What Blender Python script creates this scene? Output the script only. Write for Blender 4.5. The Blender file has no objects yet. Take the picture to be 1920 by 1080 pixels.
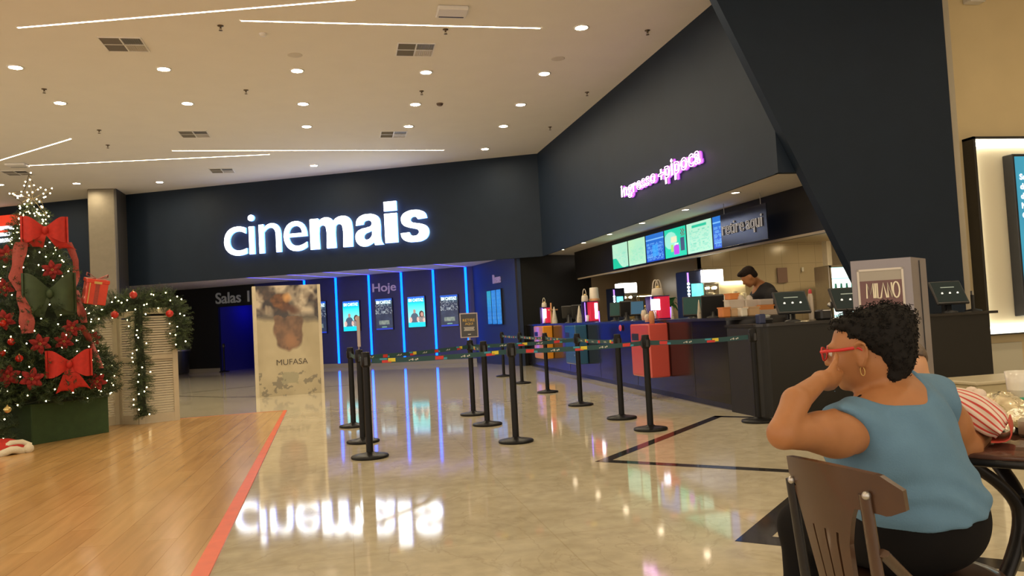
import bpy, math, random
import numpy as np
from mathutils import Vector, Matrix, Euler

SC = bpy.context.scene
COL = SC.collection
rnd = random.Random(7)
NR = np.random.RandomState(11)
PI = math.pi

# ------------------------------------------------------------------ camera
F, CZ = 1500.0, 1.2
def _nz(v): return v / np.linalg.norm(v)
_Z = _nz(np.array([-.054, 1, 64 / F]))
_Y = np.array([645 - 960, 540 - 621, F]); _Y = _nz(_Y - _Z * _Z.dot(_Y))
_X = np.cross(_Z, _Y)
if _X[0] < 0: _X = -_X
CM = np.array([_X, _Y, _Z])
cam = bpy.data.cameras.new('camera')
cam.lens = F / 1920 * 36; cam.sensor_width = 36; cam.clip_start = .05; cam.clip_end = 200
camo = bpy.data.objects.new('camera', cam); COL.objects.link(camo)
R3 = np.column_stack([CM @ [1, 0, 0], CM @ [0, 1, 0], -(CM @ [0, 0, 1])])
mw = Matrix([[*R3[i], [0, 0, CZ][i]] for i in range(3)] + [[0, 0, 0, 1]])
camo.matrix_world = mw
SC.camera = camo
SC.view_settings.view_transform = 'Standard'; SC.view_settings.look = 'None'
SC.view_settings.gamma = 1; SC.view_settings.use_curve_mapping = False
SC.view_settings.exposure = 0.0
w = bpy.data.worlds.new('world'); SC.world = w; w.use_nodes = True
w.node_tree.nodes['Background'].inputs[0].default_value = (1, .85, .7, 1)
w.node_tree.nodes['Background'].inputs[1].default_value = 1.6  # added warm fill through the open sides, brightens ceiling and fascia
DOWN_E = 420.0      # radiance of the round ceiling lamps
LINE_E = 22.0       # radiance of the long line lamps

# pixel of the photograph -> point of the room on a known plane
def ray(px, py): return CM @ np.array([px - 960, 540 - py, F])
_O = np.array([0, 0, CZ])
def at_z(px, py, z): r = ray(px, py); return _O + r * (z - CZ) / r[2]
def at_x(px, py, x): r = ray(px, py); return _O + r * x / r[0]
def at_y(px, py, y): r = ray(px, py); return _O + r * y / r[1]
def at_d(px, py, d): return _O + ray(px, py) / F * d
def at_p(px, py, A, n): r = ray(px, py); return _O + r * ((np.array(A) - _O).dot(n) / r.dot(n))

# ------------------------------------------------------------------ materials
MATS = {}
def lin(c):
    if isinstance(c, str):
        c = [int(c[i:i + 2], 16) / 255 for i in (0, 2, 4)]
        return tuple(x / 12.92 if x <= .04045 else ((x + .055) / 1.055) ** 2.4 for x in c)
    return tuple(c)
def mat(name, col, rough=.5, metal=0, emis=0, noise=0, nscale=8, bump=0, bscale=60, alpha=1, coat=0, trans=0, spec=.5, ecol=None, vcol=False, sss=0):
    if name in MATS: return MATS[name]
    m = bpy.data.materials.new(name); m.use_nodes = True
    nt = m.node_tree; b = nt.nodes['Principled BSDF']
    c = lin(col)
    b.inputs['Base Color'].default_value = (*c, 1)
    b.inputs['Roughness'].default_value = rough
    b.inputs['Metallic'].default_value = metal
    b.inputs['Specular IOR Level'].default_value = spec
    b.inputs['Coat Weight'].default_value = coat
    b.inputs['Coat Roughness'].default_value = .05
    b.inputs['Transmission Weight'].default_value = trans
    b.inputs['Alpha'].default_value = alpha
    if sss: b.inputs['Subsurface Weight'].default_value = sss; b.inputs['Subsurface Radius'].default_value = (.02, .008, .004)
    if emis:
        b.inputs['Emission Color'].default_value = (*(lin(ecol) if ecol else c), 1)
        b.inputs['Emission Strength'].default_value = emis
    src = None
    if vcol:
        a = nt.nodes.new('ShaderNodeVertexColor'); a.layer_name = 'col'; src = a.outputs['Color']
        nt.links.new(src, b.inputs['Base Color'])
        if emis: nt.links.new(src, b.inputs['Emission Color'])
    tc = nt.nodes.new('ShaderNodeTexCoord')
    if noise and not vcol:
        n = nt.nodes.new('ShaderNodeTexNoise'); n.inputs['Scale'].default_value = nscale; n.inputs['Detail'].default_value = 5
        nt.links.new(tc.outputs['Object'], n.inputs['Vector'])
        r = nt.nodes.new('ShaderNodeMapRange'); r.inputs['From Min'].default_value = .3; r.inputs['From Max'].default_value = .7
        r.inputs['To Min'].default_value = 1 - noise; r.inputs['To Max'].default_value = 1 + noise
        nt.links.new(n.outputs['Fac'], r.inputs['Value'])
        mx = nt.nodes.new('ShaderNodeVectorMath'); mx.operation = 'SCALE'; mx.inputs[0].default_value = c
        nt.links.new(r.outputs['Result'], mx.inputs['Scale']); nt.links.new(mx.outputs['Vector'], b.inputs['Base Color'])
    if bump:
        n2 = nt.nodes.new('ShaderNodeTexNoise'); n2.inputs['Scale'].default_value = bscale; n2.inputs['Detail'].default_value = 3
        nt.links.new(tc.outputs['Object'], n2.inputs['Vector'])
        bp = nt.nodes.new('ShaderNodeBump'); bp.inputs['Strength'].default_value = bump; bp.inputs['Distance'].default_value = .01
        nt.links.new(n2.outputs['Fac'], bp.inputs['Height']); nt.links.new(bp.outputs['Normal'], b.inputs['Normal'])
    m.diffuse_color = (*c, 1)
    MATS[name] = m; return m

# ------------------------------------------------------------------ mesh builder
def basis(z):
    z = _nz(np.array(z, float)); a = np.array([0, 0, 1.]) if abs(z[2]) < .9 else np.array([1., 0, 0])
    x = _nz(np.cross(a, z)); return x, np.cross(z, x), z
class MB:
    def __init__(s): s.v = []; s.f = []; s.mi = []; s.sm = []; s.n = 0; s.c = None
    def add(s, v, f, m=0, sm=False):
        v = np.asarray(v, float).reshape(-1, 3); s.v.append(v)
        for q in f: s.f.append([i + s.n for i in q]); s.mi.append(m); s.sm.append(sm)
        s.n += len(v); return s
    def box(s, c, d, rz=0, m=0, M=None, bev=0):
        x, y, z = np.array(d) / 2.
        if bev and min(x, y, z) > bev:
            b = bev; P = []
            for sx in (-1, 1):
                for sy in (-1, 1):
                    for sz in (-1, 1):
                        P += [(sx * (x - b), sy * (y - b), sz * z), (sx * (x - b), sy * y, sz * (z - b)), (sx * x, sy * (y - b), sz * (z - b))]
            def I(sx, sy, sz, k): return ((sx > 0) * 4 + (sy > 0) * 2 + (sz > 0)) * 3 + k
            Fc = []
            for sz in (-1, 1): Fc.append([I(-1, -1, sz, 0), I(1, -1, sz, 0), I(1, 1, sz, 0), I(-1, 1, sz, 0)])
            for sy in (-1, 1): Fc.append([I(-1, sy, -1, 1), I(1, sy, -1, 1), I(1, sy, 1, 1), I(-1, sy, 1, 1)])
            for sx in (-1, 1): Fc.append([I(sx, -1, -1, 2), I(sx, 1, -1, 2), I(sx, 1, 1, 2), I(sx, -1, 1, 2)])
            for a in (-1, 1):
                for b2 in (-1, 1):
                    Fc.append([I(-1, a, b2, 0), I(1, a, b2, 0), I(1, a, b2, 1), I(-1, a, b2, 1)])
                    Fc.append([I(a, -1, b2, 0), I(a, 1, b2, 0), I(a, 1, b2, 2), I(a, -1, b2, 2)])
                    Fc.append([I(a, b2, -1, 1), I(a, b2, 1, 1), I(a, b2, 1, 2), I(a, b2, -1, 2)])
                    for c2 in (-1, 1): Fc.append([I(a, b2, c2, 0), I(a, b2, c2, 1), I(a, b2, c2, 2)])
            V = np.array(P); 
            Fo = []
            for q in Fc:
                p = V[q]; n = np.cross(p[1] - p[0], p[2] - p[0])
                Fo.append(q if n.dot(p.mean(0)) > 0 else q[::-1])
            Fc = Fo
        else:
            V = np.array([(a * x, b * y, c2 * z) for a in (-1, 1) for b in (-1, 1) for c2 in (-1, 1)])
            Fc = [[0, 1, 3, 2], [4, 6, 7, 5], [0, 4, 5, 1], [2, 3, 7, 6], [0, 2, 6, 4], [1, 5, 7, 3]]
        if M is not None: V = V @ np.array(M).T
        elif rz: cs, sn = math.cos(rz), math.sin(rz); V = V @ np.array([[cs, sn, 0], [-sn, cs, 0], [0, 0, 1]])
        return s.add(V + np.array(c), Fc, m)
    def bb(s, x0, x1, y0, y1, z0, z1, m=0, bev=0): return s.box(((x0 + x1) / 2, (y0 + y1) / 2, (z0 + z1) / 2), (x1 - x0, y1 - y0, z1 - z0), 0, m, None, bev)
    def prism(s, pts, O, ux, uy, th, m=0):
        """2-d polygon pts in plane (O,ux,uy) extruded by th along ux x uy (centred backward)"""
        ux, uy = np.array(ux, float), np.array(uy, float); n = np.cross(ux, uy); n = n / np.linalg.norm(n); O = np.array(O, float)
        A = [O + ux * p[0] + uy * p[1] for p in pts]; k = len(A)
        V = A + [a - n * th for a in A]
        return s.add(V, [list(range(k)), list(range(2 * k - 1, k - 1, -1))] + [[i + k, (i + 1) % k + k, (i + 1) % k, i] for i in range(k)], m)
    def wall(s, a, b, z0, z1, th=.1, m=0):
        """vertical slab whose visible face runs from a to b; thickness goes to the left-hand back"""
        a = np.array([*a[:2], 0.]); b = np.array([*b[:2], 0.]); u = b - a; L = np.linalg.norm(u); u /= L
        return s.prism([(0, z0), (L, z0), (L, z1), (0, z1)], a, u, (0, 0, 1), th, m)
    def cyl(s, a, b, r0, r1=None, n=16, m=0, cap=True, sm=True):
        r1 = r0 if r1 is None else r1; a = np.array(a, float); b = np.array(b, float); x, y, z = basis(b - a)
        t = np.arange(n) * 2 * PI / n; ring = np.outer(np.cos(t), x) + np.outer(np.sin(t), y)
        V = np.vstack([a + ring * r0, b + ring * r1]); s.add(V, [[i, (i + 1) % n, (i + 1) % n + n, i + n] for i in range(n)], m, sm)
        if cap:
            s.add(a + ring * r0, [list(range(n))[::-1]], m); s.add(b + ring * r1, [list(range(n))], m)
        return s
    def lathe(s, prof, c=(0, 0, 0), n=24, m=0, axis=(0, 0, 1), sm=True):
        x, y, z = (np.array([1., 0, 0]), np.array([0, 1., 0]), np.array([0, 0, 1.])) if tuple(axis) == (0, 0, 1) else basis(axis)
        t = np.arange(n) * 2 * PI / n; ring = np.outer(np.cos(t), x) + np.outer(np.sin(t), y)
        V = np.vstack([np.array(c) + ring * max(r, 1e-4) + z * h for r, h in prof]); k = len(prof)
        return s.add(V, [[j * n + i, j * n + (i + 1) % n, (j + 1) * n + (i + 1) % n, (j + 1) * n + i] for j in range(k - 1) for i in range(n)], m, sm)
    def sph(s, c, r, n=10, m=0, M=None):
        r = np.array([r, r, r] if np.isscalar(r) else r); V = []; 
        for j in range(n + 1):
            a = PI * j / n
            for i in range(2 * n): b = PI * i / n; V.append((math.sin(a) * math.cos(b), math.sin(a) * math.sin(b), -math.cos(a)))
        V = np.array(V) * r
        if M is not None: V = V @ np.array(M).T
        N = 2 * n
        return s.add(V + np.array(c), [[j * N + i, j * N + (i + 1) % N, (j + 1) * N + (i + 1) % N, (j + 1) * N + i] for j in range(n) for i in range(N)], m, True)
    def tube(s, P, r, n=8, m=0, closed=False, flat=None):
        P = np.array(P, float); k = len(P); r = np.full(k, r) if np.isscalar(r) else np.array(r, float)
        T = np.gradient(P, axis=0) if not closed else np.roll(P, -1, 0) - np.roll(P, 1, 0)
        T /= np.linalg.norm(T, axis=1)[:, None] + 1e-12
        x, y, _ = basis(T[0]); V = []
        if flat is not None: x = np.array(flat[2] if len(flat) > 2 else x, float)
        for i in range(k):
            x = x - T[i] * x.dot(T[i]); x /= np.linalg.norm(x) + 1e-12; y = np.cross(T[i], x)
            t = np.arange(n) * 2 * PI / n
            fx, fy = (flat[0], flat[1]) if flat is not None else (1, 1)
            V.append(P[i] + r[i] * (fx * np.outer(np.cos(t), x) + fy * np.outer(np.sin(t), y)))
        K = k if closed else k - 1
        Fs = [[j * n + i, j * n + (i + 1) % n, ((j + 1) % k) * n + (i + 1) % n, ((j + 1) % k) * n + i] for j in range(K) for i in range(n)]
        s.add(np.vstack(V), Fs, m, True)
        if not closed: s.add(V[0], [list(range(n))[::-1]], m); s.add(V[-1], [list(range(n))], m)
        return s
    def grid(s, Pf, nu, nv, m=0, th=0, sm=True):
        """surface Pf(u,v) u,v in 0..1; th gives thickness"""
        U = [[np.array(Pf(i / nu, j / nv), float) for j in range(nv + 1)] for i in range(nu + 1)]
        V = np.array([p for r_ in U for p in r_]); q = [[i * (nv + 1) + j, (i + 1) * (nv + 1) + j, (i + 1) * (nv + 1) + j + 1, i * (nv + 1) + j + 1] for i in range(nu) for j in range(nv)]
        if not th: return s.add(V, q, m, sm)
        A = V.reshape(nu + 1, nv + 1, 3); du = np.gradient(A, axis=0); dv = np.gradient(A, axis=1); N = np.cross(du, dv); N /= np.linalg.norm(N, axis=2)[..., None] + 1e-9
        B = (A - N * th).reshape(-1, 3); n0 = len(V); e = []
        idx = lambda i, j: i * (nv + 1) + j
        for i in range(nu): e += [[idx(i, 0), idx(i + 1, 0)], [idx(i + 1, nv), idx(i, nv)]]
        for j in range(nv): e += [[idx(0, j + 1), idx(0, j)], [idx(nu, j), idx(nu, j + 1)]]
        s.add(np.vstack([V, B]), q + [[a + n0 for a in f[::-1]] for f in q], m, sm)
        s.add(np.vstack([V, B]), [[b, a, a + n0, b + n0] for a, b in e], m, False)
        return s
    def build(s, name, mats, parent=None, world=False, loc=None):
        V = np.vstack(s.v) if s.v else np.zeros((0, 3))
        if parent is not None and world: V = V - np.array(WL.get(parent.name, (0, 0, 0)))
        o_loc = (0, 0, 0)
        if parent is None and len(V):
            o_loc = loc if loc is not None else ((V[:, 0].min() + V[:, 0].max()) / 2, (V[:, 1].min() + V[:, 1].max()) / 2, V[:, 2].min())
            V = V - np.array(o_loc)
        me = bpy.data.meshes.new(name); me.from_pydata(V.tolist(), [], s.f)
        if not isinstance(mats, (list, tuple)): mats = [mats]
        for m in mats: me.materials.append(m)
        me.polygons.foreach_set('material_index', s.mi); me.polygons.foreach_set('use_smooth', s.sm)
        if s.c is not None:
            ca = me.color_attributes.new('col', 'FLOAT_COLOR', 'POINT')
            ca.data.foreach_set('color', np.hstack([s.c, np.ones((len(s.c), 1))]).ravel())
        me.update()
        o = bpy.data.objects.new(name, me); COL.objects.link(o); o.location = o_loc
        if parent is not None: o.parent = parent; WL[o.name] = WL.get(parent.name, (0, 0, 0))
        else: WL[o.name] = o_loc
        return o
WL = {}
def tag(o, label=None, cat=None, group=None, kind=None):
    if label: o['label'] = label
    if cat: o['category'] = cat
    if group: o['group'] = group
    if kind: o['kind'] = kind
    return o
def thing(name, label, cat, loc=(0, 0, 0), rz=0, group=None):
    o = bpy.data.objects.new(name, None); COL.objects.link(o); o.location = tuple(float(x) for x in loc); o.rotation_euler = (0, 0, rz)
    o.empty_display_size = .1
    WL[o.name] = tuple(float(x) for x in loc); return tag(o, label, cat, group)
def struct(o): o['kind'] = 'structure'; return o
def dup(o, loc, rz=None, label=None, group=None, scale=None):
    def cp(a, par):
        c = a.copy(); COL.objects.link(c)
        if par is not None: c.parent = par
        for ch in KIDS.get(a.name, []): cp(ch, c)
        return c
    KIDS = {}
    for x in bpy.data.objects:
        if x.parent: KIDS.setdefault(x.parent.name, []).append(x)
    c = cp(o, None); c.location = tuple(float(x) for x in loc)
    if rz is not None: c.rotation_euler = (0, 0, rz)
    if label: c['label'] = label
    if group: c['group'] = group
    if scale: c.scale = scale
    return c

# ------------------------------------------------------------------ lettering
def glyphs(txt, offset=0, extrude=0, bevel=0, outline=False, res=6, space=1.0, shear=0):
    cu = bpy.data.curves.new('t', 'FONT'); cu.body = txt; cu.offset = offset; cu.extrude = extrude; cu.bevel_depth = bevel
    cu.bevel_resolution = 2; cu.resolution_u = res; cu.space_character = space; cu.shear = shear
    if outline: cu.fill_mode = 'NONE'
    ob = bpy.data.objects.new('t', cu); COL.objects.link(ob)
    dg = bpy.context.evaluated_depsgraph_get(); dg.update()
    me = bpy.data.meshes.new_from_object(ob.evaluated_get(dg))
    n = len(me.vertices); V = np.zeros(n * 3); me.vertices.foreach_get('co', V); V = V.reshape(-1, 3)
    Fs = [list(p.vertices) for p in me.polygons]
    bpy.data.objects.remove(ob); bpy.data.curves.remove(cu); bpy.data.meshes.remove(me)
    return V, Fs
def put_text(mb, txt, O, ux, uy, w=None, h=None, depth=.02, m=0, fit=None, **k):
    """text box lower-left O, ux/uy unit directions, width w and/or height h; depth = extrusion toward the viewer"""
    V, Fs = glyphs(txt, extrude=1.0, **k) if not k.get('outline') else glyphs(txt, **k)
    x0, y0 = V[:, 0].min(), V[:, 1].min(); W, H = np.ptp(V[:, 0]), np.ptp(V[:, 1])
    sx = w / W if w else h / H; sy = h / H if h else sx
    ux = np.array(ux, float); uy = np.array(uy, float); n = np.cross(ux, uy); n /= np.linalg.norm(n)
    if k.get('outline'): zz = V[:, 2] * sy + depth
    else: zz = (V[:, 2] > 0) * depth
    P = np.array(O) + np.outer((V[:, 0] - x0) * sx, ux) + np.outer((V[:, 1] - y0) * sy, uy) + np.outer(zz, n)
    return mb.add(P, Fs, m, False)
def picture(name, parent, O, ux, uy, w, h, fn, nx=40, ny=40, emis=0, rough=.3, world=True, mname=None):
    """flat printed or lit picture: colour fn(u,v) -> (r,g,b) per grid point"""
    mb = MB(); ux = np.array(ux, float); uy = np.array(uy, float); O = np.array(O, float)
    V = []; Cc = []
    for j in range(ny + 1):
        for i in range(nx + 1):
            u, v = i / nx, j / ny; V.append(O + ux * w * u + uy * h * v); Cc.append(fn(u, v))
    mb.add(V, [[j * (nx + 1) + i, j * (nx + 1) + i + 1, (j + 1) * (nx + 1) + i + 1, (j + 1) * (nx + 1) + i] for j in range(ny) for i in range(nx)])
    mb.c = np.array(Cc, float)
    return mb.build(name, mat(mname or ('picture_%g_%g' % (emis, rough)), (1, 1, 1), rough=rough, emis=emis, vcol=True), parent, world=world)
def flat_shape(mb, splines, O, ux, uy, w, h, depth, m=0):
    """filled outline(s) in a unit box, smooth where a point has no third value; extruded toward the viewer"""
    cu = bpy.data.curves.new('t', 'CURVE'); cu.dimensions = '2D'; cu.fill_mode = 'BOTH'; cu.extrude = 1; cu.resolution_u = 5
    for sp in splines:
        b = cu.splines.new('BEZIER'); b.bezier_points.add(len(sp) - 1); b.use_cyclic_u = True
        for q, p in zip(b.bezier_points, sp):
            q.co = (p[0], p[1], 0); k = 'VECTOR' if len(p) > 2 else 'AUTO'; q.handle_left_type = k; q.handle_right_type = k
    ob = bpy.data.objects.new('t', cu); COL.objects.link(ob); dg = bpy.context.evaluated_depsgraph_get(); dg.update()
    me = bpy.data.meshes.new_from_object(ob.evaluated_get(dg)); n = len(me.vertices); V = np.zeros(n * 3); me.vertices.foreach_get('co', V); V = V.reshape(-1, 3); Fs = [list(p.vertices) for p in me.polygons]
    bpy.data.objects.remove(ob); bpy.data.curves.remove(cu); bpy.data.meshes.remove(me)
    ux = np.array(ux, float); uy = np.array(uy, float); nn_ = _nz(np.cross(ux, uy))
    return mb.add(np.array(O) + np.outer(V[:, 0] * w, ux) + np.outer(V[:, 1] * h, uy) + np.outer((V[:, 2] > 0) * depth, nn_), Fs, m)
def hashn(x, y, s=0):
    v = math.sin(x * 127.1 + y * 311.7 + s * 74.7) * 43758.5453; return v - math.floor(v)
def vnoise(x, y, s=0):
    xi, yi = math.floor(x), math.floor(y); fx, fy = x - xi, y - yi; fx = fx * fx * (3 - 2 * fx); fy = fy * fy * (3 - 2 * fy)
    return (hashn(xi, yi, s) * (1 - fx) + hashn(xi + 1, yi, s) * fx) * (1 - fy) + (hashn(xi, yi + 1, s) * (1 - fx) + hashn(xi + 1, yi + 1, s) * fx) * fy
def fbm(x, y, s=0): return .5 * vnoise(x, y, s) + .3 * vnoise(2 * x, 2 * y, s + 1) + .2 * vnoise(4 * x, 4 * y, s + 2)
def mixc(a, b, t): t = max(0, min(1, t)); return tuple(x * (1 - t) + y * t for x, y in zip(a, b))

# ------------------------------------------------------------------ surface materials
def marble():
    m = bpy.data.materials.new('polished_marble'); m.use_nodes = True; nt = m.node_tree; N = nt.nodes; L = nt.links; b = N['Principled BSDF']
    g = N.new('ShaderNodeNewGeometry')
    n1 = N.new('ShaderNodeTexNoise'); n1.inputs['Scale'].default_value = 1.6; n1.inputs['Detail'].default_value = 8; n1.inputs['Distortion'].default_value = 1.0
    n2 = N.new('ShaderNodeTexNoise'); n2.inputs['Scale'].default_value = 9; n2.inputs['Detail'].default_value = 6
    v = N.new('ShaderNodeTexNoise'); v.inputs['Scale'].default_value = 1.1; v.inputs['Detail'].default_value = 6; v.inputs['Distortion'].default_value = 2.2
    for x in (n1, n2, v): L.new(g.outputs['Position'], x.inputs['Vector'])
    r1 = N.new('ShaderNodeValToRGB'); r1.color_ramp.elements[0].color = (.54, .485, .35, 1); r1.color_ramp.elements[1].color = (.64, .585, .44, 1)
    r1.color_ramp.elements[0].position = .3; r1.color_ramp.elements[1].position = .7
    L.new(n1.outputs['Fac'], r1.inputs['Fac'])
    # thin veins where the noise crosses one value
    a = N.new('ShaderNodeMath'); a.operation = 'SUBTRACT'; a.inputs[1].default_value = .5; L.new(v.outputs['Fac'], a.inputs[0])
    ab = N.new('ShaderNodeMath'); ab.operation = 'ABSOLUTE'; L.new(a.outputs[0], ab.inputs[0])
    mr = N.new('ShaderNodeMapRange'); mr.inputs['From Min'].default_value = 0; mr.inputs['From Max'].default_value = .012; mr.inputs['To Min'].default_value = .35; mr.inputs['To Max'].default_value = 0
    L.new(ab.outputs[0], mr.inputs['Value'])
    vm = N.new('ShaderNodeMath'); vm.operation = 'MULTIPLY'; L.new(mr.outputs['Result'], vm.inputs[0]); L.new(n2.outputs['Fac'], vm.inputs[1])
    mx = N.new('ShaderNodeMixRGB'); mx.inputs['Color2'].default_value = (.2, .15, .09, 1); L.new(vm.outputs[0], mx.inputs['Fac']); L.new(r1.outputs['Color'], mx.inputs['Color1'])
    # speckle and slab joints
    r2 = N.new('ShaderNodeMapRange'); r2.inputs['From Min'].default_value = .3; r2.inputs['From Max'].default_value = .7; r2.inputs['To Min'].default_value = .88; r2.inputs['To Max'].default_value = 1.08
    L.new(n2.outputs['Fac'], r2.inputs['Value'])
    m2 = N.new('ShaderNodeMixRGB'); m2.blend_type = 'MULTIPLY'; m2.inputs['Fac'].default_value = 1; L.new(mx.outputs['Color'], m2.inputs['Color1']); L.new(r2.outputs['Result'], m2.inputs['Color2'])
    br = N.new('ShaderNodeTexBrick'); br.offset = 0; br.inputs['Scale'].default_value = 1; br.inputs['Brick Width'].default_value = 1.1; br.inputs['Row Height'].default_value = 1.1
    br.inputs['Mortar Size'].default_value = .004; br.inputs['Color1'].default_value = (1, 1, 1, 1); br.inputs['Color2'].default_value = (.975, .97, .965, 1); br.inputs['Mortar'].default_value = (.88, .86, .82, 1)
    L.new(g.outputs['Position'], br.inputs['Vector'])
    m3 = N.new('ShaderNodeMixRGB'); m3.blend_type = 'MULTIPLY'; m3.inputs['Fac'].default_value = 1; L.new(m2.outputs['Color'], m3.inputs['Color1']); L.new(br.outputs['Color'], m3.inputs['Color2'])
    L.new(m3.outputs['Color'], b.inputs['Base Color'])
    b.inputs['Roughness'].default_value = .06; b.inputs['Specular IOR Level'].default_value = .75
    return m
def woodfloor():
    m = bpy.data.materials.new('wood_plank_floor'); m.use_nodes = True; nt = m.node_tree; N = nt.nodes; L = nt.links; b = N['Principled BSDF']
    g = N.new('ShaderNodeNewGeometry'); mp = N.new('ShaderNodeMapping'); mp.inputs['Rotation'].default_value = (0, 0, PI / 2 + .02); L.new(g.outputs['Position'], mp.inputs['Vector'])
    br = N.new('ShaderNodeTexBrick'); br.offset = .37; br.inputs['Scale'].default_value = 1; br.inputs['Brick Width'].default_value = 1.3; br.inputs['Row Height'].default_value = .19
    br.inputs['Mortar Size'].default_value = .0025; br.inputs['Color1'].default_value = (.56, .34, .13, 1); br.inputs['Color2'].default_value = (.50, .29, .105, 1); br.inputs['Mortar'].default_value = (.36, .2, .07, 1)
    L.new(mp.outputs['Vector'], br.inputs['Vector'])
    mp2 = N.new('ShaderNodeMapping'); mp2.inputs['Scale'].default_value = (9, .8, 1); L.new(g.outputs['Position'], mp2.inputs['Vector'])
    n = N.new('ShaderNodeTexNoise'); n.inputs['Scale'].default_value = 1.5; n.inputs['Detail'].default_value = 8; n.inputs['Distortion'].default_value = .6; L.new(mp2.outputs['Vector'], n.inputs['Vector'])
    r = N.new('ShaderNodeMapRange'); r.inputs['From Min'].default_value = .3; r.inputs['From Max'].default_value = .7; r.inputs['To Min'].default_value = .85; r.inputs['To Max'].default_value = 1.12; L.new(n.outputs['Fac'], r.inputs['Value'])
    mx = N.new('ShaderNodeMixRGB'); mx.blend_type = 'MULTIPLY'; mx.inputs['Fac'].default_value = 1; L.new(br.outputs['Color'], mx.inputs['Color1']); L.new(r.outputs['Result'], mx.inputs['Color2'])
    L.new(mx.outputs['Color'], b.inputs['Base Color']); b.inputs['Roughness'].default_value = .22
    return m
def tilewall():
    m = bpy.data.materials.new('cream_wall_tiles'); m.use_nodes = True; nt = m.node_tree; N = nt.nodes; L = nt.links; b = N['Principled BSDF']
    g = N.new('ShaderNodeNewGeometry'); sp = N.new('ShaderNodeSeparateXYZ'); cb = N.new('ShaderNodeCombineXYZ'); ad = N.new('ShaderNodeMath'); ad.operation = 'ADD'
    L.new(g.outputs['Position'], sp.inputs[0]); L.new(sp.outputs['X'], ad.inputs[0]); L.new(sp.outputs['Y'], ad.inputs[1]); L.new(ad.outputs[0], cb.inputs['X']); L.new(sp.outputs['Z'], cb.inputs['Y'])
    br = N.new('ShaderNodeTexBrick'); br.offset = 0; br.inputs['Scale'].default_value = 1; br.inputs['Brick Width'].default_value = .45; br.inputs['Row Height'].default_value = .45
    br.inputs['Mortar Size'].default_value = .006; br.inputs['Color1'].default_value = (.58, .5, .36, 1); br.inputs['Color2'].default_value = (.55, .47, .34, 1); br.inputs['Mortar'].default_value = (.42, .36, .26, 1)
    L.new(cb.outputs[0], br.inputs['Vector']); L.new(br.outputs['Color'], b.inputs['Base Color']); b.inputs['Roughness'].default_value = .18
    return m

NAVY = mat('navy_wall_paint', (.011, .020, .036), rough=.6, noise=.06, nscale=3, spec=.22)
BLACK = mat('black_laminate', (.012, .011, .012), rough=.22, noise=.1)
CEILM = mat('ceiling_paint', (.78, .74, .67), rough=.8, noise=.015, nscale=2)
SOFF = mat('soffit_paint', (.82, .77, .70), rough=.7, noise=.02)
CREAM = mat('cream_wall_paint', (.66, .53, .3), rough=.7, noise=.03, nscale=2)
TAN = mat('taupe_wall_paint', (.42, .37, .28), rough=.65, noise=.03)
DARKW = mat('charcoal_wall_paint', (.011, .011, .0105), rough=.6, noise=.08)
BLUEW = mat('blue_wall_panel', (.022, .03, .2), rough=.4, noise=.05)
ALU = mat('brushed_aluminium', (.5, .49, .47), rough=.35, metal=.9, noise=.05, nscale=20)
STEELCLAD = mat('column_cladding', (.22, .19, .135), rough=.42, metal=.5, noise=.05)
WHITEP = mat('white_plastic', (.75, .73, .7), rough=.4)
DARKP = mat('black_plastic', (.02, .02, .021), rough=.35, noise=.1)
INLAY = mat('black_granite', (.03, .027, .025), rough=.08, noise=.3, nscale=30)

# ------------------------------------------------------------------ setting
CH = 5.7
A_ = np.array([5.30, 20.76]); FD = _nz(np.array([-11.59, 5.28])); B_ = A_ + FD * 19     # back fascia line
E_ = np.array([5.52, 9.2])
MB().bb(-16, 14, -9, 36, -.1, 0).build('floor', marble()); bpy.data.objects['floor']['kind'] = 'structure'
struct(MB().bb(-16, 14, -9, 33, CH, CH + .1).build('ceiling', CEILM))
fz = 2.92
mb = MB(); mb.wall((-6.7, A_[1] + FD[1] * 12.0 / -FD[0]), A_, fz, CH, .12)
struct(mb.build('wall_back', NAVY))
mb = MB(); q = A_ + FD * 13.1; mb.wall(A_ + FD * 19, q, 0, CH, .12); struct(mb.build('wall_back_left', NAVY))
mb = MB(); mb.wall(E_, A_, fz, CH, -.04); mb.bb(5.50, 5.82, 9.20, 9.30, fz, 3.55); struct(mb.build('wall_right', NAVY))
# slanted wing wall in front of the concession
WY = 9.2
mb = MB(); sl = [at_y(1330, 0, WY), at_y(1597, 533, WY)]; dx = (sl[1][0] - sl[0][0]) / (sl[0][2] - sl[1][2])
xt = sl[0][0] - dx * (CH - sl[0][2]); xb = sl[1][0] + dx * sl[1][2]
mb.prism([(xt, CH), (xb, 0), (8.0, 0), (8.0, CH)], (0, WY, 0), (1, 0, 0), (0, 0, 1), -.14); struct(mb.build('wall_wing', NAVY))
# soffit over poster wall and concession, menu bulkhead
P0 = np.array([4.02, 24.75]); PD = _nz(np.array([-4.03, 2.58]))   # poster wall line
P1 = P0 + PD * 14
mb = MB(); sz = 3.02
corner = np.array([4.66, 21.15]); mA = at_z(1077, 478, 2.95)[:2]; mB_ = np.array([6.95, 9.4])
mb.prism([(-9.9, 27.85), tuple(A_ + .08), (5.60, 9.25), (7.3, 9.25), (7.3, 24), (4.1, 25.4), (-9, 35), (-12, 31)], (0, 0, sz + .06), (1, 0, 0), (0, 1, 0), .06)
struct(mb.build('ceiling_soffit', SOFF))
mb = MB(); mb.wall(P1, P0, 0, 3.05, .1)
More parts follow.
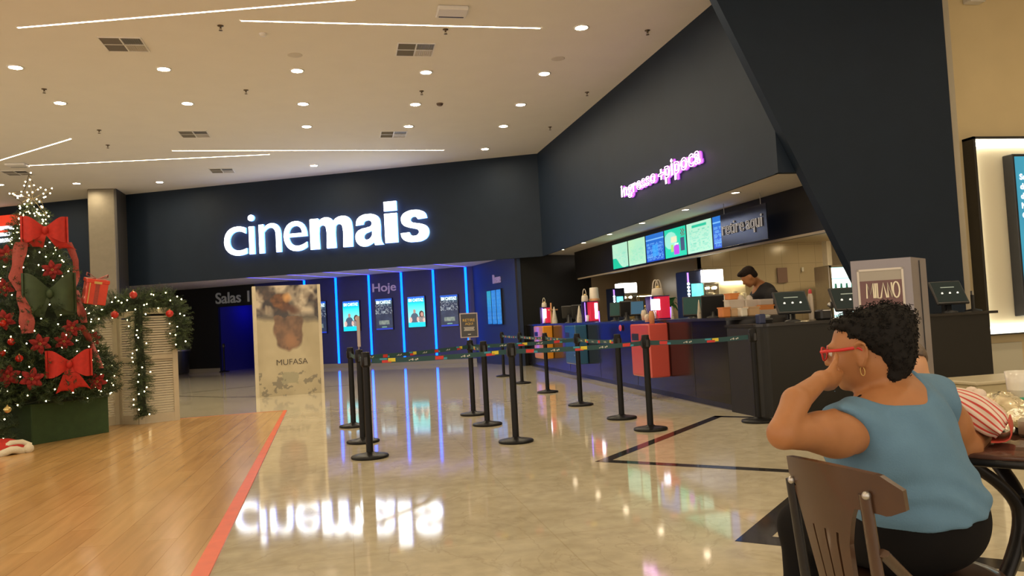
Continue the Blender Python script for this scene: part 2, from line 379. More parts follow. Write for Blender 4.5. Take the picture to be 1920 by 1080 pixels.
# door opening handled by splitting: poster wall ends at the theatre doorway
dL, dR = at_z(405, 695, 0), at_z(470, 697, 0)
sR = 8.35; sL = 9.95
mb = MB(); mb.wall(P0 + PD * sR, P0, 0, 3.05, .1); struct(mb.build('wall_posters', BLUEW))
mb = MB(); mb.wall(P0 + PD * 16, P0 + PD * sL, 0, 3.05, .1); mb.wall(P0 + PD * sL, P0 + PD * sR, 2.3, 3.05, .1); struct(mb.build('wall_theatre', mat('dark_navy_wall', (.006, .008, .014), rough=.6)))
nrm = np.array([-PD[1], PD[0]]); nrm = nrm if nrm[1] > 0 else -nrm
c1, c2 = P0 + PD * sL + nrm * 2.6, P0 + PD * (sR - .3) + nrm * 2.6
mb = MB(); mb.wall(c1, c2, 0, 2.5, .05); mb.wall(P0 + PD * sL + nrm * .1, c1, 0, 2.5, .05); mb.wall(c2, P0 + PD * (sR - .0) + nrm * .1, 0, 2.5, .05); struct(mb.build('wall_corridor', mat('corridor_blue', (.03, .03, .25), rough=.5)))
mb = MB(); mb.wall(P0, corner, 0, 3.05, .1); struct(mb.build('wall_side_screens', mat('blue_grey_panel', (.03, .045, .10), rough=.45)))
mb = MB(); mb.wall(corner, (7.3, 22.3), 0, 3.05, .1); struct(mb.build('wall_concession_end', DARKW))
mb = MB(); mb.wall(mA, mB_, 2.28, 3.05, .25); struct(mb.build('wall_menu_bulkhead', mat('bulkhead_black', (.008, .0075, .009), rough=.5)))
# kitchen
TIL = tilewall()
mb = MB(); mb.bb(6.97, 13.5, 9.82, 22.3, 2.75, 2.8); struct(mb.build('ceiling_kitchen', mat('kitchen_ceiling', (.55, .47, .34), rough=.6)))
mb = MB(); mb.wall((8.25, 17.5), (11.55, 17.5), 0, 2.75, .1); struct(mb.build('wall_kitchen_tiles', TIL))
mb = MB(); mb.wall((6.6, 22.2), (8.3, 22.2), 0, 2.75, .1); mb.wall((8.25, 22.2), (8.25, 17.5), 0, 2.75, .05); struct(mb.build('wall_kitchen_back', mat('kitchen_back_wall', (.30, .22, .13), rough=.4)))
mb = MB(); mb.wall((13.4, 18.6), (13.4, 9.8), 0, 2.75, .1); mb.wall((8.0, 9.75), (13.4, 9.75), 0, 2.75, -.05); struct(mb.build('wall_kitchen_right', TIL))
mb = MB(); mb.wall((11.62, 18.6), (13.4, 18.6), 0, 2.75, .1); mb.bb(11.5, 11.62, 17.3, 17.55, 0, 2.75); struct(mb.build('wall_kitchen_pier', SOFF))
# right side
mb = MB(); mb.bb(8.0, 8.17, 9.15, 9.6, 0, CH); struct(mb.build('wall_pilaster', TAN))
mb = MB(); mb.wall((8.1, 9.6), (14, 9.6), 0, CH, .1); struct(mb.build('wall_right_lobby', CREAM))
mb = MB(); mb.wall((14, 9.6), (14, -9), 0, CH, .1); mb.wall((-16, 18), (-16, 33), 0, CH, .1); mb.wall((-16, 33), (-9, 34), 0, CH, .1)
struct(mb.build('wall_lobby_far', mat('lobby_beige_paint', (.6, .5, .34), rough=.7, noise=.03)))
# skirtings
SK = mat('skirting_stone', (.32, .3, .27), rough=.25)
n2 = np.array([nrm[0], nrm[1]])
mb = MB(); mb.wall(P0 + PD * sR - n2 * .015, P0 - n2 * .015, 0, .13, .015); struct(mb.build('baseboard_posters', SK))
mb = MB(); mb.wall(P0 + PD * 16 - n2 * .015, P0 + PD * sL - n2 * .015, 0, .13, .015); struct(mb.build('baseboard_theatre', SK))
# column with its plinthless metal cladding
mb = MB(); mb.bb(-7.07, -6.35, 24.95, 26.1, 0, CH, 0, .02); o = struct(mb.build('trim_column', STEELCLAD))
mb = MB(); mb.bb(-6.35, -6.30, 24.97, 26.1, 0, CH); struct(mb.build('trim_column_side', mat('dark_column_side', (.06, .055, .05), rough=.5)))  # right face of the column in a darker tone
# wood platform and tape
WF = [(-.72, 2.0), (-.96, 13.14), (-9, 12.7), (-12, 12.5), (-12, -4), (-.6, -4)]
mb = MB(); mb.prism(WF[::-1] if False else WF, (0, 0, .006), (1, 0, 0), (0, 1, 0), .006); struct(mb.build('wood_floor', woodfloor()))
ORG = mat('orange_tape', (.75, .12, .035), rough=.35, noise=.08)
mb = MB(); mb.prism([(-.765, 1.8), (-.66, 1.8), (-.935, 13.17), (-.985, 13.17)], (0, 0, .008), (1, 0, 0), (0, 1, 0), .008); struct(mb.build('trim_orange_edge', ORG))
mb = MB(); mb.prism([(-.95, 13.12), (-.95, 13.18), (-4, 13.0), (-4, 12.95)], (0, 0, .0075), (1, 0, 0), (0, 1, 0), .0075); struct(mb.build('trim_back_edge', mat('faded_tape', (.5, .14, .06), rough=.35)))
# granite inlays
def band(pts, wd, name):
    mb = MB(); mb.prism(pts, (0, 0, .002), (1, 0, 0), (0, 1, 0), .002); struct(mb.build(name, INLAY))
def chev(a, b, c, wd, name):
    """open corner at b with arms to a and c; band lies on the inside"""
    a, b, c = map(np.array, (a, b, c)); u = _nz(a - b); v = _nz(c - b); s = wd * 1.0
    ins = b + (u + v) * s / abs(u[0] * v[1] - u[1] * v[0])
    na = np.array([-u[1], u[0]]); na = na if na.dot(v) > 0 else -na; nc = np.array([-v[1], v[0]]); nc = nc if nc.dot(u) > 0 else -nc
    P = [a, b, c, c + nc * s, ins, a + na * s]
    ar = sum(P[i][0] * P[(i + 1) % 6][1] - P[(i + 1) % 6][0] * P[i][1] for i in range(6))
    if ar < 0: P = P[::-1]
    mb = MB(); mb.prism([tuple(p) for p in P], (0, 0, .002), (1, 0, 0), (0, 1, 0), .002); struct(mb.build(name, INLAY))
chev((4.12, 8.58), (2.0, 6.46), (3.7, 4.76), .105, 'trim_inlay_diamond')
chev((5.0, 7.7), (4.11, 8.58), (4.115, 8.575), .07, 'trim_inlay_return') if False else None
mb = MB(); mb.prism([(4.12, 8.58), (4.06, 8.50), (4.40, 8.14), (4.44, 8.25)], (0, 0, .002), (1, 0, 0), (0, 1, 0), .002); struct(mb.build('trim_inlay_return', INLAY))
chev((2.95, 4.91), (1.94, 3.9), (4.1, 1.74), .15, 'trim_inlay_second')
def arcline(pts, wd, name):
    P = [np.array(p) for p in pts]; mb = MB()
    for a, b in zip(P[:-1], P[1:]):
        u = _nz(b - a); n = np.array([-u[1], u[0]]) * wd / 2; mb.prism([tuple(a - n), tuple(b - n), tuple(b + n), tuple(a + n)], (0, 0, .002), (1, 0, 0), (0, 1, 0), .002)
    struct(mb.build(name, INLAY))
arcline([at_z(x, y, 0)[:2] for x, y in [(300, 741), (345, 743), (420, 745), (480, 744), (540, 738), (600, 726), (660, 722)]], .05, 'trim_inlay_arc')
arcline([at_z(x, y, 0)[:2] for x, y in [(338, 738), (400, 732), (476, 724), (600, 716)]], .04, 'trim_inlay_arc_far')

# ------------------------------------------------------------------ lamps of the room
LAMP = mat('downlight_diffuser', (1, .95, .88), emis=DOWN_E, ecol=(1, .83, .57)); RIM = mat('white_trim', (.8, .78, .74), rough=.4)
t = thing('ceiling_downlight', 'x', 'ceiling light', (1.61, 13.95, CH), 0, 'round ceiling downlights')
mb = MB(); mb.lathe([(.125, 0), (.125, -.012), (.095, -.014), (.09, -.004)], n=20); mb.build('rim', RIM, t)
mb = MB(); mb.lathe([(0, -.006), (.09, -.006)], n=16, sm=False); mb.build('diffuser', LAMP, t)
DL0 = t
rows = [(11.68, [3.80], 'nearest to the viewer, above the right end of the long line lamp'), (13.95, [-4.95, -2.73, -.59, 1.62, 3.78], 'first full row, nearest the viewer'), (16.0, [-4.95, -2.73, -.59, 1.61, 3.79], 'second full row from the viewer'),
        (17.78, [-.6, 1.61, 3.78], 'third row from the viewer'), (20.13, [3.76], 'beside the ceiling corner'), (21.97, [-.6], 'between the line lamps and the big lit sign'),
        (24.05, [-7.08, -4.92, -9.0], 'row in front of the metal column'), (25.88, [-9.17], 'behind the tree star')]
ordw = ['leftmost', 'second from left', 'third from left', 'fourth from left', 'rightmost']
first = True
for y, xs, nm in rows:
    for i, x in enumerate(sorted(xs)):
        k = ordw[i] if i < len(xs) - 1 else 'rightmost'
        lb = 'round ceiling downlight, ' + (k + ' of the ' + nm if len(xs) > 1 else nm)
        if first: DL0.location = (x, y, CH); DL0['label'] = lb; first = False
        else: dup(DL0, (x, y, CH), label=lb)
for y in (9.5, 5.8, 2.2, -2, -6):  # lamps out of view, added to light the near lobby
    for x in (-9.2, -4.95, -.6, 3.8):
        dup(DL0, (x, y, CH), label='unseen round ceiling downlight added over the near part of the lobby')
for x, y in ((7.5, 5.5), (11, 5.5), (7.5, 1), (11, 1), (10.5, -4), (-9.2, 16), (-9.2, 20), (-13, 12), (-13, 20)):  # more out-of-view lamps, added for light from the sides
    dup(DL0, (x, y, CH), label='unseen round ceiling downlight added out over the side of the lobby')
LINE = mat('line_lamp_diffuser', (1, .95, .85), emis=LINE_E, ecol=(1, .84, .6))
def line_lamp(a, b, lb):
    a = at_z(*a, CH); b = at_z(*b, CH); u = _nz(b - a); n = np.array([-u[1], u[0], 0])
    t = thing('linear_ceiling_light', lb, 'ceiling light', tuple((a + b) / 2), 0, 'line lamps in the ceiling')
    mb = MB(); L = np.linalg.norm(b - a); mb.box((0, 0, -.004), (L, .035, .008), rz=math.atan2(u[1], u[0])); mb.build('diffuser', LINE, t)
    mb = MB()
    for s in (-1, 1): mb.box(tuple(n * s * .021 + np.array([0, 0, -.005])), (L + .01, .006, .01), rz=math.atan2(u[1], u[0]))
    mb.build('channel', RIM, t)
line_lamp((33, 51), (665, -2), 'long line lamp at the top left of the ceiling')
line_lamp((452, 38), (1013, 52), 'line lamp nearest the viewer, at the top centre of the ceiling')
line_lamp((-60, 318), (132, 260), 'line lamp cut by the left edge of the photo')
line_lamp((52, 310), (505, 289), 'lower line lamp left, running towards the tree')
line_lamp((323, 282), (832, 281), 'line lamp above the big lit sign')
# square air diffusers
AC1 = mat('grille_grey', (.2, .19, .17), rough=.5); AC2 = mat('grille_light', (.55, .5, .42), rough=.5)
t = thing('ceiling_air_vent', 'x', 'air vent', (0, 0, CH), 0, 'square air vents in the ceiling'); AC0 = t
mb = MB()
for a, b, c, d in ((-.3, .3, -.3, -.285), (-.3, .3, .285, .3), (-.3, -.285, -.3, .3), (.285, .3, -.3, .3), (-.01, .01, -.3, .3), (-.3, .3, -.01, .01)): mb.bb(a, b, c, d, -.016, 0)
mb.build('frame', RIM, t)
for k, (sx, sy) in enumerate(((-1, -1), (-1, 1), (1, -1), (1, 1))):
    mb = MB()
    for j in range(9):
        p = .022 + j * .031
        if (k in (0, 1)): mb.box((sx * .148, sy * (p + .005), -.008), (.27, .003, .016), M=Matrix.Rotation(.6, 3, 'X'))
        else: mb.box((sx * (p + .005), sy * .148, -.008), (.003, .27, .016), M=Matrix.Rotation(-.9, 3, 'Y'))
    mb.bb(min(sx * .012, sx * .285), max(sx * .012, sx * .285), min(sy * .012, sy * .285), max(sy * .012, sy * .285), -.003, -.001)
    mb.build('louvre', AC1 if k != 3 else AC2, t)
acs = [((-3.05, 12.8), 'near left'), ((1.33, 12.8), 'near right'), ((-3.02, 18.42), 'middle left'), ((1.32, 18.5), 'middle right'), ((-3.02, 22.5), 'far one above the big lit sign'), ((-8.0, 22.48), 'far left above the tree')]
for i, ((x, y), nm) in enumerate(acs):
    lb = 'square louvred ceiling air vent, ' + nm
    if i == 0: AC0.location = (x, y, CH); AC0['label'] = lb
    else: dup(AC0, (x, y, CH), label=lb)
for i, (x, y, nm) in enumerate(((1.71, 11.15, 'pale square ceiling unit at the top edge of the photo'), (-7.62, 21.4, 'pale square ceiling unit above the tree'))):
    t = thing('ceiling_unit', nm, 'ceiling unit', (x, y, CH)); mb = MB(); mb.box((0, 0, -.03), (.44, .36, .06), bev=.015); mb.build('housing', WHITEP, t)
    mb = MB(); mb.bb(-.18, .18, .1, .13, -.063, -.058); mb.build('slot', DARKP, t)
# sprinklers, speakers, smoke detector
SPR = mat('sprinkler_bronze', (.12, .09, .06), rough=.35, metal=.8)
S0 = thing('fire_sprinkler', 'x', 'sprinkler', (0, 0, CH), 0, 'ceiling sprinklers')
mb = MB(); mb.lathe([(.045, 0), (.042, -.008), (.014, -.012), (.012, -.04)], n=14); mb.build('escutcheon', SPR, S0)
mb = MB(); mb.cyl((.014, 0, -.04), (.005, 0, -.07), .003, n=6); mb.cyl((-.014, 0, -.04), (-.005, 0, -.07), .003, n=6); mb.lathe([(0, -.07), (.028, -.07), (.028, -.073), (0, -.074)], n=12); mb.build('deflector', SPR, S0)
spr = [(-1.55, 11.96, 'near centre left, below the long line lamp'), (1.71, 11.9, 'near the pale ceiling unit'), (-1.56, 15.12, 'between the first two downlight rows, centre'), (-4.93, 15.14, 'between the first two downlight rows, far left'),
       (-4.85, 18.06, 'left, behind the second downlight row'), (-5.05, 19.44, 'left, above the line lamps'), (4.91, 11.74, 'nearest of the row along the right wall'), (4.95, 15.1, 'middle of the row along the right wall'), (4.91, 17.88, 'farthest of the row along the right wall'), (1.65, 15.1, 'right of centre before the second downlight row')]
for i, (x, y, nm) in enumerate(spr):
    lb = 'small bronze ceiling sprinkler, ' + nm
    if i == 0: S0.location = (x, y, CH); S0['label'] = lb
    else: dup(S0, (x, y, CH), label=lb)
for x, y, nm in ((-.58, 13.17, 'over the first downlight row'), (3.82, 13.14, 'beside the rightmost near downlight')):
    mb = MB(); mb.lathe([(0, -.003), (.105, -.004), (.12, -.002), (.12, 0)], c=(x, y, CH), n=24); tag(mb.build('ceiling_speaker', mat('speaker_grille', (.6, .55, .47), rough=.7)), 'round flush ceiling speaker ' + nm, 'speaker')
t = thing('smoke_detector', 'round smoke detector on the ceiling right of centre', 'smoke detector', (2.1, 15.95, CH)); mb = MB(); mb.lathe([(0, -.05), (.04, -.048), (.055, -.03), (.07, -.012), (.07, 0)], n=20); mb.build('housing', mat('detector_brown', (.16, .11, .08), rough=.5), t)
mb = MB(); mb.lathe([(.056, -.034), (.06, -.034), (.06, -.028), (.056, -.028)], n=20); mb.build('vent_ring', DARKP, t)
t = thing('smoke_detector', 'white round smoke detector on the ceiling near the top centre', 'smoke detector', (-.99, 12.24, CH)); mb = MB(); mb.lathe([(0, -.04), (.04, -.038), (.055, -.02), (.055, 0)], n=20); mb.build('housing', WHITEP, t)
# soffit lamps of the concession
S1 = thing('soffit_downlight', 'x', 'ceiling light', (0, 0, sz), 0, 'small downlights in the concession soffit')
mb = MB(); mb.lathe([(.085, 0), (.085, -.008), (.062, -.008), (.06, -.002)], n=18); mb.build('rim', RIM, S1)
mb = MB(); mb.lathe([(0, -.004), (.06, -.004)], n=14, sm=False); mb.build('diffuser', mat('soffit_lamp_diffuser', (1, .95, .88), emis=22, ecol=(1, .8, .55)), S1)
sl6 = [(1054, 468), (1094, 455), (1143, 439), (1204, 418), (1285, 393), (1379, 361)]
nn = ['farthest', 'second farthest', 'third farthest', 'third nearest', 'second nearest', 'nearest']
for i, p in enumerate(sl6):
    q = at_z(*p, sz); lb = 'small soffit downlight over the counter, %s from the viewer' % nn[i]
    if i == 0: S1.location = tuple(q); S1['label'] = lb
    else: dup(S1, q, label=lb)
for x, y in ((8.6, 12), (10.8, 12), (9.7, 15.5), (11.2, 16.0)):
    t = thing('kitchen_downlight', 'round lamp in the kitchen ceiling behind the menu boards', 'ceiling light', (x, y, 2.75), 0, 'kitchen ceiling lamps'); mb = MB(); mb.lathe([(0, -.008), (.16, -.008), (.16, 0)], n=18, sm=False); mb.build('diffuser', mat('kitchen_lamp_diffuser', (1, .9, .7), emis=60, ecol=(1, .76, .42)), t)
# a blue lamp in the theatre corridor
q = P0 + PD * 9.3 + nrm * 1.4
t = thing('corridor_downlight', 'blue lamp in the ceiling of the theatre doorway', 'ceiling light', (q[0], q[1], 2.5)); mb = MB(); mb.lathe([(0, -.01), (.25, -.01), (.25, 0)], n=18, sm=False); mb.build('diffuser', mat('blue_corridor_lamp', (.02, .03, 1), emis=14), t)
mb = MB(); mb.prism([tuple(P0 + PD * sL), tuple(P0 + PD * sR), tuple(c2), tuple(c1)][::-1], (0, 0, 2.56), (1, 0, 0), (0, 1, 0), .05); struct(mb.build('ceiling_corridor', DARKW))
# ================================================================== SIGNS
nF = _nz(np.array([FD[1], -FD[0], 0])); nF = nF if nF[1] < 0 else -nF          # out of the back fascia, toward the viewer
uF = np.array([-FD[0], -FD[1], 0])                                                # left -> right along it
A3 = np.array([*A_, 0.])
def onF(px, py, off=0): return at_p(px, py, A3 + nF * off, nF)
LET = mat('sign_letter_face', (1, 1, 1), emis=4.5, ecol=(.86, .94, 1)); LETS = mat('sign_letter_side', (.25, .35, .6), rough=.4, emis=5, ecol=(.06, .22, 1))
t = thing('lit_letter_sign', 'big white lit letter sign reading cinemais on the dark fascia', 'sign', tuple(onF(600, 470, 0)))
Z3 = np.array([0, 0, 1.])
sg = [('c', 103, 290, 278, 528, 0.0), ('i', 303, 355, 184, 510, 0), ('n', 388, 570, 250, 502, 0), ('e', 590, 785, 232, 490, 0), ('m', 805, 1155, 192, 470, 1), ('a', 1172, 1405, 172, 445, 1), ('i', 1415, 1520, 73, 418, 1), ('s', 1543, 1778, 138, 415, 1)]
V_ = 1
BOLD = {'m': [[(0, 0, V_), (0, .95, V_), (.02, .98, V_), (.20, .98, V_), (.215, .96, V_), (.215, .87, V_), (.28, .96), (.38, 1.0), (.48, .97), (.565, .86, V_), (.65, .96), (.76, 1.0), (.89, .97), (.97, .86), (1.0, .7), (1, 0, V_), (.78, 0, V_), (.78, .62), (.755, .72), (.69, .755), (.63, .72), (.61, .62), (.61, 0, V_), (.39, 0, V_), (.39, .62), (.365, .72), (.305, .755), (.24, .72), (.22, .62), (.22, 0, V_)]],
        'a': [[(.04, .66, V_), (.09, .85), (.25, .965), (.48, 1.0), (.72, .965), (.87, .85), (.91, .68), (.91, .22), (.94, .09), (1.0, 0, V_), (.70, 0, V_), (.665, .10, V_), (.52, .02), (.33, -.02), (.12, .05), (.01, .25), (.05, .43), (.2, .53), (.45, .58), (.59, .63), (.61, .72), (.55, .79), (.44, .80), (.34, .76), (.31, .68, V_)], [(.61, .47, V_), (.61, .35), (.54, .24), (.43, .19), (.33, .22), (.31, .31), (.38, .39), (.5, .43)]],
        'i': [[(0, 0, V_), (1, 0, V_), (1, .71, V_), (0, .71, V_)], [(0, .77, V_), (1, .77, V_), (1, 1, V_), (0, 1, V_)]],
        's': [[(.95, .72, V_), (.90, .87), (.74, .965), (.5, 1.0), (.24, .96), (.07, .85), (.035, .70), (.10, .56), (.28, .47), (.5, .415), (.62, .37), (.65, .30), (.60, .22), (.48, .19), (.36, .22), (.31, .31, V_), (.0, .30, V_), (.05, .14), (.22, .03), (.5, 0), (.78, .03), (.95, .14), (1.0, .30), (.95, .44), (.80, .53), (.58, .58), (.42, .62), (.365, .68), (.39, .75), (.48, .79), (.58, .77), (.63, .70, V_)]]}
for ch, x0, x1, y0, y1, bold in sg:
    cx = 400 + (x0 + x1) / 2 / 4.364; slant = .062 * (x1 - x0) / 4.364 / 2; yt, yb = 360 + y0 / 4.364 + slant, 360 + y1 / 4.364 - slant
    pL = onF(400 + x0 / 4.364, yb, .06); pR = onF(400 + x1 / 4.364, yb, .06); pT = onF(cx, yt, .1); pB = onF(cx, yb, .1)
    w_ = np.linalg.norm((pR - pL)[:2]) * .985; hgt = pT[2] - pB[2]; o_ = np.array([pL[0], pL[1], pB[2]]); mb = MB()
    if bold: flat_shape(mb, BOLD[ch], o_, uF, Z3, w_, hgt, .07)
    else: put_text(mb, ch, o_, uF, Z3, w_, hgt, .07, offset=-.002)
    o = mb.build('letter', [LET, LETS], t, world=True)
    for p in o.data.polygons: p.material_index = 0 if abs(p.normal.dot(Vector(nF))) > .8 else 1
# neon-style outline sign on the right fascia
uR = _nz(np.array([*(E_ - A_), 0.])); nR = np.array([uR[1], -uR[0], 0]); nR = nR if nR[0] < 0 else -nR
R3A = np.array([*A_, 0.])
def onR(px, py, off=0): return at_p(px, py, R3A + nR * off, nR)
NEON = mat('neon_tube_pink', (1, .75, 1), emis=5, ecol=(1, .62, 1)); HALO = mat('sign_back_magenta', (.3, .05, .4), emis=.7, ecol=(.5, .10, .9))
t = thing('neon_sign', 'white and magenta outline letter sign reading ingresso + pipoca', 'sign', tuple(onR(1250, 330)))
def rword(txt, xa, ya, xb, yb, hpx, nm):
    a = onR(xa, ya); b = onR(xb, yb); w_ = np.linalg.norm((b - a)[:2]); top = onR((xa + xb) / 2, (ya + yb) / 2 - hpx); h_ = top[2] - (a[2] + b[2]) / 2
    o_ = np.array([a[0], a[1], (a[2] + b[2]) / 2])
    mb = MB(); put_text(mb, txt, o_ + nR * .05, uR, Z3, w_, h_, .03, outline=True, bevel=.015, res=3, space=1.12, offset=.01); mb.build(nm, NEON, t, world=True)
    mb = MB(); put_text(mb, txt, o_ + nR * .015, uR, Z3, w_, h_, .02, offset=.03, space=1.1); mb.build('letter_back', HALO, t, world=True)
rword('ingresso', 1173, 377, 1238, 349, 31, 'tube_lettering'); rword('+', 1243, 339, 1254, 334, 20, 'tube_lettering'); rword('pipoca', 1256, 345, 1323, 316, 44, 'tube_lettering')

# ------------------------------------------------------------------ poster wall: light strips, screens, wall words
STR = mat('blue_led_strip', (.0, .02, .1), emis=7, ecol=(0.0, .078, 1.0)); STRH = mat('violet_led_strip', (.1, .1, .5), emis=3.0, ecol=(.085, .07, .55))
n3 = np.array([*(-nrm), 0]); n3 = n3 / np.linalg.norm(n3); P03 = np.array([*P0, 0.]); u3 = np.array([*(-PD), 0])
def onP(px, py, off=0): return at_p(px, py, P03 + n3 * off, n3)
sx_ = [(873, 'rightmost of the row'), (812, 'between the two posters right of the word Hoje'), (752, 'just right of the word Hoje'), (691, 'just left of the word Hoje'), (629, 'between standee and first full poster'), (570, 'mostly behind the film standee')]
for k, (px, nm) in enumerate(sx_):
    q = onP(px, 508); u = P0 + PD * np.dot(q[:2] - P0, PD)
    if k < 5: s0 = u
    t = thing('led_strip_light', 'blue vertical wall light strip, ' + nm, 'light strip', (u[0] + n3[0] * .02, u[1] + n3[1] * .02, .14), 0, 'blue light strips of the poster wall')
    mb = MB(); mb.box((0, 0, 1.43), (.07, .03, 2.86), rz=math.atan2(u3[1], u3[0])); mb.build('lit_tube', STR, t)
    mb = MB(); mb.box((n3[0] * -.012, n3[1] * -.012, 1.43), (.10, .012, 2.87), rz=math.atan2(u3[1], u3[0])); mb.build('backing', mat('strip_backing', (.05, .07, .3), rough=.4), t)
    # the strip in the soffit that meets it
    ends = {873: (801, 494), 812: (731, 499), 752: (690, 505), 691: (589, 509), 629: (523, 514), 570: (457, 520)}[px]
    e = at_z(*ends, sz)[:2]; a = np.array([*(u + n3[:2] * .05), sz - .006]); b = np.array([*e, sz - .006]); d = b - a; L = np.linalg.norm(d); b2 = a + d * .97
    mb = MB(); mb.box(tuple((a + b2) / 2), (L * .97, .035, .012), rz=math.atan2(d[1], d[0])); tag(mb.build('soffit_light_strip', STRH), 'violet soffit light line meeting the blue wall strip ' + nm.replace(' posters right of the word Hoje', ' two right posters').replace(' and first full poster', ''), 'light strip', 'violet light lines of the poster soffit')
SKIN1 = (.5, .3, .22)
def pic_people(u, v):
    if v > .93: return (.01, .12, .7)
    if v > .80: return mixc((.0, .45, .7), (.0, .3, .6), (v - .8) * 6)
    if v < .15: return (.0, .55, .75)
    c = mixc((.35, .9, .85), (.0, .62, .72), (v - .15) * 1.6)
    def el(cx, cy, rx, ry): return ((u - cx) / rx) ** 2 + ((v - cy) / ry) ** 2 < 1
    if el(.38, .30, .24, .17) or (abs(u - .38) < .2 and v < .3): c = (.05, .09, .14)
    if el(.80, .26, .2, .15): c = (.22, .2, .2)
    if el(.38, .52, .08, .07): c = (.35, .22, .18)
    if el(.80, .42, .15, .11): c = (.06, .03, .03)
    if el(.82, .41, .08, .075): c = (.45, .25, .2)
    if el(.14, .24, .09, .09) or el(.57, .25, .07, .08) or el(.93, .22, .07, .07): c = (.6, .4, .35)
    return c
def pic_dark(u, v):
    if v > .93: return (.01, .1, .6)
    if v < .045: return (.01, .04, .5)
    n = fbm(u * 6, v * 9, 3); c = mixc((.012, .018, .05), (.03, .05, .11), n)
    if v > .5 and abs(fbm(u * 7 + 3, v * 11, 8) - .5) < .035: c = (.30, .36, .42)
    if v > .72: c = mixc(c, (.08, .22, .3), (v - .72) * 3 * (u))
    if .2 < u < .8 and .16 < v < .30: c = mixc((.10, .15, .15), (.25, .3, .27), vnoise(u * 22, v * 22, 5))
    if .35 < u < .65 and .07 < v < .095: c = (.2, .45, .35)
    return c
FRAMEB = mat('screen_bezel', (.012, .013, .03), rough=.3)
def wall_screen(px0, px1, pyt, pyb, fn, lb, txt='EM CARTAZ'):
    cx = (px0 + px1) / 2; cy = (pyt + pyb) / 2; a = onP(px0, cy, .0); b = onP(px1, cy, .0); T = onP(cx, pyt)[2]; Bt = onP(cx, pyb)[2]
    w_ = np.linalg.norm((b - a)[:2]); h_ = T - Bt; O = np.array([a[0], a[1], Bt])
    t = thing('poster_screen', lb, 'screen', tuple((a + b) / 2 * [1, 1, 0] + [0, 0, Bt]), 0, 'lit film poster screens')
    mb = MB(); mb.prism([(-.015, -.015), (w_ + .015, -.015), (w_ + .015, h_ + .015), (-.015, h_ + .015)], O + n3 * .05, u3, Z3, .05); mb.build('housing', FRAMEB, t, world=True)
    picture('display', t, O + n3 * .053, u3, Z3, w_, h_, fn, 44, 76, emis=1.25 if fn is pic_people else .9)
    mb = MB(); put_text(mb, txt, O + n3 * .055 + u3 * w_ * .06 + Z3 * h_ * .835, u3, Z3, w_ * .88, h_ * .105, .003, offset=.03); mb.build('heading_text', mat('screen_white_text', (1, 1, 1), emis=1.6, ecol=(.6, .95, 1)), t, world=True)
wall_screen(584, 613, 566, 625, pic_dark, 'dark film poster screen partly hidden by the standee')
wall_screen(645, 675.5, 564.5, 620.5, pic_people, 'turquoise two-person poster screen, left of the light strips around Hoje')
wall_screen(706, 737, 560, 618, pic_dark, 'dark film poster screen under the word Hoje')
wall_screen(766.5, 798, 556, 613, pic_people, 'turquoise two-person poster screen right of the word Hoje')
wall_screen(827.5, 860, 553, 611.5, pic_dark, 'dark film poster screen, rightmost on the blue wall')
WORD = mat('wall_word_lilac', (.42, .34, .55), rough=.5, emis=.16, ecol=(.6, .45, .9)); WORDG = mat('wall_word_grey', (.34, .36, .38), rough=.5, emis=.05, ecol=(.6, .6, .6))
def wall_word(txt, xa, xb, yt, yb, lb, m, A=P03, n=n3, u=u3):
    a = at_p(xa, (yt + yb) / 2, A, n); b = at_p(xb, (yt + yb) / 2, A, n); T = at_p((xa + xb) / 2, yt, A, n)[2]; Bt = at_p((xa + xb) / 2, yb, A, n)[2]
    mb = MB(); put_text(mb, txt, np.array([a[0], a[1], Bt]) + n * .002, u, Z3, np.linalg.norm((b - a)[:2]), T - Bt, .03, offset=.012); tag(mb.build('wall_word', m), lb, 'sign')
wall_word('Hoje', 699, 743, 530.5, 551.5, 'raised lilac word Hoje on the blue poster wall', WORD)
wall_word('Salas 1', 405, 468, 547, 568, 'raised grey words Salas 1 over the theatre doorway', WORDG)
# side wall with three narrow screens
sA = P03; su = np.array([*(corner - P0), 0.]); su = _nz(su); sn = np.array([su[1], -su[0], 0]); sn = sn if sn[0] < 0 else -sn
wall_word('Breve', 925, 939, 514, 531, 'small raised lilac word on the narrow side wall', WORD, sA, sn, su)
def pic_blue(u, v):
    c = mixc((.02, .16, .42), (.02, .22, .65), vnoise(u * 2, v * 3, 1)); n = fbm(u * 9, v * 26, 4); return mixc(c, (.15, .4, .8), 1.6 * (n - .45) if int(v * 26) % 3 else 0)
def pic_blueg(u, v): return mixc(pic_blue(u, v), (.02, .35, .35), max(0, v * 1.4 - .5))
t = thing('listing_screens', 'narrow bank of three tall blue listing screens on the side wall', 'screen', tuple(at_p(932, 608, sA, sn)))
for k, (xa, xb) in enumerate(((917, 924.5), (925.5, 933.5), (934.5, 943))):
    cy = 576 - k; a = at_p(xa, cy, sA, sn); b = at_p(xb, cy, sA, sn); T = at_p((xa + xb) / 2, 545.5 - k * 1.5, sA, sn)[2]; Bt = at_p((xa + xb) / 2, 607.5, sA, sn)[2]; w_ = np.linalg.norm((b - a)[:2])
    o_ = np.array([a[0], a[1], Bt]); mb = MB(); mb.prism([(-.02, -.02), (w_ + .02, -.02), (w_ + .02, T - Bt + .02), (-.02, T - Bt + .02)], o_ + sn * .05, su, Z3, .05); mb.build('housing', FRAMEB, t, world=True)
    picture('display', t, o_ + sn * .053, su, Z3, w_, T - Bt, pic_blueg if k == 0 else pic_blue, 10, 50, emis=.8)
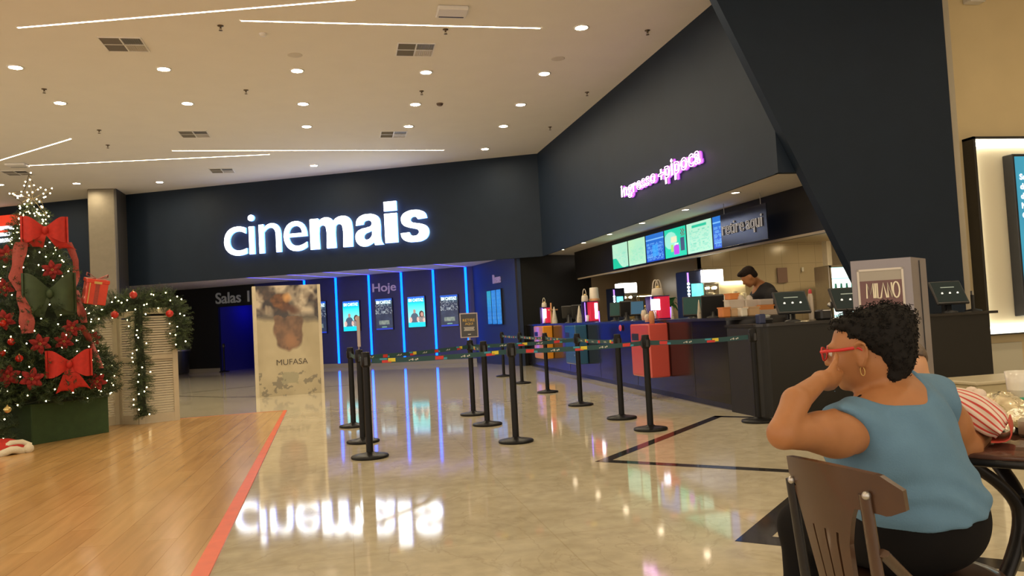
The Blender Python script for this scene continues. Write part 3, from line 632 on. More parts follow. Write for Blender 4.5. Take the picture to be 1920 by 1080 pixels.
# small white lamp and bits in the dark alcove
q = at_y(338, 565, 33.5); t = thing('emergency_lamp', 'small white bar lamp glowing in the dark alcove behind the garland', 'lamp', tuple(q)); mb = MB(); mb.box((0, 0, 0), (.36, .03, .05)); mb.build('tube', mat('white_bar_lamp', (1, 1, 1), emis=5), t); mb = MB(); mb.box((0, .03, 0), (.42, .04, .09)); mb.build('housing', DARKP, t)
mb = MB(); mb.wall((-13, 34.0), (-8.2, 34.0), 0, 3.05, .1); struct(mb.build('wall_alcove', DARKW))
t = thing('waste_bin', 'bulky black bin standing in the dark alcove left of the lit doorway', 'bin', (-5.75, 30.0, 0)); mb = MB(); mb.lathe([(0, 0), (.33, 0), (.36, .05), (.42, .8), (.40, .95), (.3, 1.02), (0, 1.04)], n=20); mb.build('body', DARKP, t); mb = MB(); mb.lathe([(.42, .80), (.44, .81), (.44, .85), (.42, .86)], n=20); mb.build('rim', ALU, t)
# far-left shop front
t = thing('shop_sign', 'red fascia band with white lit stripes behind the tree, far left', 'sign', (-10.6, 27.3, 4.4))
fl = A3 + FD[0] * 0
def onL(px, py, off): return at_p(px, py, A3 + nF * off, nF)
a, b = onL(-25, 418, .05), onL(37, 414, .05); mb = MB(); L = np.linalg.norm((b - a)[:2]); T = onL(15, 403, .05)[2]; Bt = onL(15, 437, .05)[2]
mb.prism([(0, 0), (L * .6, 0), (L * .75, (T - Bt) * .42), (L, (T - Bt) * .42), (L, T - Bt), (0, T - Bt)], [a[0], a[1], Bt], uF, Z3, .05); mb.build('red_band', mat('shop_sign_red', (.75, .05, .02), emis=.75), t, world=True)
for k, (y0, y1) in enumerate(((424, 431), (436, 442), (447, 454))):
    q = onL(-20, (y0 + y1) / 2, .08); mb = MB(); h_ = onL(8, y0, .08)[2] - onL(8, y1, .08)[2]; L2 = np.linalg.norm((onL(22 - k * 2, y0, .08) - q)[:2]); mb.prism([(0, 0), (L2 * .96, 0), (L2, h_), (0, h_)], [q[0], q[1], onL(8, y1, .08)[2]], uF, Z3, .05); mb.build('lit_stripe', mat('shop_sign_white', (1, 1, 1), emis=2.2, ecol=(.8, .92, 1)), t, world=True)

# ================================================================== FILM STANDEE
sa, sb = np.array(at_z(481, 746, 0)), np.array(at_z(606, 736, 0)); us = _nz(sb - sa); ns = np.array([us[1], -us[0], 0]); W_ = 1.30; H_ = 2.17
t = thing('film_standee', 'tall printed cardboard film standee with rocks and golden shape, MUFASA lettering', 'standee', tuple(sa))
mb = MB(); mb.prism([(0, 0), (W_, 0), (W_, H_), (0, H_)], (0, 0, 0), us, Z3, .26); mb.build('box_body', mat('standee_cardboard', (.62, .55, .40), rough=.6, noise=.05), t)
def pic_stand(u, v):
    wu = u + .16 * (fbm(u * 4, v * 6, 31) - .5); wv = v + .10 * (fbm(u * 4 + 7, v * 6, 37) - .5); n = fbm(u * 3.1, v * 5, 2); m_ = fbm(u * 11, v * 18, 6)
    c = mixc((.38, .32, .2), (.60, .53, .36), n)
    if wv > .72: r = fbm(wu * 5 + 1, wv * 8, 9); c = mixc((.045, .04, .045), (.60, .52, .40), (r - .36) * 3.4); c = mixc(c, (.16, .10, .07), 1.3 * (m_ - .45))
    if .66 < wv < .76: c = mixc(c, (.07, .065, .07), .85 * (1 - abs(wv - .71) * 18))
    k = ((wu - .42) / .16) ** 2 + ((wv - .84) / .075) ** 2; c = mixc(mixc((.30, .13, .05), (.07, .035, .025), fbm(u * 15, v * 22, 3) * 1.3), c, (k - .6) * 2) if k < 1.2 else c
    k = ((wu - .52) / .085) ** 2 + ((wv - .875) / .045) ** 2; c = mixc((.66, .36, .14), c, k) if k < 1 else c
    k = ((wu - .57) / .22) ** 2 + ((wv - .78) / .05) ** 2; c = mixc((.13, .06, .04), c, k * .9) if k < 1.1 else c
    k = abs((wu - .50) / .27) ** 3 + (abs((wv - .60) / .20) ** 3 if wv < .60 else 0); c = mixc(mixc((.09, .065, .055), (.28, .16, .10), fbm(u * 9, v * 13, 12) * 1.25 - .1 + .5 * (.62 - wv)), c, (k - .72) * 3) if k < 1.1 and wv < .72 else c
    k = ((wu - .55) / .16) ** 2 + ((wv - .48) / .08) ** 2; c = mixc((.42, .22, .12), c, .25 + .75 * k) if k < 1 and m_ > .4 else c
    if v < .22 and fbm(u * 12, v * 26, 15) > .60: c = mixc(c, (.16, .15, .12), .7)
    if .10 < wv < .19 and .35 < wu < .62: c = mixc(c, (.25, .26, .18), .5)
    return c
picture('printed_face', t, ns * .003 + us * .06, us, Z3, W_ - .12, H_, pic_stand, 90, 150, world=False, rough=.35, mname='standee_print')
mb = MB(); put_text(mb, 'MUFASA', ns * .006 + us * .40 + Z3 * .60, us, Z3, .60, .11, .003, offset=.0); mb.build('title_text', mat('standee_title', (.10, .08, .06), rough=.5), t)

# ================================================================== BARRIERS
POST = mat('barrier_black', (.005, .005, .0055), rough=.42, noise=.1, spec=.25); BELT = mat('belt_teal', (.018, .07, .08), rough=.7)
BP = [BELT, mat('belt_red', (.62, .04, .04), rough=.6), mat('belt_yellow', (.75, .62, .05), rough=.6), mat('belt_blue', (.05, .30, .42), rough=.6), mat('belt_white', (.62, .62, .58), rough=.6)]
S = thing('barrier_post', 'x', 'barrier post', (0, 0, 0), 0, 'queue barrier posts')
mb = MB(); mb.lathe([(0, 0), (.172, 0), (.178, .012), (.172, .024), (.12, .034), (.06, .040), (.045, .05), (.034, .055)], n=32); mb.build('base', POST, S)
mb = MB(); mb.lathe([(.033, .05), (.033, .86)], n=20); mb.build('pole', POST, S)
mb = MB(); mb.lathe([(.033, .85), (.043, .86), (.043, .955), (.040, .965), (.040, .985), (.034, .992), (0, .994)], n=24); mb.build('belt_head', POST, S)
mb = MB()
for a in range(4):
    d = np.array([math.cos(a * PI / 2), math.sin(a * PI / 2)]); mb.box((d[0] * .043, d[1] * .043, .905), (.012, .03, .075), rz=a * PI / 2)
mb.build('belt_slot', DARKP, S)
posts = {'A1': (.188, 7.72), 'A2': (.149, 8.80), 'A3': (.065, 10.30), 'B1': (1.635, 7.90), 'B2': (1.611, 9.40), 'B3': (1.63, 10.56), 'C1': (3.083, 7.94), 'C2': (3.142, 8.99), 'C3': (3.157, 10.71), 'C4': (3.266, 12.97), 'C5': (3.339, 15.25), 'C6': (3.441, 17.57), 'D1': (4.27, 7.86)}
pl = {'A1': 'nearest of the left row of three', 'A2': 'middle of the left row, carrying the edge-on sign', 'A3': 'farthest of the left row of three', 'B1': 'nearest of the middle row', 'B2': 'second of the middle row', 'B3': 'third of the middle row, carrying the small sign', 'C1': 'nearest of the long right row before the red counter box', 'C2': 'second of the long right row', 'C3': 'third of the long right row',
      'C4': 'fourth of the long right row, before the orange counter box', 'C5': 'fifth of the long right row', 'C6': 'farthest of the long right row', 'D1': 'beside the near corner of the counter'}
f0 = True
for k, (x, y) in posts.items():
    lb = 'black belt barrier post, ' + pl[k]
    if f0: S.location = (x, y, 0); S['label'] = lb; f0 = False
    else: dup(S, (x, y, 0), label=lb)
q = at_z(424, 696, 0); dup(S, (q[0], q[1] - .4, 0), label='black belt barrier post standing in the blue theatre doorway')
def belt(k0, k1, lb, z=.905, sag=.012, r=.048):
    a = np.array([*(posts[k0] if isinstance(k0, str) else k0), z]); b = np.array([*(posts[k1] if isinstance(k1, str) else k1), z]); u = b - a; L = np.linalg.norm(u); u /= L; a = a + u * .053; b = b - u * .053; L -= .106
    n = np.array([u[1], -u[0], 0]); n = n if n[1] < 0 or (abs(n[1]) < .3 and n[0] < 0) else -n
    mb = MB(); zz = lambda s: -sag * 4 * s * (1 - s)
    mb.grid(lambda s, v: a + u * L * s + Z3 * (zz(s) + (v - .5) * r) , 24, 1, 0, .0016, sm=False)
    x = .10; rr = random.Random(hash(k0 if isinstance(k0, str) else 'z') % 97 + 5 if False else len(lb)); kk = len(lb) % 4
    def patch(x0, x1, z0, z1, m):
        for sgn in (1, -1):
            P = [a + u * xx + Z3 * (zz(xx / L) + zz_) + n * (.0022 * sgn - .0008) for xx, zz_ in ((x0, z0), (x1, z0), (x1, z1), (x0, z1))]
            mb.add(P, [[0, 1, 2, 3] if sgn > 0 else [3, 2, 1, 0]], m)
    while x < L - .2:
        if kk % 4 == 0: patch(x, x + .09, -.022, .002, 1); patch(x + .06, x + .13, -.014, .02, 2); patch(x - .02, x + .05, .004, .022, 3)
        elif kk % 4 == 2: patch(x, x + .085, -.018, .016, 1); patch(x + .08, x + .12, -.02, .0, 3)
        else:
            for j in range(6): patch(x + j * .016, x + j * .016 + .012, -.012 + (j % 2) * .006, -.004 + (j % 3) * .006, 4)
        x += .26; kk += 1
    tag(mb.build('barrier_belt', BP), lb, 'barrier belt', 'patterned barrier belts')
belt('A1', 'B1', 'dark patterned belt from the nearest left post to the middle row'); belt('B1', 'C1', 'dark patterned belt from the middle row to the near right post'); belt('C1', 'D1', 'dark patterned belt from the near right post to the counter corner')
belt('A2', 'B3', 'dark patterned belt of the second lane, left part'); belt('B3', 'C3', 'dark patterned belt of the second lane, right part')
belt('C2', 'C3', 'dark patterned belt between second and third right-row posts'); belt('C3', 'C4', 'dark patterned belt between third and fourth right-row posts'); belt('C4', 'C5', 'dark patterned belt between fourth and fifth right-row posts'); belt('C5', 'C6', 'dark patterned belt between the two farthest right-row posts')
belt('A1', 'A2', 'short patterned belt between the two nearest left-row posts'); belt('A2', 'A3', 'short patterned belt between the two farther left-row posts'); belt('B2', 'B3', 'short patterned belt between second and third middle-row posts')
# little signs on posts
def post_sign(k, rz, lb, text):
    x, y = posts[k]; t = thing('post_sign', lb, 'sign', (x, y, .994), rz)
    mb = MB(); mb.bb(-.012, .012, -.006, .006, 0, .04); mb.bb(-.12, .12, -.02, .012, .03, .36, 0, .004); mb.build('frame', mat('sign_frame_grey', (.42, .36, .34), rough=.4, metal=.5), t)
    mb = MB(); mb.bb(-.105, .105, -.0225, -.02, .045, .345); mb.build('panel', mat('sign_panel_dark', (.05, .05, .055), rough=.4), t)
    g = mat('sign_gold_text', (.62, .42, .08), rough=.5); wv = mat('sign_white_text', (.6, .58, .52), rough=.5)
    mb = MB(); put_text(mb, 'RETIRE', (-.08, -.0226, .245), (1, 0, 0), (0, 0, 1), .16, .036, .0015, offset=.01); put_text(mb, 'AQUI', (-.052, -.0226, .195), (1, 0, 0), (0, 0, 1), .105, .036, .0015, offset=.01); mb.build('heading_text', g, t)
    mb = MB()
    for j in range(3): mb.bb(-.07 + .008 * (j % 2), .07 - .008 * (j % 2), -.024, -.0225, .125 + j * .018, .135 + j * .018)
    mb.bb(-.02, .02, -.024, -.0225, .07, .08); mb.build('small_print', wv, t)
post_sign('B3', -.10, 'small framed dark sign with gold heading on a middle-row post', 1)
post_sign('A2', PI / 2 - .0, 'small framed sign seen edge-on above the left barrier posts', 1)
# ================================================================== CHRISTMAS CORNER
NEED = mat('fir_needles', (.03, .055, .02), rough=.6, noise=.35, nscale=3); NEED2 = mat('fir_needles_light', (.06, .095, .03), rough=.6, noise=.3, nscale=5)
BULB = mat('fairy_light', (1, .9, .6), emis=26, ecol=(1, .80, .42)); WIRE = mat('green_wire', (.02, .04, .02), rough=.5)
RED = mat('red_velvet', (.50, .022, .012), rough=.75, noise=.12, nscale=20); REDG = mat('red_glitter', (.42, .03, .02), rough=.4, metal=.3, noise=.3, nscale=80); REDM = mat('red_ribbon_mesh', (.33, .05, .035), rough=.6, noise=.2, nscale=60)
GRNV = mat('green_velvet', (.035, .06, .02), rough=.7, noise=.2); GOLD = mat('gold_trim', (.6, .42, .14), rough=.35, metal=.8)
def sprig(rs, L=.16, n=26, r=.0022, nl=.035):
    """one fir sprig along +x: list of needle quads"""
    V = []; Fq = []
    for i in range(n):
        x = L * (i + .5) / n; a = rs.rand() * 2 * PI; l = nl * (1.1 - .5 * i / n) * (.8 + .4 * rs.rand())
        d = np.array([.55, math.cos(a) * .83, math.sin(a) * .83]); s = _nz(np.cross(d, [0.3, .5, .8])) * r; p = np.array([x, 0, 0]); k = len(V)
        V += [p - s, p + s, p + d * l + s * .3, p + d * l - s * .3]; Fq.append([k, k + 1, k + 2, k + 3])
    k = len(V); V += [(0, -.002, 0), (0, .002, 0), (L, .001, 0), (L, -.001, 0), ]; Fq.append([k, k + 1, k + 2, k + 3]); return np.array(V, float), Fq
SPR_ = [sprig(NR) for _ in range(6)]
SPL_ = [sprig(NR, .22, 34, .0042, .062) for _ in range(6)]
def scatter(mb, pts, dirs, sc, lib=SPR_, m2=.3):
    for p, d, s in zip(pts, dirs, sc):
        V, Fq = lib[NR.randint(len(lib))]; x, y, z = basis(d); a = NR.rand() * 2 * PI
        x, y = x * math.cos(a) + y * math.sin(a), -x * math.sin(a) + y * math.cos(a)
        mb.add(p + s * (np.outer(V[:, 0], z) + np.outer(V[:, 1], x) + np.outer(V[:, 2], y)), Fq, 1 if NR.rand() < m2 else 0)
TX, TY = -3.97, 11.6
def trad(z): return .93 * max(0, (3.12 - z) / 2.62) ** .80 * (1 + .06 * math.sin(z * 9))
t = thing('christmas_tree', 'tall decorated christmas tree with lit star standing on a green box', 'christmas tree', (TX, TY, .5))
mb = MB(); pts = []; dirs = []; sc = []
for i in range(3300):
    z = .5 + 2.62 * (1 - NR.rand() ** .62) if i % 5 else .5 + NR.rand() * .5; a = NR.rand() * 2 * PI; R_ = trad(z) * (1 - .45 * NR.rand() ** 2.2)
    pts.append([R_ * .86 * math.cos(a), R_ * .86 * math.sin(a), z - .5 + .03]); dirs.append([math.cos(a), math.sin(a), -.25 + .7 * NR.rand()]); sc.append((.8 + .5 * NR.rand()) * min(1, .42 + .75 * R_))
scatter(mb, np.array(pts), dirs, sc, SPL_); mb.build('foliage', [NEED, NEED2], t)
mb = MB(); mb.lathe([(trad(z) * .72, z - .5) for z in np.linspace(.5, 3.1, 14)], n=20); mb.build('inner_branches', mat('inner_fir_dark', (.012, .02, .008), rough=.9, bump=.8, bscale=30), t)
mb = MB(); mb.cyl((0, 0, 0), (0, 0, 2.5), .05, .015, 10); mb.build('trunk', mat('trunk_brown', (.08, .05, .03), rough=.8), t)
def tree_pt(px, py, k=1.0):
    """front surface point of the tree along a picture ray"""
    r = ray(px, py); r = r / np.linalg.norm(r); best = None
    for s in np.arange(9.2, 12.5, .02):
        p = _O + r * s; d = math.hypot(p[0] - TX, p[1] - TY); R_ = trad(p[2]) * k if p[2] > .4 else .9
        if best is None or d - R_ < best[0]: best = (d - R_, p)
        if d < R_: return p
    return best[1]
# lit wire star
sc0 = at_y(68, 380, TY); t = thing('star_topper', 'five-pointed wire star of small lights on the tree top', 'tree star', (TX, TY, 3.05))
st = []
for k in range(10): a = PI / 2 + k * PI / 5 + .08; R_ = .30 if k % 2 == 0 else .13; st.append([R_ * math.cos(a) * .93, 0, R_ * math.sin(a) * 1.06 + .13])
WS = mat('star_wire', (.25, .2, .12), rough=.4, metal=.7)
mb = MB()
for k in range(10):
    for yy in (-.04, .04): mb.cyl(np.array(st[k]) + [0, 0, 0], np.array(st[(k + 1) % 10]), .004, n=5)
    mb.cyl(st[k], (0, -.05 if k % 2 else .05, .13), .0035, n=5)
mb.cyl((0, 0, -.3), (0, 0, .05), .008, n=6); mb.build('frame', WS, t)
mb = MB()
for k in range(10):
    for j in range(3): p = np.array(st[k]) * (1 - j / 3) + np.array(st[(k + 1) % 10]) * j / 3 + (NR.rand(3) - .5) * .05; mb.sph(p, .0095, 4)
    p = (np.array(st[k]) + [0, 0, .13]) / 2 + (NR.rand(3) - .5) * .05; mb.sph(p, .0095, 4)
for j in range(16): mb.sph((NR.rand(3) - .5) * [.32, .1, .34] + [0, 0, -.02], .0095, 4)
tag(mb.build('bulb', BULB, t), kind='stuff')
# fairy lights of the tree
t = thing('string_lights', 'warm white fairy lights wound round the christmas tree', 'string lights', (TX, TY, .5))
mb = MB(); mw_ = MB(); prev = None
for i in range(330):
    z = .52 + 2.5 * (i / 330.) ** 1.15; a = i * 2.399963; R_ = trad(z) * 1.02; p = np.array([R_ * math.cos(a), R_ * math.sin(a), z - .5]) + (NR.rand(3) - .5) * .05; mb.sph(p, .0085, 3)
for j in range(12):
    pp = []; z0 = .55 + j * .19
    for q in range(24): a = q / 24 * 2 * PI; z = z0 + .04 * math.sin(a * 5 + j); R_ = trad(z) * 1.0; pp.append([R_ * math.cos(a), R_ * math.sin(a), z - .5])
    mw_.tube(pp, .0025, 4, closed=True)
mw_.build('cord', WIRE, t); tag(mb.build('bulb', BULB, t), kind='stuff')
# green base box
bc = np.array([-3.81, 10.93]); e1 = _nz(np.array([.62, .86])); e2 = np.array([-e1[1], e1[0]]); t = thing('tree_base_box', 'low dark green box under the christmas tree', 'base box', (*(bc + e1 * .55 + e2 * .55), 0), math.atan2(e1[1], e1[0]))
GB = mat('green_felt', (.03, .065, .018), rough=.8, noise=.12, nscale=12); mb = MB(); mb.bb(-.55, .55, -.55, .55, 0, .5, 0, .01); mb.build('body', GB, t); mb = MB(); mb.bb(-.56, .56, -.56, .56, .485, .51, 0, .008); mb.build('lid', GB, t)
# foliage column in front-left of the box
def bush(cx, cy, h, r0, name, label, cat, n=520):
    t = thing(name, label, cat, (cx, cy, 0)); mb = MB(); pts = []; dirs = []; sc = []
    for i in range(n): z = NR.rand() * h; a = NR.rand() * 2 * PI; R_ = r0 * (1 - .6 * (z / h) ** 2) * (.75 + .25 * NR.rand()); pts.append([R_ * math.cos(a), R_ * math.sin(a), z]); dirs.append([math.cos(a), math.sin(a), .2]); sc.append(.8 + .4 * NR.rand())
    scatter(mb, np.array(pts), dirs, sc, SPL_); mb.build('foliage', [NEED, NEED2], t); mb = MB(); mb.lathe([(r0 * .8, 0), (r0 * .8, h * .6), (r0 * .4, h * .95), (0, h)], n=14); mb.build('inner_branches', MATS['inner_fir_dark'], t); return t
bush(-4.42, 10.55, 1.5, .38, 'small_fir', 'lower fir in front of the tree box at the left edge', 'christmas tree')
t = thing('string_lights', 'warm fairy lights on the lower fir at the left edge', 'string lights', (-4.42, 10.55, 0)); mb = MB()
for i in range(50): z = .15 + 1.35 * i / 50; a = i * 2.4; R_ = .40 * (1 - .6 * (z / 1.5) ** 2) + .04; mb.sph((R_ * math.cos(a), R_ * math.sin(a), z), .009, 3)
mb.build('bulb', BULB, t)
mw_ = MB(); mw_.tube([[.4 * (1 - .6 * (z / 1.5) ** 2) * math.cos(z * 14), .4 * (1 - .6 * (z / 1.5) ** 2) * math.sin(z * 14), z] for z in np.linspace(.15, 1.45, 60)], .0025, 4); mw_.build('cord', WIRE, t)
# bows
def facing(p):
    d = _O - np.array(p); d[2] = 0; d = _nz(d); return np.array([-d[1], d[0], 0.]), Z3, d      # right, up, outward as seen from the room
def bow(px, py, w, label, m, tails=((-.28, -.55), (.42, -.62)), drop=1.0, hs=1.0, k=1.06):
    p = tree_pt(px, py, k); rx, uz, out = facing(p); rx = -rx if rx.dot([1, 0, 0]) < 0 else rx; p = p + out * .06
    t = thing('ribbon_bow', label, 'bow', tuple(p)); T = lambda x, y, z: rx * x + uz * y + out * z
    for s in (-1, 1):
        def lobe(u, v, s=s, back=1):
            th = u * PI; x = s * w * (.03 + .47 * math.sin(th / 2) ** .8 if False else 0)
            xx = s * w * .5 * (u ** .8); hh = w * hs * (.10 + .26 * math.sin(min(1, u * 1.15) * PI / 2)) * (1 - .0 * u)
            z = back * .085 * math.sin(u * PI) + .02; return T(xx, (v - .5) * 2 * hh + w * .03 * u, z)
        mb = MB(); mb.grid(lambda u, v, s=s: lobe(u, v, s, 1), 12, 8, 0, .006); mb.grid(lambda u, v, s=s: lobe(u, v, s, -.3), 12, 8, 0, .006); mb.grid(lambda u, v, s=s: lobe(1, v, s, 1) * 1 + T(s * .02 * math.sin(u * PI), 0, (.5 - u) * .05), 4, 8, 0, .005)
        mb.build('loop', m, t)
    for k_, (tx, ty) in enumerate(tails):
        def tail(u, v, tx=tx, ty=ty):
            wd = w * (.06 + .15 * u); cut = (.10 * w * (1 - abs(v - .5) * 2) if u > .99 else 0)
            return T(w * tx * u + (v - .5) * 2 * wd, w * ty * u + cut, .03 + .03 * math.sin(u * 4))
        mb = MB(); mb.grid(tail, 12, 6, 0, .005); mb.build('tail', m, t)
    mb = MB(); mb.sph(T(0, 0, .05), 1, 8, 0, np.column_stack([rx * w * .075, uz * w * .11, out * .045])); mb.build('knot', m, t)
bow(84, 434, .50, 'big red velvet bow near the top of the tree', RED, hs=.95, tails=((-.26, -.46), (.50, -.50)))
bow(130, 683, .47, 'red velvet bow low on the right side of the tree', RED, tails=((-.12, -.75), (.27, -.68)))
bow(93, 552, .56, 'dark green velvet bow in the middle of the tree', GRNV, hs=1.25, tails=((-.35, -.55), (.35, -.55)))
# red ribbons winding down
def ribbon(P, wd, label, m=REDM, k=1.04):
    Q = [tree_pt(x, y, k) for x, y in P]; Q = [q + facing(q)[2] * .05 for q in Q]; rx = facing(Q[0])[0]; rx = rx if rx[0] > 0 else -rx
    Qs = np.array(Q); tt = np.linspace(0, len(Q) - 1, 26); C = np.column_stack([np.interp(tt, range(len(Q)), Qs[:, i]) for i in range(3)])
    mb = MB(); mb.grid(lambda u, v: C[int(round(u * 25))] + rx * (v - .5) * wd * (1 + .15 * math.sin(u * 11)) + facing(Q[0])[2] * .02 * math.sin(v * PI), 25, 4, 0, .003)
    tag(mb.build('ribbon', m), label, 'ribbon', 'red mesh ribbons on the tree')
ribbon([(40, 455), (34, 490), (29, 520), (40, 545)], .14, 'red mesh ribbon left of the big top bow'); ribbon([(45, 545), (47, 575), (50, 600), (52, 625)], .15, 'red mesh ribbon left of the green bow')
ribbon([(128, 455), (142, 490), (143, 520), (135, 545)], .08, 'thin red ribbon right of the top bow'); ribbon([(140, 545), (150, 575), (158, 605)], .09, 'red mesh ribbon under the red gift box'); ribbon([(152, 610), (170, 640), (180, 668), (190, 690)], .07, 'thin red ribbon on the right edge of the tree')
# poinsettias
REDP = mat('poinsettia_red', (.27, .012, .01), rough=.8, noise=.25, nscale=30)
def flower(px, py, r, label, k=1.0, m=REDP):
    p = tree_pt(px, py, k); rx, uz, out = facing(p); p = p + out * .05; t = thing('poinsettia', label, 'flower', tuple(p), 0, 'red poinsettias on the tree')
    for ring, (n, rr, zz) in enumerate(((6, 1, 0), (5, .62, .025))):
        for i in range(n):
            a = i / n * 2 * PI + ring * .5 + px; d = rx * math.cos(a) + uz * math.sin(a); s = np.cross(out, d)
            mb = MB(); mb.grid(lambda u, v: d * (r * rr * u) + s * (v - .5) * 2 * r * .27 * rr * math.sin(min(1, u * .93 + .05) * PI) ** .8 + out * (zz + .25 * r * math.sin(u * 2.4) - .1 * r * abs(v - .5)), 7, 4, 0, .002); mb.build('petal', m, t)
    mb = MB()
    for j in range(5): mb.sph(out * .04 + rx * .012 * math.cos(j * 1.26) + uz * .012 * math.sin(j * 1.26), .007, 4)
    mb.build('flower_centre', GOLD, t)
for x, y, r, nm in ((98, 507, .13, 'under the top bow'), (12, 478, .13, 'at the left edge level with the top bow'), (8, 540, .12, 'at the left edge, upper'), (75, 645, .13, 'left of the lower red bow, upper'), (120, 640, .12, 'just above the lower red bow'), (60, 710, .14, 'low, left of the lower red bow'), (15, 705, .14, 'lowest left'), (182, 715, .12, 'at the lower right edge of the tree'), (135, 615, .12, 'between green bow and lower red bow'), (175, 635, .1, 'at the right edge above the shutters'), (8, 600, .13, 'at the left edge beside the glossy baubles')):
    flower(x, y, r, 'red poinsettia on the tree, ' + nm)
GLR = mat('red_glass_ball', (.55, .02, .01), rough=.12, coat=.6); GLG = mat('gold_glass_ball', (.62, .5, .2), rough=.2, metal=.8)
def bauble(p, r, label, m, group='baubles'):
    t = thing('bauble', label, 'bauble', tuple(p), 0, group); mb = MB(); mb.sph((0, 0, 0), r, 10); mb.build('ball', m, t); mb = MB(); mb.cyl((0, 0, r * .95), (0, 0, r * 1.2), r * .22, n=8); mb.tube([(r * .12 * math.cos(a), 0, r * 1.28 + r * .12 * math.sin(a)) for a in np.linspace(0, 2 * PI, 9)[:-1]], r * .03, 4, closed=True); mb.build('cap', GOLD, t)
for x, y, nm, m in ((21, 641, 'red bauble at the left edge of the tree, upper', GLR), (36, 672, 'red bauble at the left part of the tree, lower', GLR), (4, 606, 'red bauble cut by the left edge', GLR), (90, 671, 'gold bauble left of the lower red bow', GLG), (3, 663, 'red bauble cut by the left edge, lowest', GLR)):
    q = tree_pt(x, y, 1.07); bauble(q + facing(q)[2] * .04, .045, nm, m)
q = at_y(14, 768, 10.15); bauble(q, .04, 'small gold bauble on the lower fir', GLG)
# gift box held in the tree
p = tree_pt(160, 545, 1.0); q = at_d(178, 548, 10.4); t = thing('gift_box', 'tilted shiny red gift box with ribbon at the right side of the tree', 'gift box', tuple(q)); Mx = np.array(Euler((.16, .14, .45)).to_matrix())
mb = MB(); mb.box((0, 0, 0), (.25, .25, .30), M=Mx, bev=.008); mb.build('box', mat('gift_red_foil', (.62, .05, .02), rough=.25, noise=.1), t); mb = MB(); mb.box(tuple(Mx @ [0, 0, .15]), (.27, .27, .05), M=Mx, bev=.006); mb.build('lid', MATS['gift_red_foil'], t)
mb = MB(); mb.box((0, 0, 0), (.255, .05, .305), M=Mx); mb.box((0, 0, 0), (.05, .255, .305), M=Mx); mb.build('ribbon_band', REDM, t); mb = MB(); mb.box(tuple(Mx @ [-.09, -.129, 0]), (.012, .004, .28), M=Mx); mb.box(tuple(Mx @ [0, -.137, .135]), (.09, .004, .03), M=Mx); mb.build('gold_line', GOLD, t)
for s in (-1, 1):
    mb = MB(); mb.grid(lambda u, v: Mx @ np.array([s * (.015 + .11 * math.sin(u * PI)), (v - .5) * .07, .18 + .07 * math.sin(u * PI) * (1 if u < .5 else .4) + .0]), 12, 4, 0, .004); mb.build('bow_loop', REDM, t)
# folding louvred screen
LOUV = mat('cream_painted_wood', (.58, .52, .38), rough=.5, noise=.04)
def shutter(a, b, zt, label):
    a = np.array([*a, 0.]); b = np.array([*b, 0.]); u = _nz(b - a); L = np.linalg.norm(b - a); t = thing('louvred_screen_panel', label, 'folding screen', tuple((a + b) / 2), math.atan2(u[1], u[0]), 'cream louvred screen panels')
    mb = MB(); s = L / 2
    for sx in (-1, 1): mb.bb(min(sx * (s - .075), sx * s), max(sx * (s - .075), sx * s), -.017, .017, 0, zt, 0, .004)
    for z0, z1 in ((0.0, .14), (zt - .09, zt), (zt * .55, zt * .55 + .07)): mb.bb(-s + .07, s - .07, -.014, .014, z0, z1, 0, .004)
    mb.build('frame', LOUV, t); mb = MB(); z = .16
    while z < zt - .10:
        if not (zt * .55 + .005 < z < zt * .55 + .065): mb.box((0, 0, z), (L - .14, .034, .007), M=Matrix.Rotation(.75, 3, 'X'))
        z += .036
    mb.build('slats', LOUV, t)
shutter((-3.78, 12.42), (-3.30, 12.86), 1.66, 'cream louvred screen panel beside the green box, half behind the tree'); shutter((-3.29, 12.86), (-2.99, 12.62), 1.66, 'cream louvred screen panel left of the hanging garland'); shutter((-2.98, 12.62), (-2.47, 12.88), 1.70, 'cream louvred screen panel right of the hanging garland')
# garland
def garland(P, r, label, n):
    P = np.array(P, float); seg = np.linalg.norm(np.diff(P, axis=0), axis=1); cum = np.r_[0, np.cumsum(seg)]; L = cum[-1]
    f = lambda s: np.array([np.interp(s * L, cum, P[:, i]) for i in range(3)])
    t = thing('fir_garland', label, 'garland', tuple(P[0])); mb = MB(); pts = []; dirs = []
    for i in range(n):
        s = NR.rand(); c = f(s); T = f(min(1, s + .01)) - f(max(0, s - .01)); x, y, z = basis(T); a = NR.rand() * 2 * PI; d = x * math.cos(a) + y * math.sin(a)
        pts.append(c - P[0] + d * r * .35); dirs.append(d + z * .7 * (NR.rand() - .2))
    scatter(mb, np.array(pts), dirs, (r / .11) * (.5 + .35 * NR.rand(n)), SPR_, .55); mb.build('foliage', [NEED, NEED2], t)
    mb = MB(); mb.tube([f(s) - P[0] for s in np.linspace(0, 1, 30)], r * .42, 8); mb.build('stem', MATS['inner_fir_dark'], t)
    mb = MB(); 
    for i in range(int(L * 15)):
        s = (i + .5) / int(L * 15); c = f(s); T = f(min(1, s + .01)) - f(max(0, s - .01)); x, y, z = basis(T); a = PI * .9 + NR.rand() * PI * 1.2; d = x * math.cos(a) + y * math.sin(a)
        d = d if d[1] < .2 else -d; mb.sph(c - P[0] + d * r * .95 + (NR.rand(3) - .5) * .05, .009, 4)
    mb.build('bulb', BULB, t); return f
g1 = garland([(-3.80, 12.35, 1.68), (-3.45, 12.7, 1.66), (-3.2, 12.72, 1.82), (-2.95, 12.6, 1.80), (-2.7, 12.68, 1.84), (-2.50, 12.75, 1.80)], .15, 'fir garland with lights along the top of the cream screens', 620)
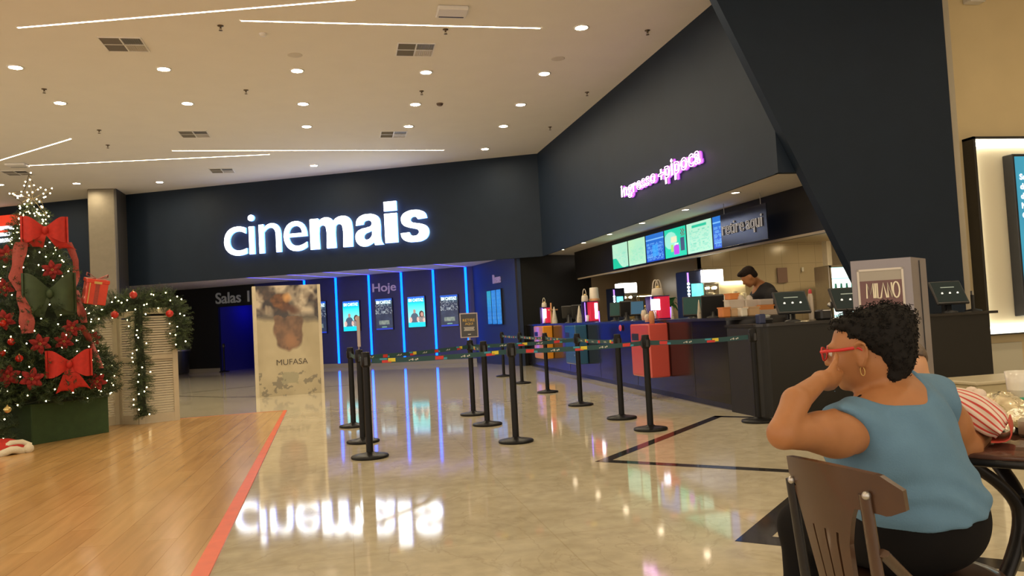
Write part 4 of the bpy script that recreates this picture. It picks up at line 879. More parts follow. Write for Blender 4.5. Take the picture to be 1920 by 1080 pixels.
g2 = garland([(-2.90, 12.50, 1.75), (-2.91, 12.46, 1.3), (-2.88, 12.46, .8), (-2.90, 12.45, .40), (-2.87, 12.46, .14)], .13, 'fir garland hanging down to the floor between the screen panels', 520)
g3 = garland([(-2.50, 12.70, 1.82), (-2.40, 12.68, 1.6), (-2.38, 12.68, 1.3), (-2.40, 12.68, 1.08)], .14, 'short fir garland hanging over the right end of the cream screens', 330)
for px, py, nm in ((250, 553, 'red bauble on top of the garland'), (215, 590, 'red bauble at the garland left end'), (318, 588, 'red bauble at the garland right end')):
    q = at_y(px, py, 12.48); bauble(q, .055, nm, GLR)
# red and white plush hat on the floor
q = at_z(2, 852, 0); t = thing('santa_hat', 'red plush hat with thick white fur trim on the wood floor, bottom left', 'hat', tuple(q)); WF_ = mat('white_plush', (.72, .66, .5), rough=.95, bump=.7, bscale=50)
mb = MB(); mb.lathe([(.02, .0), (.24, .02), (.27, .07), (.2, .13), (.09, .17), (0, .18)], n=20); mb.build('crown', RED, t)
mb = MB(); mb.tube([(.27 * math.cos(a), .27 * math.sin(a), .045 + .02 * math.sin(a * 6)) for a in np.linspace(0, 2 * PI, 31)[:-1]], .042, 8, closed=True); mb.tube([(.05, -.2, .05), (.15, -.12, .13), (.22, .0, .12), (.3, .03, .07)], .035, 8); mb.build('fur_trim', WF_, t)
mb = MB(); mb.sph((.31, -.06, .05), .055, 8); mb.build('pompom', WF_, t)
# ================================================================== CONCESSION
CX0, CX1 = 4.45, 4.88
CF = mat('counter_front_black', (.009, .008, .009), rough=.16, noise=.06, spec=.6); CT = mat('counter_top_black', (.02, .019, .019), rough=.25)
def cx(y): return CX0 + (y - 8.1) / 13.9 * (CX1 - CX0) if y > 8.1 else CX0
t = thing('service_counter', 'long glossy black concession counter running back to the blue wall', 'counter', (4.9, 15, 0))
mb = MB(); mb.prism([(cx(8.85), 8.85), (5.35, 8.85), (5.5, 21.3), (cx(21.3), 21.3)], (0, 0, 1.08), (1, 0, 0), (0, 1, 0), 1.0); mb.build('body', CF, t, world=True)
mb = MB(); mb.prism([(cx(8.85) - .02, 8.83), (5.38, 8.83), (5.53, 21.3), (cx(21.3) - .02, 21.3)], (0, 0, 1.115), (1, 0, 0), (0, 1, 0), .035); mb.build('worktop', CT, t, world=True)
mb = MB(); mb.prism([(cx(8.9) + .05, 8.9), (5.3, 8.9), (5.45, 21.3), (cx(21.3) + .05, 21.3)], (0, 0, .08), (1, 0, 0), (0, 1, 0), .08); mb.build('plinth', DARKP, t, world=True)
mb = MB()
for y in (9.9, 12.2, 14.3, 16.6, 19.0): mb.box((cx(y) - .001, y, .58), (.004, .008, .98))
mb.build('panel_joint', DARKP, t, world=True)
t = thing('return_counter', 'black pay counter facing the viewer behind the seated woman', 'counter', (5.95, 8.4, 0))
mb = MB(); r = .12; P = [(CX0 + r, 8.06), (7.46, 8.10), (7.46, 8.80), (CX0, 8.80), (CX0, 8.06 + r)] + [(CX0 + r - r * math.sin(a), 8.06 + r - r * math.cos(a)) for a in np.linspace(PI / 2 - .2, .2, 5)]
mb.prism(P, (0, 0, 1.0), (1, 0, 0), (0, 1, 0), 1.0); mb.build('body', mat('counter_front_matte', (.007, .0065, .0055), rough=.5, noise=.08), t, world=True)
mb = MB(); P2 = [(CX0 + r, 8.04), (7.56, 8.07), (7.56, 8.82), (CX0 - .02, 8.82), (CX0 - .02, 8.04 + r)] + [(CX0 + r - (r + .02) * math.sin(a), 8.04 + r - r * math.cos(a)) for a in np.linspace(PI / 2 - .2, .2, 5)]
mb.prism(P2, (0, 0, 1.03), (1, 0, 0), (0, 1, 0), .03); mb.build('worktop', CT, t, world=True)
WT, RT = 1.115, 1.03
# coloured boxes on the counter front
def front_box(y0, y1, z0, z1, dep, name, label, col, rough=.25):
    m = mat(name + '_paint', col, rough=rough, coat=.4); t = thing('wall_cabinet', label, 'cabinet', (cx(y0) - dep / 2, (y0 + y1) / 2, z0), 0)
    mb = MB(); mb.bb(cx(y0) - dep, cx(y0), y0, y1, z0, z1, 0, .018); mb.build('body', m, t, world=True)
    mb = MB(); x = cx(y0) - dep; mb.bb(x - .006, x, y0 + .03, y1 - .03, z0 + .04, z1 - .30, 0, .002); dr = mb.build('door', m, t, world=True)
    mb = MB(); mb.cyl((x - .012, y0 + .08, z0 + .18), (x + .0, y0 + .08, z0 + .18), .018, n=12); mb.cyl((x - .012, y0 + .08, z0 + .35), (x, y0 + .08, z0 + .35), .010, n=12); mb.build('lock', ALU, dr, world=True)
    mb = MB(); mb.bb(x - .003, x + .01, y0 + (y1 - y0) * .55, y1 - .06, z1 - .24, z1 - .14); mb.build('slot', DARKP, t, world=True)
    return t
front_box(10.75, 11.5, .30, 1.07, .30, 'salmon_red', 'salmon red box hanging on the counter front, nearest of the three coloured boxes', (.60, .085, .06))
front_box(15.1, 15.85, .30, 1.07, .25, 'steel_blue', 'blue box hanging on the counter front, middle of the three coloured boxes', (.02, .10, .20))
front_box(18.1, 19.0, .30, 1.07, .24, 'amber_orange', 'amber orange box hanging on the counter front, farthest of the three coloured boxes', (.70, .27, .01))
q = at_x(1163, 615, cx(12.4) - .01); mb = MB(); mb.sph(q, 1, 8, 0, np.diag([.012, .07, .055])); tag(mb.build('counter_badge', mat('pink_badge', (.6, .06, .12), rough=.4)), 'small pink oval badge on the dark counter front', 'badge')
# ---------------------------------------------------- menu screens
mu = np.array([*(mB_ - mA), 0.]); mu = _nz(mu); mn = np.array([mu[1], -mu[0], 0]); mn = mn if mn[0] < 0 else -mn; MA3 = np.array([*mA, 0.])
def onM(px, py, off=0): return at_p(px, py, MA3 + mn * off, mn)
def lines(u, v, base, ink, rows, u0=.12, u1=.88, v0=.08, v1=.75, den=.5):
    if u0 < u < u1 and v0 < v < v1:
        k = (v - v0) / (v1 - v0) * rows; 
        if (k % 1) < .45 and hashn(int(u * 26), int(k), 3) > den: return ink
    return base
def pic_mint(seed, blob, yel=0):
    def fn(u, v):
        c = mixc((.28, .58, .44), (.40, .66, .40 if yel else .50), fbm(u * 2, v * 2, seed))
        c = lines(u, v, c, mixc(c, (.12, .42, .36), .5), 11)
        if blob and v < .30 * (1 + .9 * math.sin(u * 5 + seed)) * (1 - u * .8) and v < .42: c = (.01, .42, .26)
        if blob == 2 and .2 < u < .85 and .84 < v < .90: c = (.02, .45, .33)
        return c
    return fn
def pic_menu_blue(u, v):
    c = mixc((.01, .06, .45), (.01, .13, .5), v); c = lines(u, v, c, (.12, .35, .75), 12, .03, .95, .05, .7, .35)
    if .78 < v < .83: c = (.15, .4, .8)
    if .36 < u < .66 and .18 < v < .6: c = mixc(c, (.03, .3, .75), .7)
    return c
def pic_cups(u, v):
    c = (.01, .50, .33)
    if ((u - .28) / .3) ** 2 + ((v - .6) / .3) ** 2 < 1: c = (.25, .62, .52)
    if .42 < u < .68 and .08 < v < .42 - abs(u - .55) * .3: c = (.40, .04, .62)
    if .46 < u < .64 and .42 < v < .47: c = (.7, .7, .7)
    if .74 < u < .92 and .18 < v < .62: c = (.03, .05, .12)
    if .76 < u < .95 and .66 < v < .92 and (int(u * 22) + int(v * 16)) % 2: c = (.15, .03, .06)
    if .30 < u < .58 and .5 < v < .72: c = (.62, .60, .42)
    if .28 < u < .4 and .2 < v < .45: c = (.30, .55, .1)
    return c
def pic_green(u, v): return lines(u, v, (.34, .64, .50) if not (.22 < u < .8 and .84 < v < .91) else (.01, .42, .27), (.14, .45, .36), 13, .1, .9, .08, .78)
mscr = [(1149, 1178, pic_mint(1, 1), 'pale green menu screen with a darker green corner, leftmost'), (1178.5, 1211, pic_mint(5, 0, 1), 'pale yellow-green menu screen, second from left'), (1211.5, 1246, pic_menu_blue, 'blue menu screen with rows of prices, third from left'), (1246.5, 1287.5, pic_cups, 'bright green menu screen picturing cups'), (1288, 1336, pic_green, 'pale green menu screen with a dark title bar'), (1336.5, 1386, pic_menu_blue, 'blue menu screen half hidden by the retire aqui sign')]
def ymt(px): return 459.5 - .265 * (px - 1149)
for xa, xb, fn, lb in mscr:
    cxp = (xa + xb) / 2; a = onM(xa, 0 + ymt(xa) + 25, .05); b = onM(xb, ymt(xb) + 28, .05); T = 2.92; h_ = .60; w_ = np.linalg.norm((b - a)[:2]); O = np.array([a[0], a[1], T - h_])
    t = thing('menu_screen', lb, 'menu screen', tuple(O), 0, 'lit menu screens above the counter')
    mb = MB(); mb.prism([(0, 0), (w_, 0), (w_, h_), (0, h_)], O, mu, Z3, .05); mb.build('housing', FRAMEB, t, world=True)
    picture('display', t, O + mn * .004 + mu * .015 + Z3 * .012, mu, Z3, w_ - .03, h_ - .024, fn, 44, 44, emis=1.15)
a = onM(1352, 435, .35); b = onM(1438, 420, .35); w_ = np.linalg.norm((b - a)[:2]); O = np.array([a[0], a[1], 2.28]); t = thing('acrylic_sign', 'dark translucent sign with outlined letters reading retire aqui', 'sign', tuple(O))
mb = MB(); mb.prism([(0, 0), (w_, 0), (w_, .56), (0, .56)], O, mu, Z3, .02); mb.build('panel', mat('smoked_acrylic', (.03, .033, .055), rough=.15, alpha=.93), t, world=True)
RO = mat('outline_letter_grey', (.70, .66, .62), rough=.35, emis=.3); 
mb = MB(); put_text(mb, 'retire', O + mu * w_ * .05 + Z3 * .20 + mn * .01, mu, Z3, w_ * .50, .21, .012, outline=True, bevel=.013, res=3); put_text(mb, 'aqui', O + mu * w_ * .59 + Z3 * .14 + mn * .01, mu, Z3, w_ * .34, .27, .012, outline=True, bevel=.013, res=3); mb.build('outline_lettering', RO, t, world=True)
mb = MB(); put_text(mb, 'retire', O + mu * w_ * .05 + Z3 * .20 + mn * .002, mu, Z3, w_ * .50, .21, .006); put_text(mb, 'aqui', O + mu * w_ * .59 + Z3 * .14 + mn * .002, mu, Z3, w_ * .34, .27, .006); mb.build('letter_fill', mat('letter_fill_dark', (.02, .016, .014), rough=.4), t, world=True)
mb = MB()
for s in (.1, .9):
    mb = MB(); mb.cyl(O + mu * w_ * s + Z3 * .56, O + mu * w_ * s + Z3 * .74, .006, n=6); mb.build('hanger_rod', ALU, t, world=True)
mb = MB(); a2 = at_z(1084, 521, 2.28); mb.prism([tuple(mA + (mB_ - mA) * .02 + mn[:2] * .03), tuple(mB_ + mn[:2] * .03), tuple(mB_), tuple(mA + (mB_ - mA) * .02)], (0, 0, 2.29), (1, 0, 0), (0, 1, 0), .035); struct(mb.build('trim_bulkhead_edge', mat('pale_edge_strip', (.5, .42, .3), rough=.4)))
# ---------------------------------------------------- back counter and machines
BK = mat('back_counter_brown', (.05, .035, .025), rough=.35); STL = mat('stainless_steel', (.55, .52, .46), rough=.28, metal=.9, noise=.04); GLS = mat('clear_glass', (.95, .95, .92), rough=.02, trans=1, alpha=.35)
t = thing('back_counter', 'low dark preparation counter under the machines behind the service counter', 'counter', (7.5, 16, 0)); mb = MB(); mb.prism([(6.95, 13.2), (8.2, 13.2), (8.2, 21.9), (6.95, 21.9)], (0, 0, .87), (1, 0, 0), (0, 1, 0), .87); mb.build('body', BK, t, world=True); mb = MB(); mb.prism([(6.9, 13.15), (8.22, 13.15), (8.22, 21.95), (6.9, 21.95)], (0, 0, .9), (1, 0, 0), (0, 1, 0), .03); mb.build('worktop', STL, t, world=True)
WL_ = mat('lit_header_white', (1, 1, 1), emis=7, ecol=(1, .95, .85)); POPC = mat('popcorn', (.72, .55, .25), rough=.8, bump=.9, bscale=40)
def popcorn_machine(px, y, label):
    q = at_y(px, 560, y); x = q[0]; t = thing('popcorn_machine', label, 'popcorn machine', (x, y, .9)); H = 1.04; W = .23
    mb = MB(); mb.bb(-W, W, -.22, .22, 0, .22, 0, .01); mb.build('base', STL, t)
    mb = MB()
    for sx in (-1, 1):
        for sy in (-1, 1): mb.bb(sx * (W - .012) - .012, sx * (W - .012) + .012, sy * .205 - .012, sy * .205 + .012, .22, .86)
    mb.build('frame', STL, t); mb = MB(); mb.bb(-W + .01, W - .01, -.212, -.206, .22, .86); mb.bb(-W, -W + .006, -.2, .2, .22, .86); mb.build('glass_pane', GLS, t)
    mb = MB(); mb.bb(-W, W, -.22, .22, .86, H + .18, 0, .02); mb.build('header', STL, t); mb = MB(); mb.bb(-W + .005, W - .005, -.235, -.22, .92, H + .14, 0, .006); mb.bb(-W - .012, -W, -.2, .2, .92, H + .14, 0, .004); mb.build('lit_header', WL_, t)
    mb = MB(); mb.lathe([(0, .52), (.10, .53), (.12, .60), (.12, .70), (.09, .71), (0, .71)], n=18); mb.cyl((0, 0, .71), (0, 0, .86), .012, n=8); mb.build('kettle', STL, t)
    mb = MB(); mb.sph((0, 0, .24), (.19, .18, .10), 8); mb.build('popcorn_heap', POPC, t); mb = MB(); mb.sph((.08, -.1, .80), .035, 6); mb.sph((-.08, -.1, .80), .03, 6); mb.build('bulb', mat('warm_bulb', (1, .9, .6), emis=14, ecol=(1, .8, .45)), t)
popcorn_machine(1331, 15.9, 'popcorn machine with a glowing white header, nearer one behind the dark monitors'); popcorn_machine(1175, 20.6, 'popcorn machine with a glowing white header, farther one at the back left')
def drinks(px, y, w, z0, z1, label):
    q = at_y(px, 545, y); t = thing('drink_dispenser', label, 'drink dispenser', (q[0], y, .9)); mb = MB(); mb.bb(-w / 2, w / 2, -.25, .3, 0, z1 - .9, 0, .015); mb.build('body', mat('dispenser_navy', (.02, .03, .08), rough=.3), t)
    picture('display', t, (-w / 2 + .10, -.256, z0 - .9), (1, 0, 0), Z3, w - .16, (z1 - z0) * .68, lambda u, v: mixc((.05, .55, .50), (.25, .8, .8), fbm(u * 4, v * 5, 4)), 16, 16, emis=1.4, world=False)
    mb = MB()
    for j in range(9): mb.sph((-w / 2 + .035, -.26, z0 - .9 + j * (z1 - z0) * .085), .028, 6)
    mb.build('led_dot', mat('cyan_led', (.8, 1, 1), emis=7, ecol=(.65, .95, 1)), t); mb = MB(); mb.bb(-w / 2 + .02, -w / 2 + .05, -.262, -.25, z1 - .9 - .28, z1 - .9 - .04); mb.build('violet_lamp', mat('violet_lamp', (.4, .2, 1), emis=3, ecol=(.3, .15, 1)), t)
    mb = MB()
    for j in range(3): mb.cyl((-.05 + j * .09, -.27, .18), (-.05 + j * .09, -.27, .12), .012, n=8)
    mb.build('tap', STL, t)
drinks(1297, 16.0, .44, 1.22, 2.08, 'drink dispenser with glowing turquoise display beside the nearer popcorn machine'); drinks(1154, 20.4, .34, 1.25, 1.95, 'drink dispenser with glowing turquoise display beside the farther popcorn machine')
q = at_y(1215, 545, 19.0); t = thing('hot_display_case', 'warmly lit glass snack display case in the middle of the back counter', 'display case', (q[0], 19.0, .9))
mb = MB(); mb.bb(-.34, .34, -.2, .2, 0, .2); mb.bb(-.34, .34, -.2, .2, .78, .82)
for sx in (-1, 1): mb.bb(sx * .33 - .012, sx * .33 + .012, -.2, -.176, .2, .78)
mb.build('frame', mat('brass_frame', (.5, .38, .18), rough=.3, metal=.8), t); mb = MB(); mb.bb(-.32, .32, -.15, .15, .45, .47); mb.build('shelf', STL, t); mb = MB(); mb.bb(-.3, .3, -.1, .0, .765, .78); mb.build('lamp', mat('warm_tube', (1, .85, .5), emis=16, ecol=(1, .8, .4)), t)
mb = MB()
for j in range(7): mb.sph((-.26 + j * .087, -.03, .51), .042, 6)
mb.build('popcorn_bag', POPC, t)
q = at_y(1256, 545, 18.2); t = thing('potted_plant', 'small green leafy plant on the back counter behind the red cooler', 'plant', (q[0], 18.2, .9)); mb = MB(); mb.lathe([(.07, 0), (.1, .16), (.1, .18), (.08, .17)], n=14); mb.build('pot', BK, t)
mb = MB()
for j in range(22): a = j * 2.4; mb.grid(lambda u, v: np.array([math.cos(a) * .2 * u, math.sin(a) * .2 * u, .45 + .35 * u * math.sin(j) * .6 + .12 * math.sin(u * 3)]) + np.array([-math.sin(a), math.cos(a), 0]) * (v - .5) * .09 * math.sin(u * PI), 5, 2, 0)
mb.cyl((0, 0, .15), (0, 0, .5), .012, n=6); mb.build('leaves', mat('plant_green', (.04, .22, .07), rough=.5), t)
t = thing('stacked_cups', 'row of pale paper cups glowing under the shelf light behind the worker', 'cups', (*at_y(1378, 548, 15.5)[:2], 1.0)); WHC = mat('white_paper_cup', (.8, .75, .62), rough=.5)
for j in range(5):
    mb = MB(); mb.lathe([(.04, 0), (.055, .30 + .05 * (j % 3)), (.0, .31 + .05 * (j % 3))], c=(-.2 + j * .10, 0, .20), n=12); mb.build('cup_stack', WHC, t)
mb = MB(); mb.bb(-.3, .3, -.1, .1, .17, .2); mb.bb(-.3, -.28, -.1, .1, -.1, .2); mb.bb(.28, .3, -.1, .1, -.1, .2); mb.build('shelf', STL, t); mb = MB(); mb.bb(-.28, .28, .04, .08, .78, .80); mb.build('lamp', MATS['warm_tube'], t); mb = MB(); mb.bb(-.3, .3, .1, .12, -.1, .82); mb.build('back_panel', WHC, t)
# glowing fridge at the right end of the kitchen
q = at_y(1584, 540, 16.2); t = thing('drinks_fridge', 'tall glass-door fridge glowing pale cyan at the right end of the kitchen', 'fridge', (11.35, 16.3, 0)); mb = MB(); mb.bb(-.5, .5, 0, .6, 0, 2.1, 0, .02); mb.build('body', STL, t)
picture('lit_interior', t, (-.46, -.01, .1), (1, 0, 0), Z3, .92, 1.95, lambda u, v: mixc((.55, .9, .9), (.95, 1, .98), v) if (v * 7) % 1 > .12 else (.15, .4, .4), 20, 60, emis=1.8, world=False)
mb = MB(); mb.bb(-.5, -.46, -.03, 0, .05, 2.1); mb.bb(.46, .5, -.03, 0, .05, 2.1); mb.bb(-.5, .5, -.03, 0, 2.05, 2.1); mb.build('door_frame', STL, t); mb = MB()
for j in range(6):
    for z in (1.2, 1.48): mb.cyl((-.38 + j * .14, -.04, z), (-.38 + j * .14, -.04, z + .2), .035, .02, n=8)
mb.build('bottle_row', mat('teal_bottles', (.05, .3, .28), rough=.2), t)
q = at_y(1467, 516, 17.45); mb = MB(); mb.box(tuple(q), (.26, .02, .36)); tag(mb.build('wall_notice', mat('notice_mauve', (.25, .16, .14), rough=.6)), 'small mauve notice on the tiled kitchen wall right of the worker', 'notice')
mb = MB(); q = at_y(1505, 505, 17.44); mb.box(tuple(q), (.05, .02, .10)); tag(mb.build('wall_hook', WHITEP), 'tiny pale hook high on the tiled kitchen wall', 'hook')
# ---------------------------------------------------- things on the long counter
SCR = mat('monitor_glass_green', (.018, .021, .019), rough=.5, spec=.12, emis=.02, ecol=(.4, .7, .6)); GW = mat('screen_glyph_white', (.8, .8, .75), emis=.9)
def pos(px, pyt, pyb, d_y, wpx, label, rz=0, tilt=.35, zb=RT, sc=SCR, glyph=True, back=False):
    """countertop terminal: screen on a foot; wpx = width in the photograph"""
    q = at_y(px, (pyt + pyb) / 2, d_y); dep = np.linalg.norm(q - _O) * .97; W = wpx / F * dep; H = (pyb - pyt) / F * dep / math.cos(tilt); t = thing('payment_terminal', label, 'terminal', (q[0], d_y, zb), rz, 'counter terminals')
    zc = q[2] - zb; M_ = np.array(Matrix.Rotation(-tilt if not back else tilt, 3, 'X'))
    mb = MB(); mb.box((0, 0, zc), (W, .035, H), M=M_, bev=.012); mb.build('monitor', DARKP, t)
    mb = MB(); mb.box(tuple(np.array([0, 0, zc]) + M_ @ [0, (-.0185 if not back else .0185), .004]), (W * .90, .003, H * .84), M=M_); s_ = mb.build('screen', sc, t)
    mb = MB(); mb.lathe([(.09, 0), (.09, .012), (.03, .03), (.03, max(.05, zc - H * .2)), (0, max(.05, zc - H * .2))], n=16); mb.box((0, .05, zc * .5), (.10, .05, zc * .9)); mb.build('stand', DARKP, t)
    if glyph and not back:
        for k in (-1, 0, 1):
            mb = MB(); mb.sph(tuple(np.array([0, 0, zc]) + M_ @ [k * W * .24, -.021, -H * .06]), 1, 5, 0, np.diag([W * .035, .002, W * .04])); mb.build('screen_icon', GW, t)
        mb = MB(); mb.box(tuple(np.array([0, 0, zc]) + M_ @ [0, -.021, H * .20]), (W * .42, .002, H * .035), M=M_); mb.build('screen_line', mat('screen_line_grey', (.35, .42, .38), emis=.25), t)
    return t
pos(1484, 547, 588, 8.45, 64, 'dark touch terminal with three white icons, left one on the pay counter', rz=-.10, tilt=.5)
pos(1592, 540, 582, 8.45, 66, 'dark touch terminal with white icons, half hidden by the Milano board', rz=-.10, tilt=.5)
pos(1778, 529, 569, 8.45, 62, 'dark touch terminal with three white icons, right of the Milano board', rz=-.02, tilt=.5)
SB = mat('monitor_glass_blue', (.04, .11, .18), rough=.15, emis=.12, ecol=(.1, .4, .8)); SG = mat('monitor_glass_teal', (.02, .05, .045), rough=.15, emis=.04, ecol=(.1, .6, .5))
pos(1195, 564, 592, 12.8, 26, 'small terminal with a blue screen left of the red cooler', rz=-.5, zb=WT, sc=SB, glyph=False, tilt=.3); pos(1153, 567, 595, 14.1, 20, 'small dark terminal further along the counter', rz=-.5, zb=WT, sc=SG, glyph=False, tilt=.3)
pos(1300, 556, 593, 10.7, 40, 'wide dark teal monitor right of the red cooler', rz=-.45, zb=WT, sc=SG, glyph=False, tilt=.3); pos(1336, 553, 596, 10.0, 42, 'black monitor seen from its back beside the popcorn tubs', rz=-.35, zb=WT, glyph=False, back=True, tilt=.35)
pos(1174, 564, 594, 13.4, 24, 'black monitor seen from its back left of the blue screen', rz=-.4, zb=WT, glyph=False, back=True); pos(1066, 573, 597, 17.0, 26, 'dark monitor near the far end of the counter', rz=-.4, zb=WT, glyph=False, back=True); pos(1082, 571, 598, 16.4, 20, 'dark monitor between the white cone bags', rz=-.4, zb=WT, glyph=False, back=True)
# lit acrylic cup displays
PUR = mat('violet_tube', (.4, .2, 1), emis=3.2, ecol=(.22, .12, 1)); ACR = mat('red_acrylic', (.55, .02, .05), rough=.15, emis=.35, ecol=(1, .03, .08)); WGL = mat('white_glow_panel', (1, 1, 1), emis=3.5, ecol=(.9, .85, 1))
def cup_display(x0, x1, yt, yb, Y, label, kind):
    a = at_x(x0, yb, 4.78); q = at_y((x0 + x1) / 2, yb, Y); dep = math.hypot(q[0], q[1]); W = (x1 - x0) / F * dep * 1.0; H = (yb - yt) / F * dep; t = thing('cup_display_box', label, 'display box', (q[0], Y, WT), 0, 'lit souvenir cup displays')
    mb = MB(); mb.bb(-W * .5, W * .5, -.1, .12, 0, .02); mb.bb(-W * .5, W * .5, -.1, .12, H - .015, H); mb.bb(-W * .5, W * .5, .1, .12, 0, H); mb.build('frame', mat('display_navy', (.03, .02, .12), rough=.3), t)
    mb = MB(); mb.bb(-W * .1 if kind else -W * .05, W * .5, -.09, .09, .02, H - .015, 0, .006); mb.build('red_panel', ACR, t)
    mb = MB(); mb.cyl((-W * .46, -.09, .02), (-W * .46, -.09, H - .02), .008, n=8); mb.cyl((W * .52, -.09, .0), (W * .52, -.09, H * (.5 if kind else .9)), .008, n=8); mb.build('violet_tube', PUR, t)
    mb = MB(); 
    if kind == 2: mb.bb(-W * .5, -W * .02, -.105, -.095, H * .40, H * .86, 0, .004)
    elif kind == 1: mb.bb(W * .22, W * .44, -.10, -.092, .06, H * .9, 0, .004)
    else: mb.bb(-W * .42, -W * .05, -.10, -.092, H * .35, H * .9, 0, .004)
    mb.build('lit_panel', WGL, t)
    mb = MB(); mb.lathe([(.03, .02), (.042, .14), (.0, .145)], c=(-W * .25, -.02, 0), n=12); mb.build('souvenir_cup', WHC, t)
    return (q[0], Y, WT + H)
c0 = cup_display(1015, 1033, 567, 598, 18.9, 'small lit violet and red cup display box at the far end of the counter', 0)
c1_ = cup_display(1094, 1121, 558, 597, 15.3, 'lit violet and red cup display box in the middle of the counter', 1)
c2_ = cup_display(1216, 1254, 548, 592, 11.9, 'large red cup display box with bright white panel, nearest of the three', 2)
PB = mat('paper_bag_white', (.62, .56, .46), rough=.7, noise=.06); PBK = mat('paper_bag_kraft', (.55, .28, .12), rough=.7)
def hbag(p, w, h, label, m=PB, loops=2):
    t = thing('handled_bag', label, 'bag', tuple(p), 0, 'handled white bags on the display boxes'); mb = MB(); mb.lathe([(w * .46, 0), (w * .5, h * .12), (w * .42, h * .42), (w * .36, h * .46), (0, h * .46)], n=16); mb.build('body', m, t); mb = MB()
    for s in ((-1, 1) if loops == 2 else (0,)): mb.tube([(s * w * .14 + w * .26 * math.cos(a), .01 * s, h * .4 + h * .56 * math.sin(a)) for a in np.linspace(.05, PI - .05, 14)], w * .055, 6)
    mb.build('handle', m, t); mb = MB(); mb.sph((0, -w * .2, h * .5), w * .16, 6); mb.build('filling', POPC, t)
hbag(c2_, .19, .26, 'white bag with tall looped handles standing on the nearest red display'); hbag((c1_[0] - .10, c1_[1], c1_[2]), .14, .26, 'white bag with one looped handle, left on the middle display box', loops=1)
t = thing('popcorn_carton', 'flared white popcorn carton with orange base, right on the middle display box', 'carton', (c1_[0] + .10, c1_[1], c1_[2])); mb = MB(); mb.lathe([(.11, 0), (.10, .02), (.09, .26), (.075, .27), (.07, .05)], n=4); mb.build('carton', PB, t); mb = MB(); mb.lathe([(.113, 0), (.113, .05), (.1, .05)], n=4); mb.build('orange_base', PBK, t)
hbag((c0[0] - .03, c0[1], c0[2]), .13, .24, 'white bag with looped handle on the farthest display box', loops=1)
def cone(px, py0, py1, Y, label, m=PB, w=.10):
    q = at_y(px, py1, Y); q2 = at_y(px, py0, Y); h = q2[2] - WT; t = thing('popcorn_cone', label, 'paper cone', (q[0], Y, WT), 0, 'white paper cones'); mb = MB(); mb.lathe([(w * .5, 0), (w * .52, h * .15), (w * .2, h * .8), (w * .05, h), (0, h)], n=14); mb.build('paper', m, t); mb = MB(); mb.box((0, -w * .42, h * .2), (w * .4, .004, h * .2)); mb.build('label_patch', mat('cone_patch', (.35, .28, .22), rough=.6), t)
cone(1040, 575, 600, 18.4, 'white paper cone standing at the far end of the counter', w=.13); cone(1087, 573, 600, 16.0, 'white paper cone between the dark monitors', w=.12); cone(1261, 573, 594, 11.6, 'small white paper cone beside the red display box', w=.05); cone(1312, 562, 596, 10.3, 'pale leaning paper cone beside the wide monitor', w=.06)
t = thing('hand_sculpture', 'small orange cone rack with cups at the far end of the counter', 'rack', (*at_y(1035, 580, 18.7)[:2], WT)); mb = MB(); mb.box((.02, 0, .33), (.22, .1, .03), rz=.2); mb.cyl((-.02, 0, 0), (-.02, 0, .5), .03, .02, 8); mb.build('rack', PBK, t)
# small tubs hanging over the front edge before the red box
for k, (px, y0, y1, m, nm) in enumerate(((1208, 577, 600, PB, 'left'), (1214, 586, 604, PB, 'middle'), (1223, 576, 611, PBK, 'right, orange'))):
    q = at_x(px, y1, cx(10.9) - .10); q2 = at_x(px, y0, cx(10.9) - .10); h = q2[2] - q[2]; t = thing('hanging_tub', 'small tub hanging over the counter edge above the red box, ' + nm, 'tub', tuple(q), 0, 'tubs hanging over the counter edge'); mb = MB(); mb.lathe([(0, 0), (.035, .0), (.045, h * .5), (.03, h * .8), (0, h * .82)], n=12); mb.build('tub', m, t); mb = MB(); mb.tube([(0, 0, h * .8), (.03, 0, h * .95), (.10, 0, 1.13 - q[2])], .005, 5); mb.build('strap', m, t)
# popcorn tubs, clear boxes
OR = mat('orange_tub', (.62, .22, .05), rough=.4); CLR = mat('clear_plastic', (.78, .70, .62), rough=.12, alpha=.45); TANB = mat('tan_carton', (.62, .42, .24), rough=.5)
def tub(px0, px1, py0, py1, Y, m, name, label, clear=False, zb=None):
    a = at_y(px0, py1, Y); b = at_y(px1, py1, Y); zt = at_y(px0, py0, Y)[2]; zb = a[2] if zb is None else zb; W = np.linalg.norm(b - a); t = thing(name, label, 'box', ((a[0] + b[0]) / 2, Y, zb)); h = zt - zb
    mb = MB(); mb.bb(-W / 2, W / 2, -.07, .07, 0, h, 0, min(.012, h * .2)); mb.build('box_body', m, t); mb = MB(); mb.bb(-W / 2 - .004, W / 2 + .004, -.074, .074, h - .012, h + .004); mb.build('lid', CLR if clear else m, t); return (a[0] + b[0]) / 2, h + zb
tub(1351, 1366, 577, 597, 9.15, OR, 'orange_tub', 'orange tub at the left of the popcorn tubs, in the front row', zb=WT); tub(1366, 1385, 579, 597, 9.2, TANB, 'tan_box', 'tan carton in the front row right of the orange tub', zb=WT); tub(1386, 1398, 578, 597, 9.1, WHC, 'pale_box', 'narrow pale carton in the middle of the front row', zb=WT); tub(1400, 1421, 576, 597, 9.15, TANB, 'tan_box', 'tan carton at the right end of the front row', zb=WT)
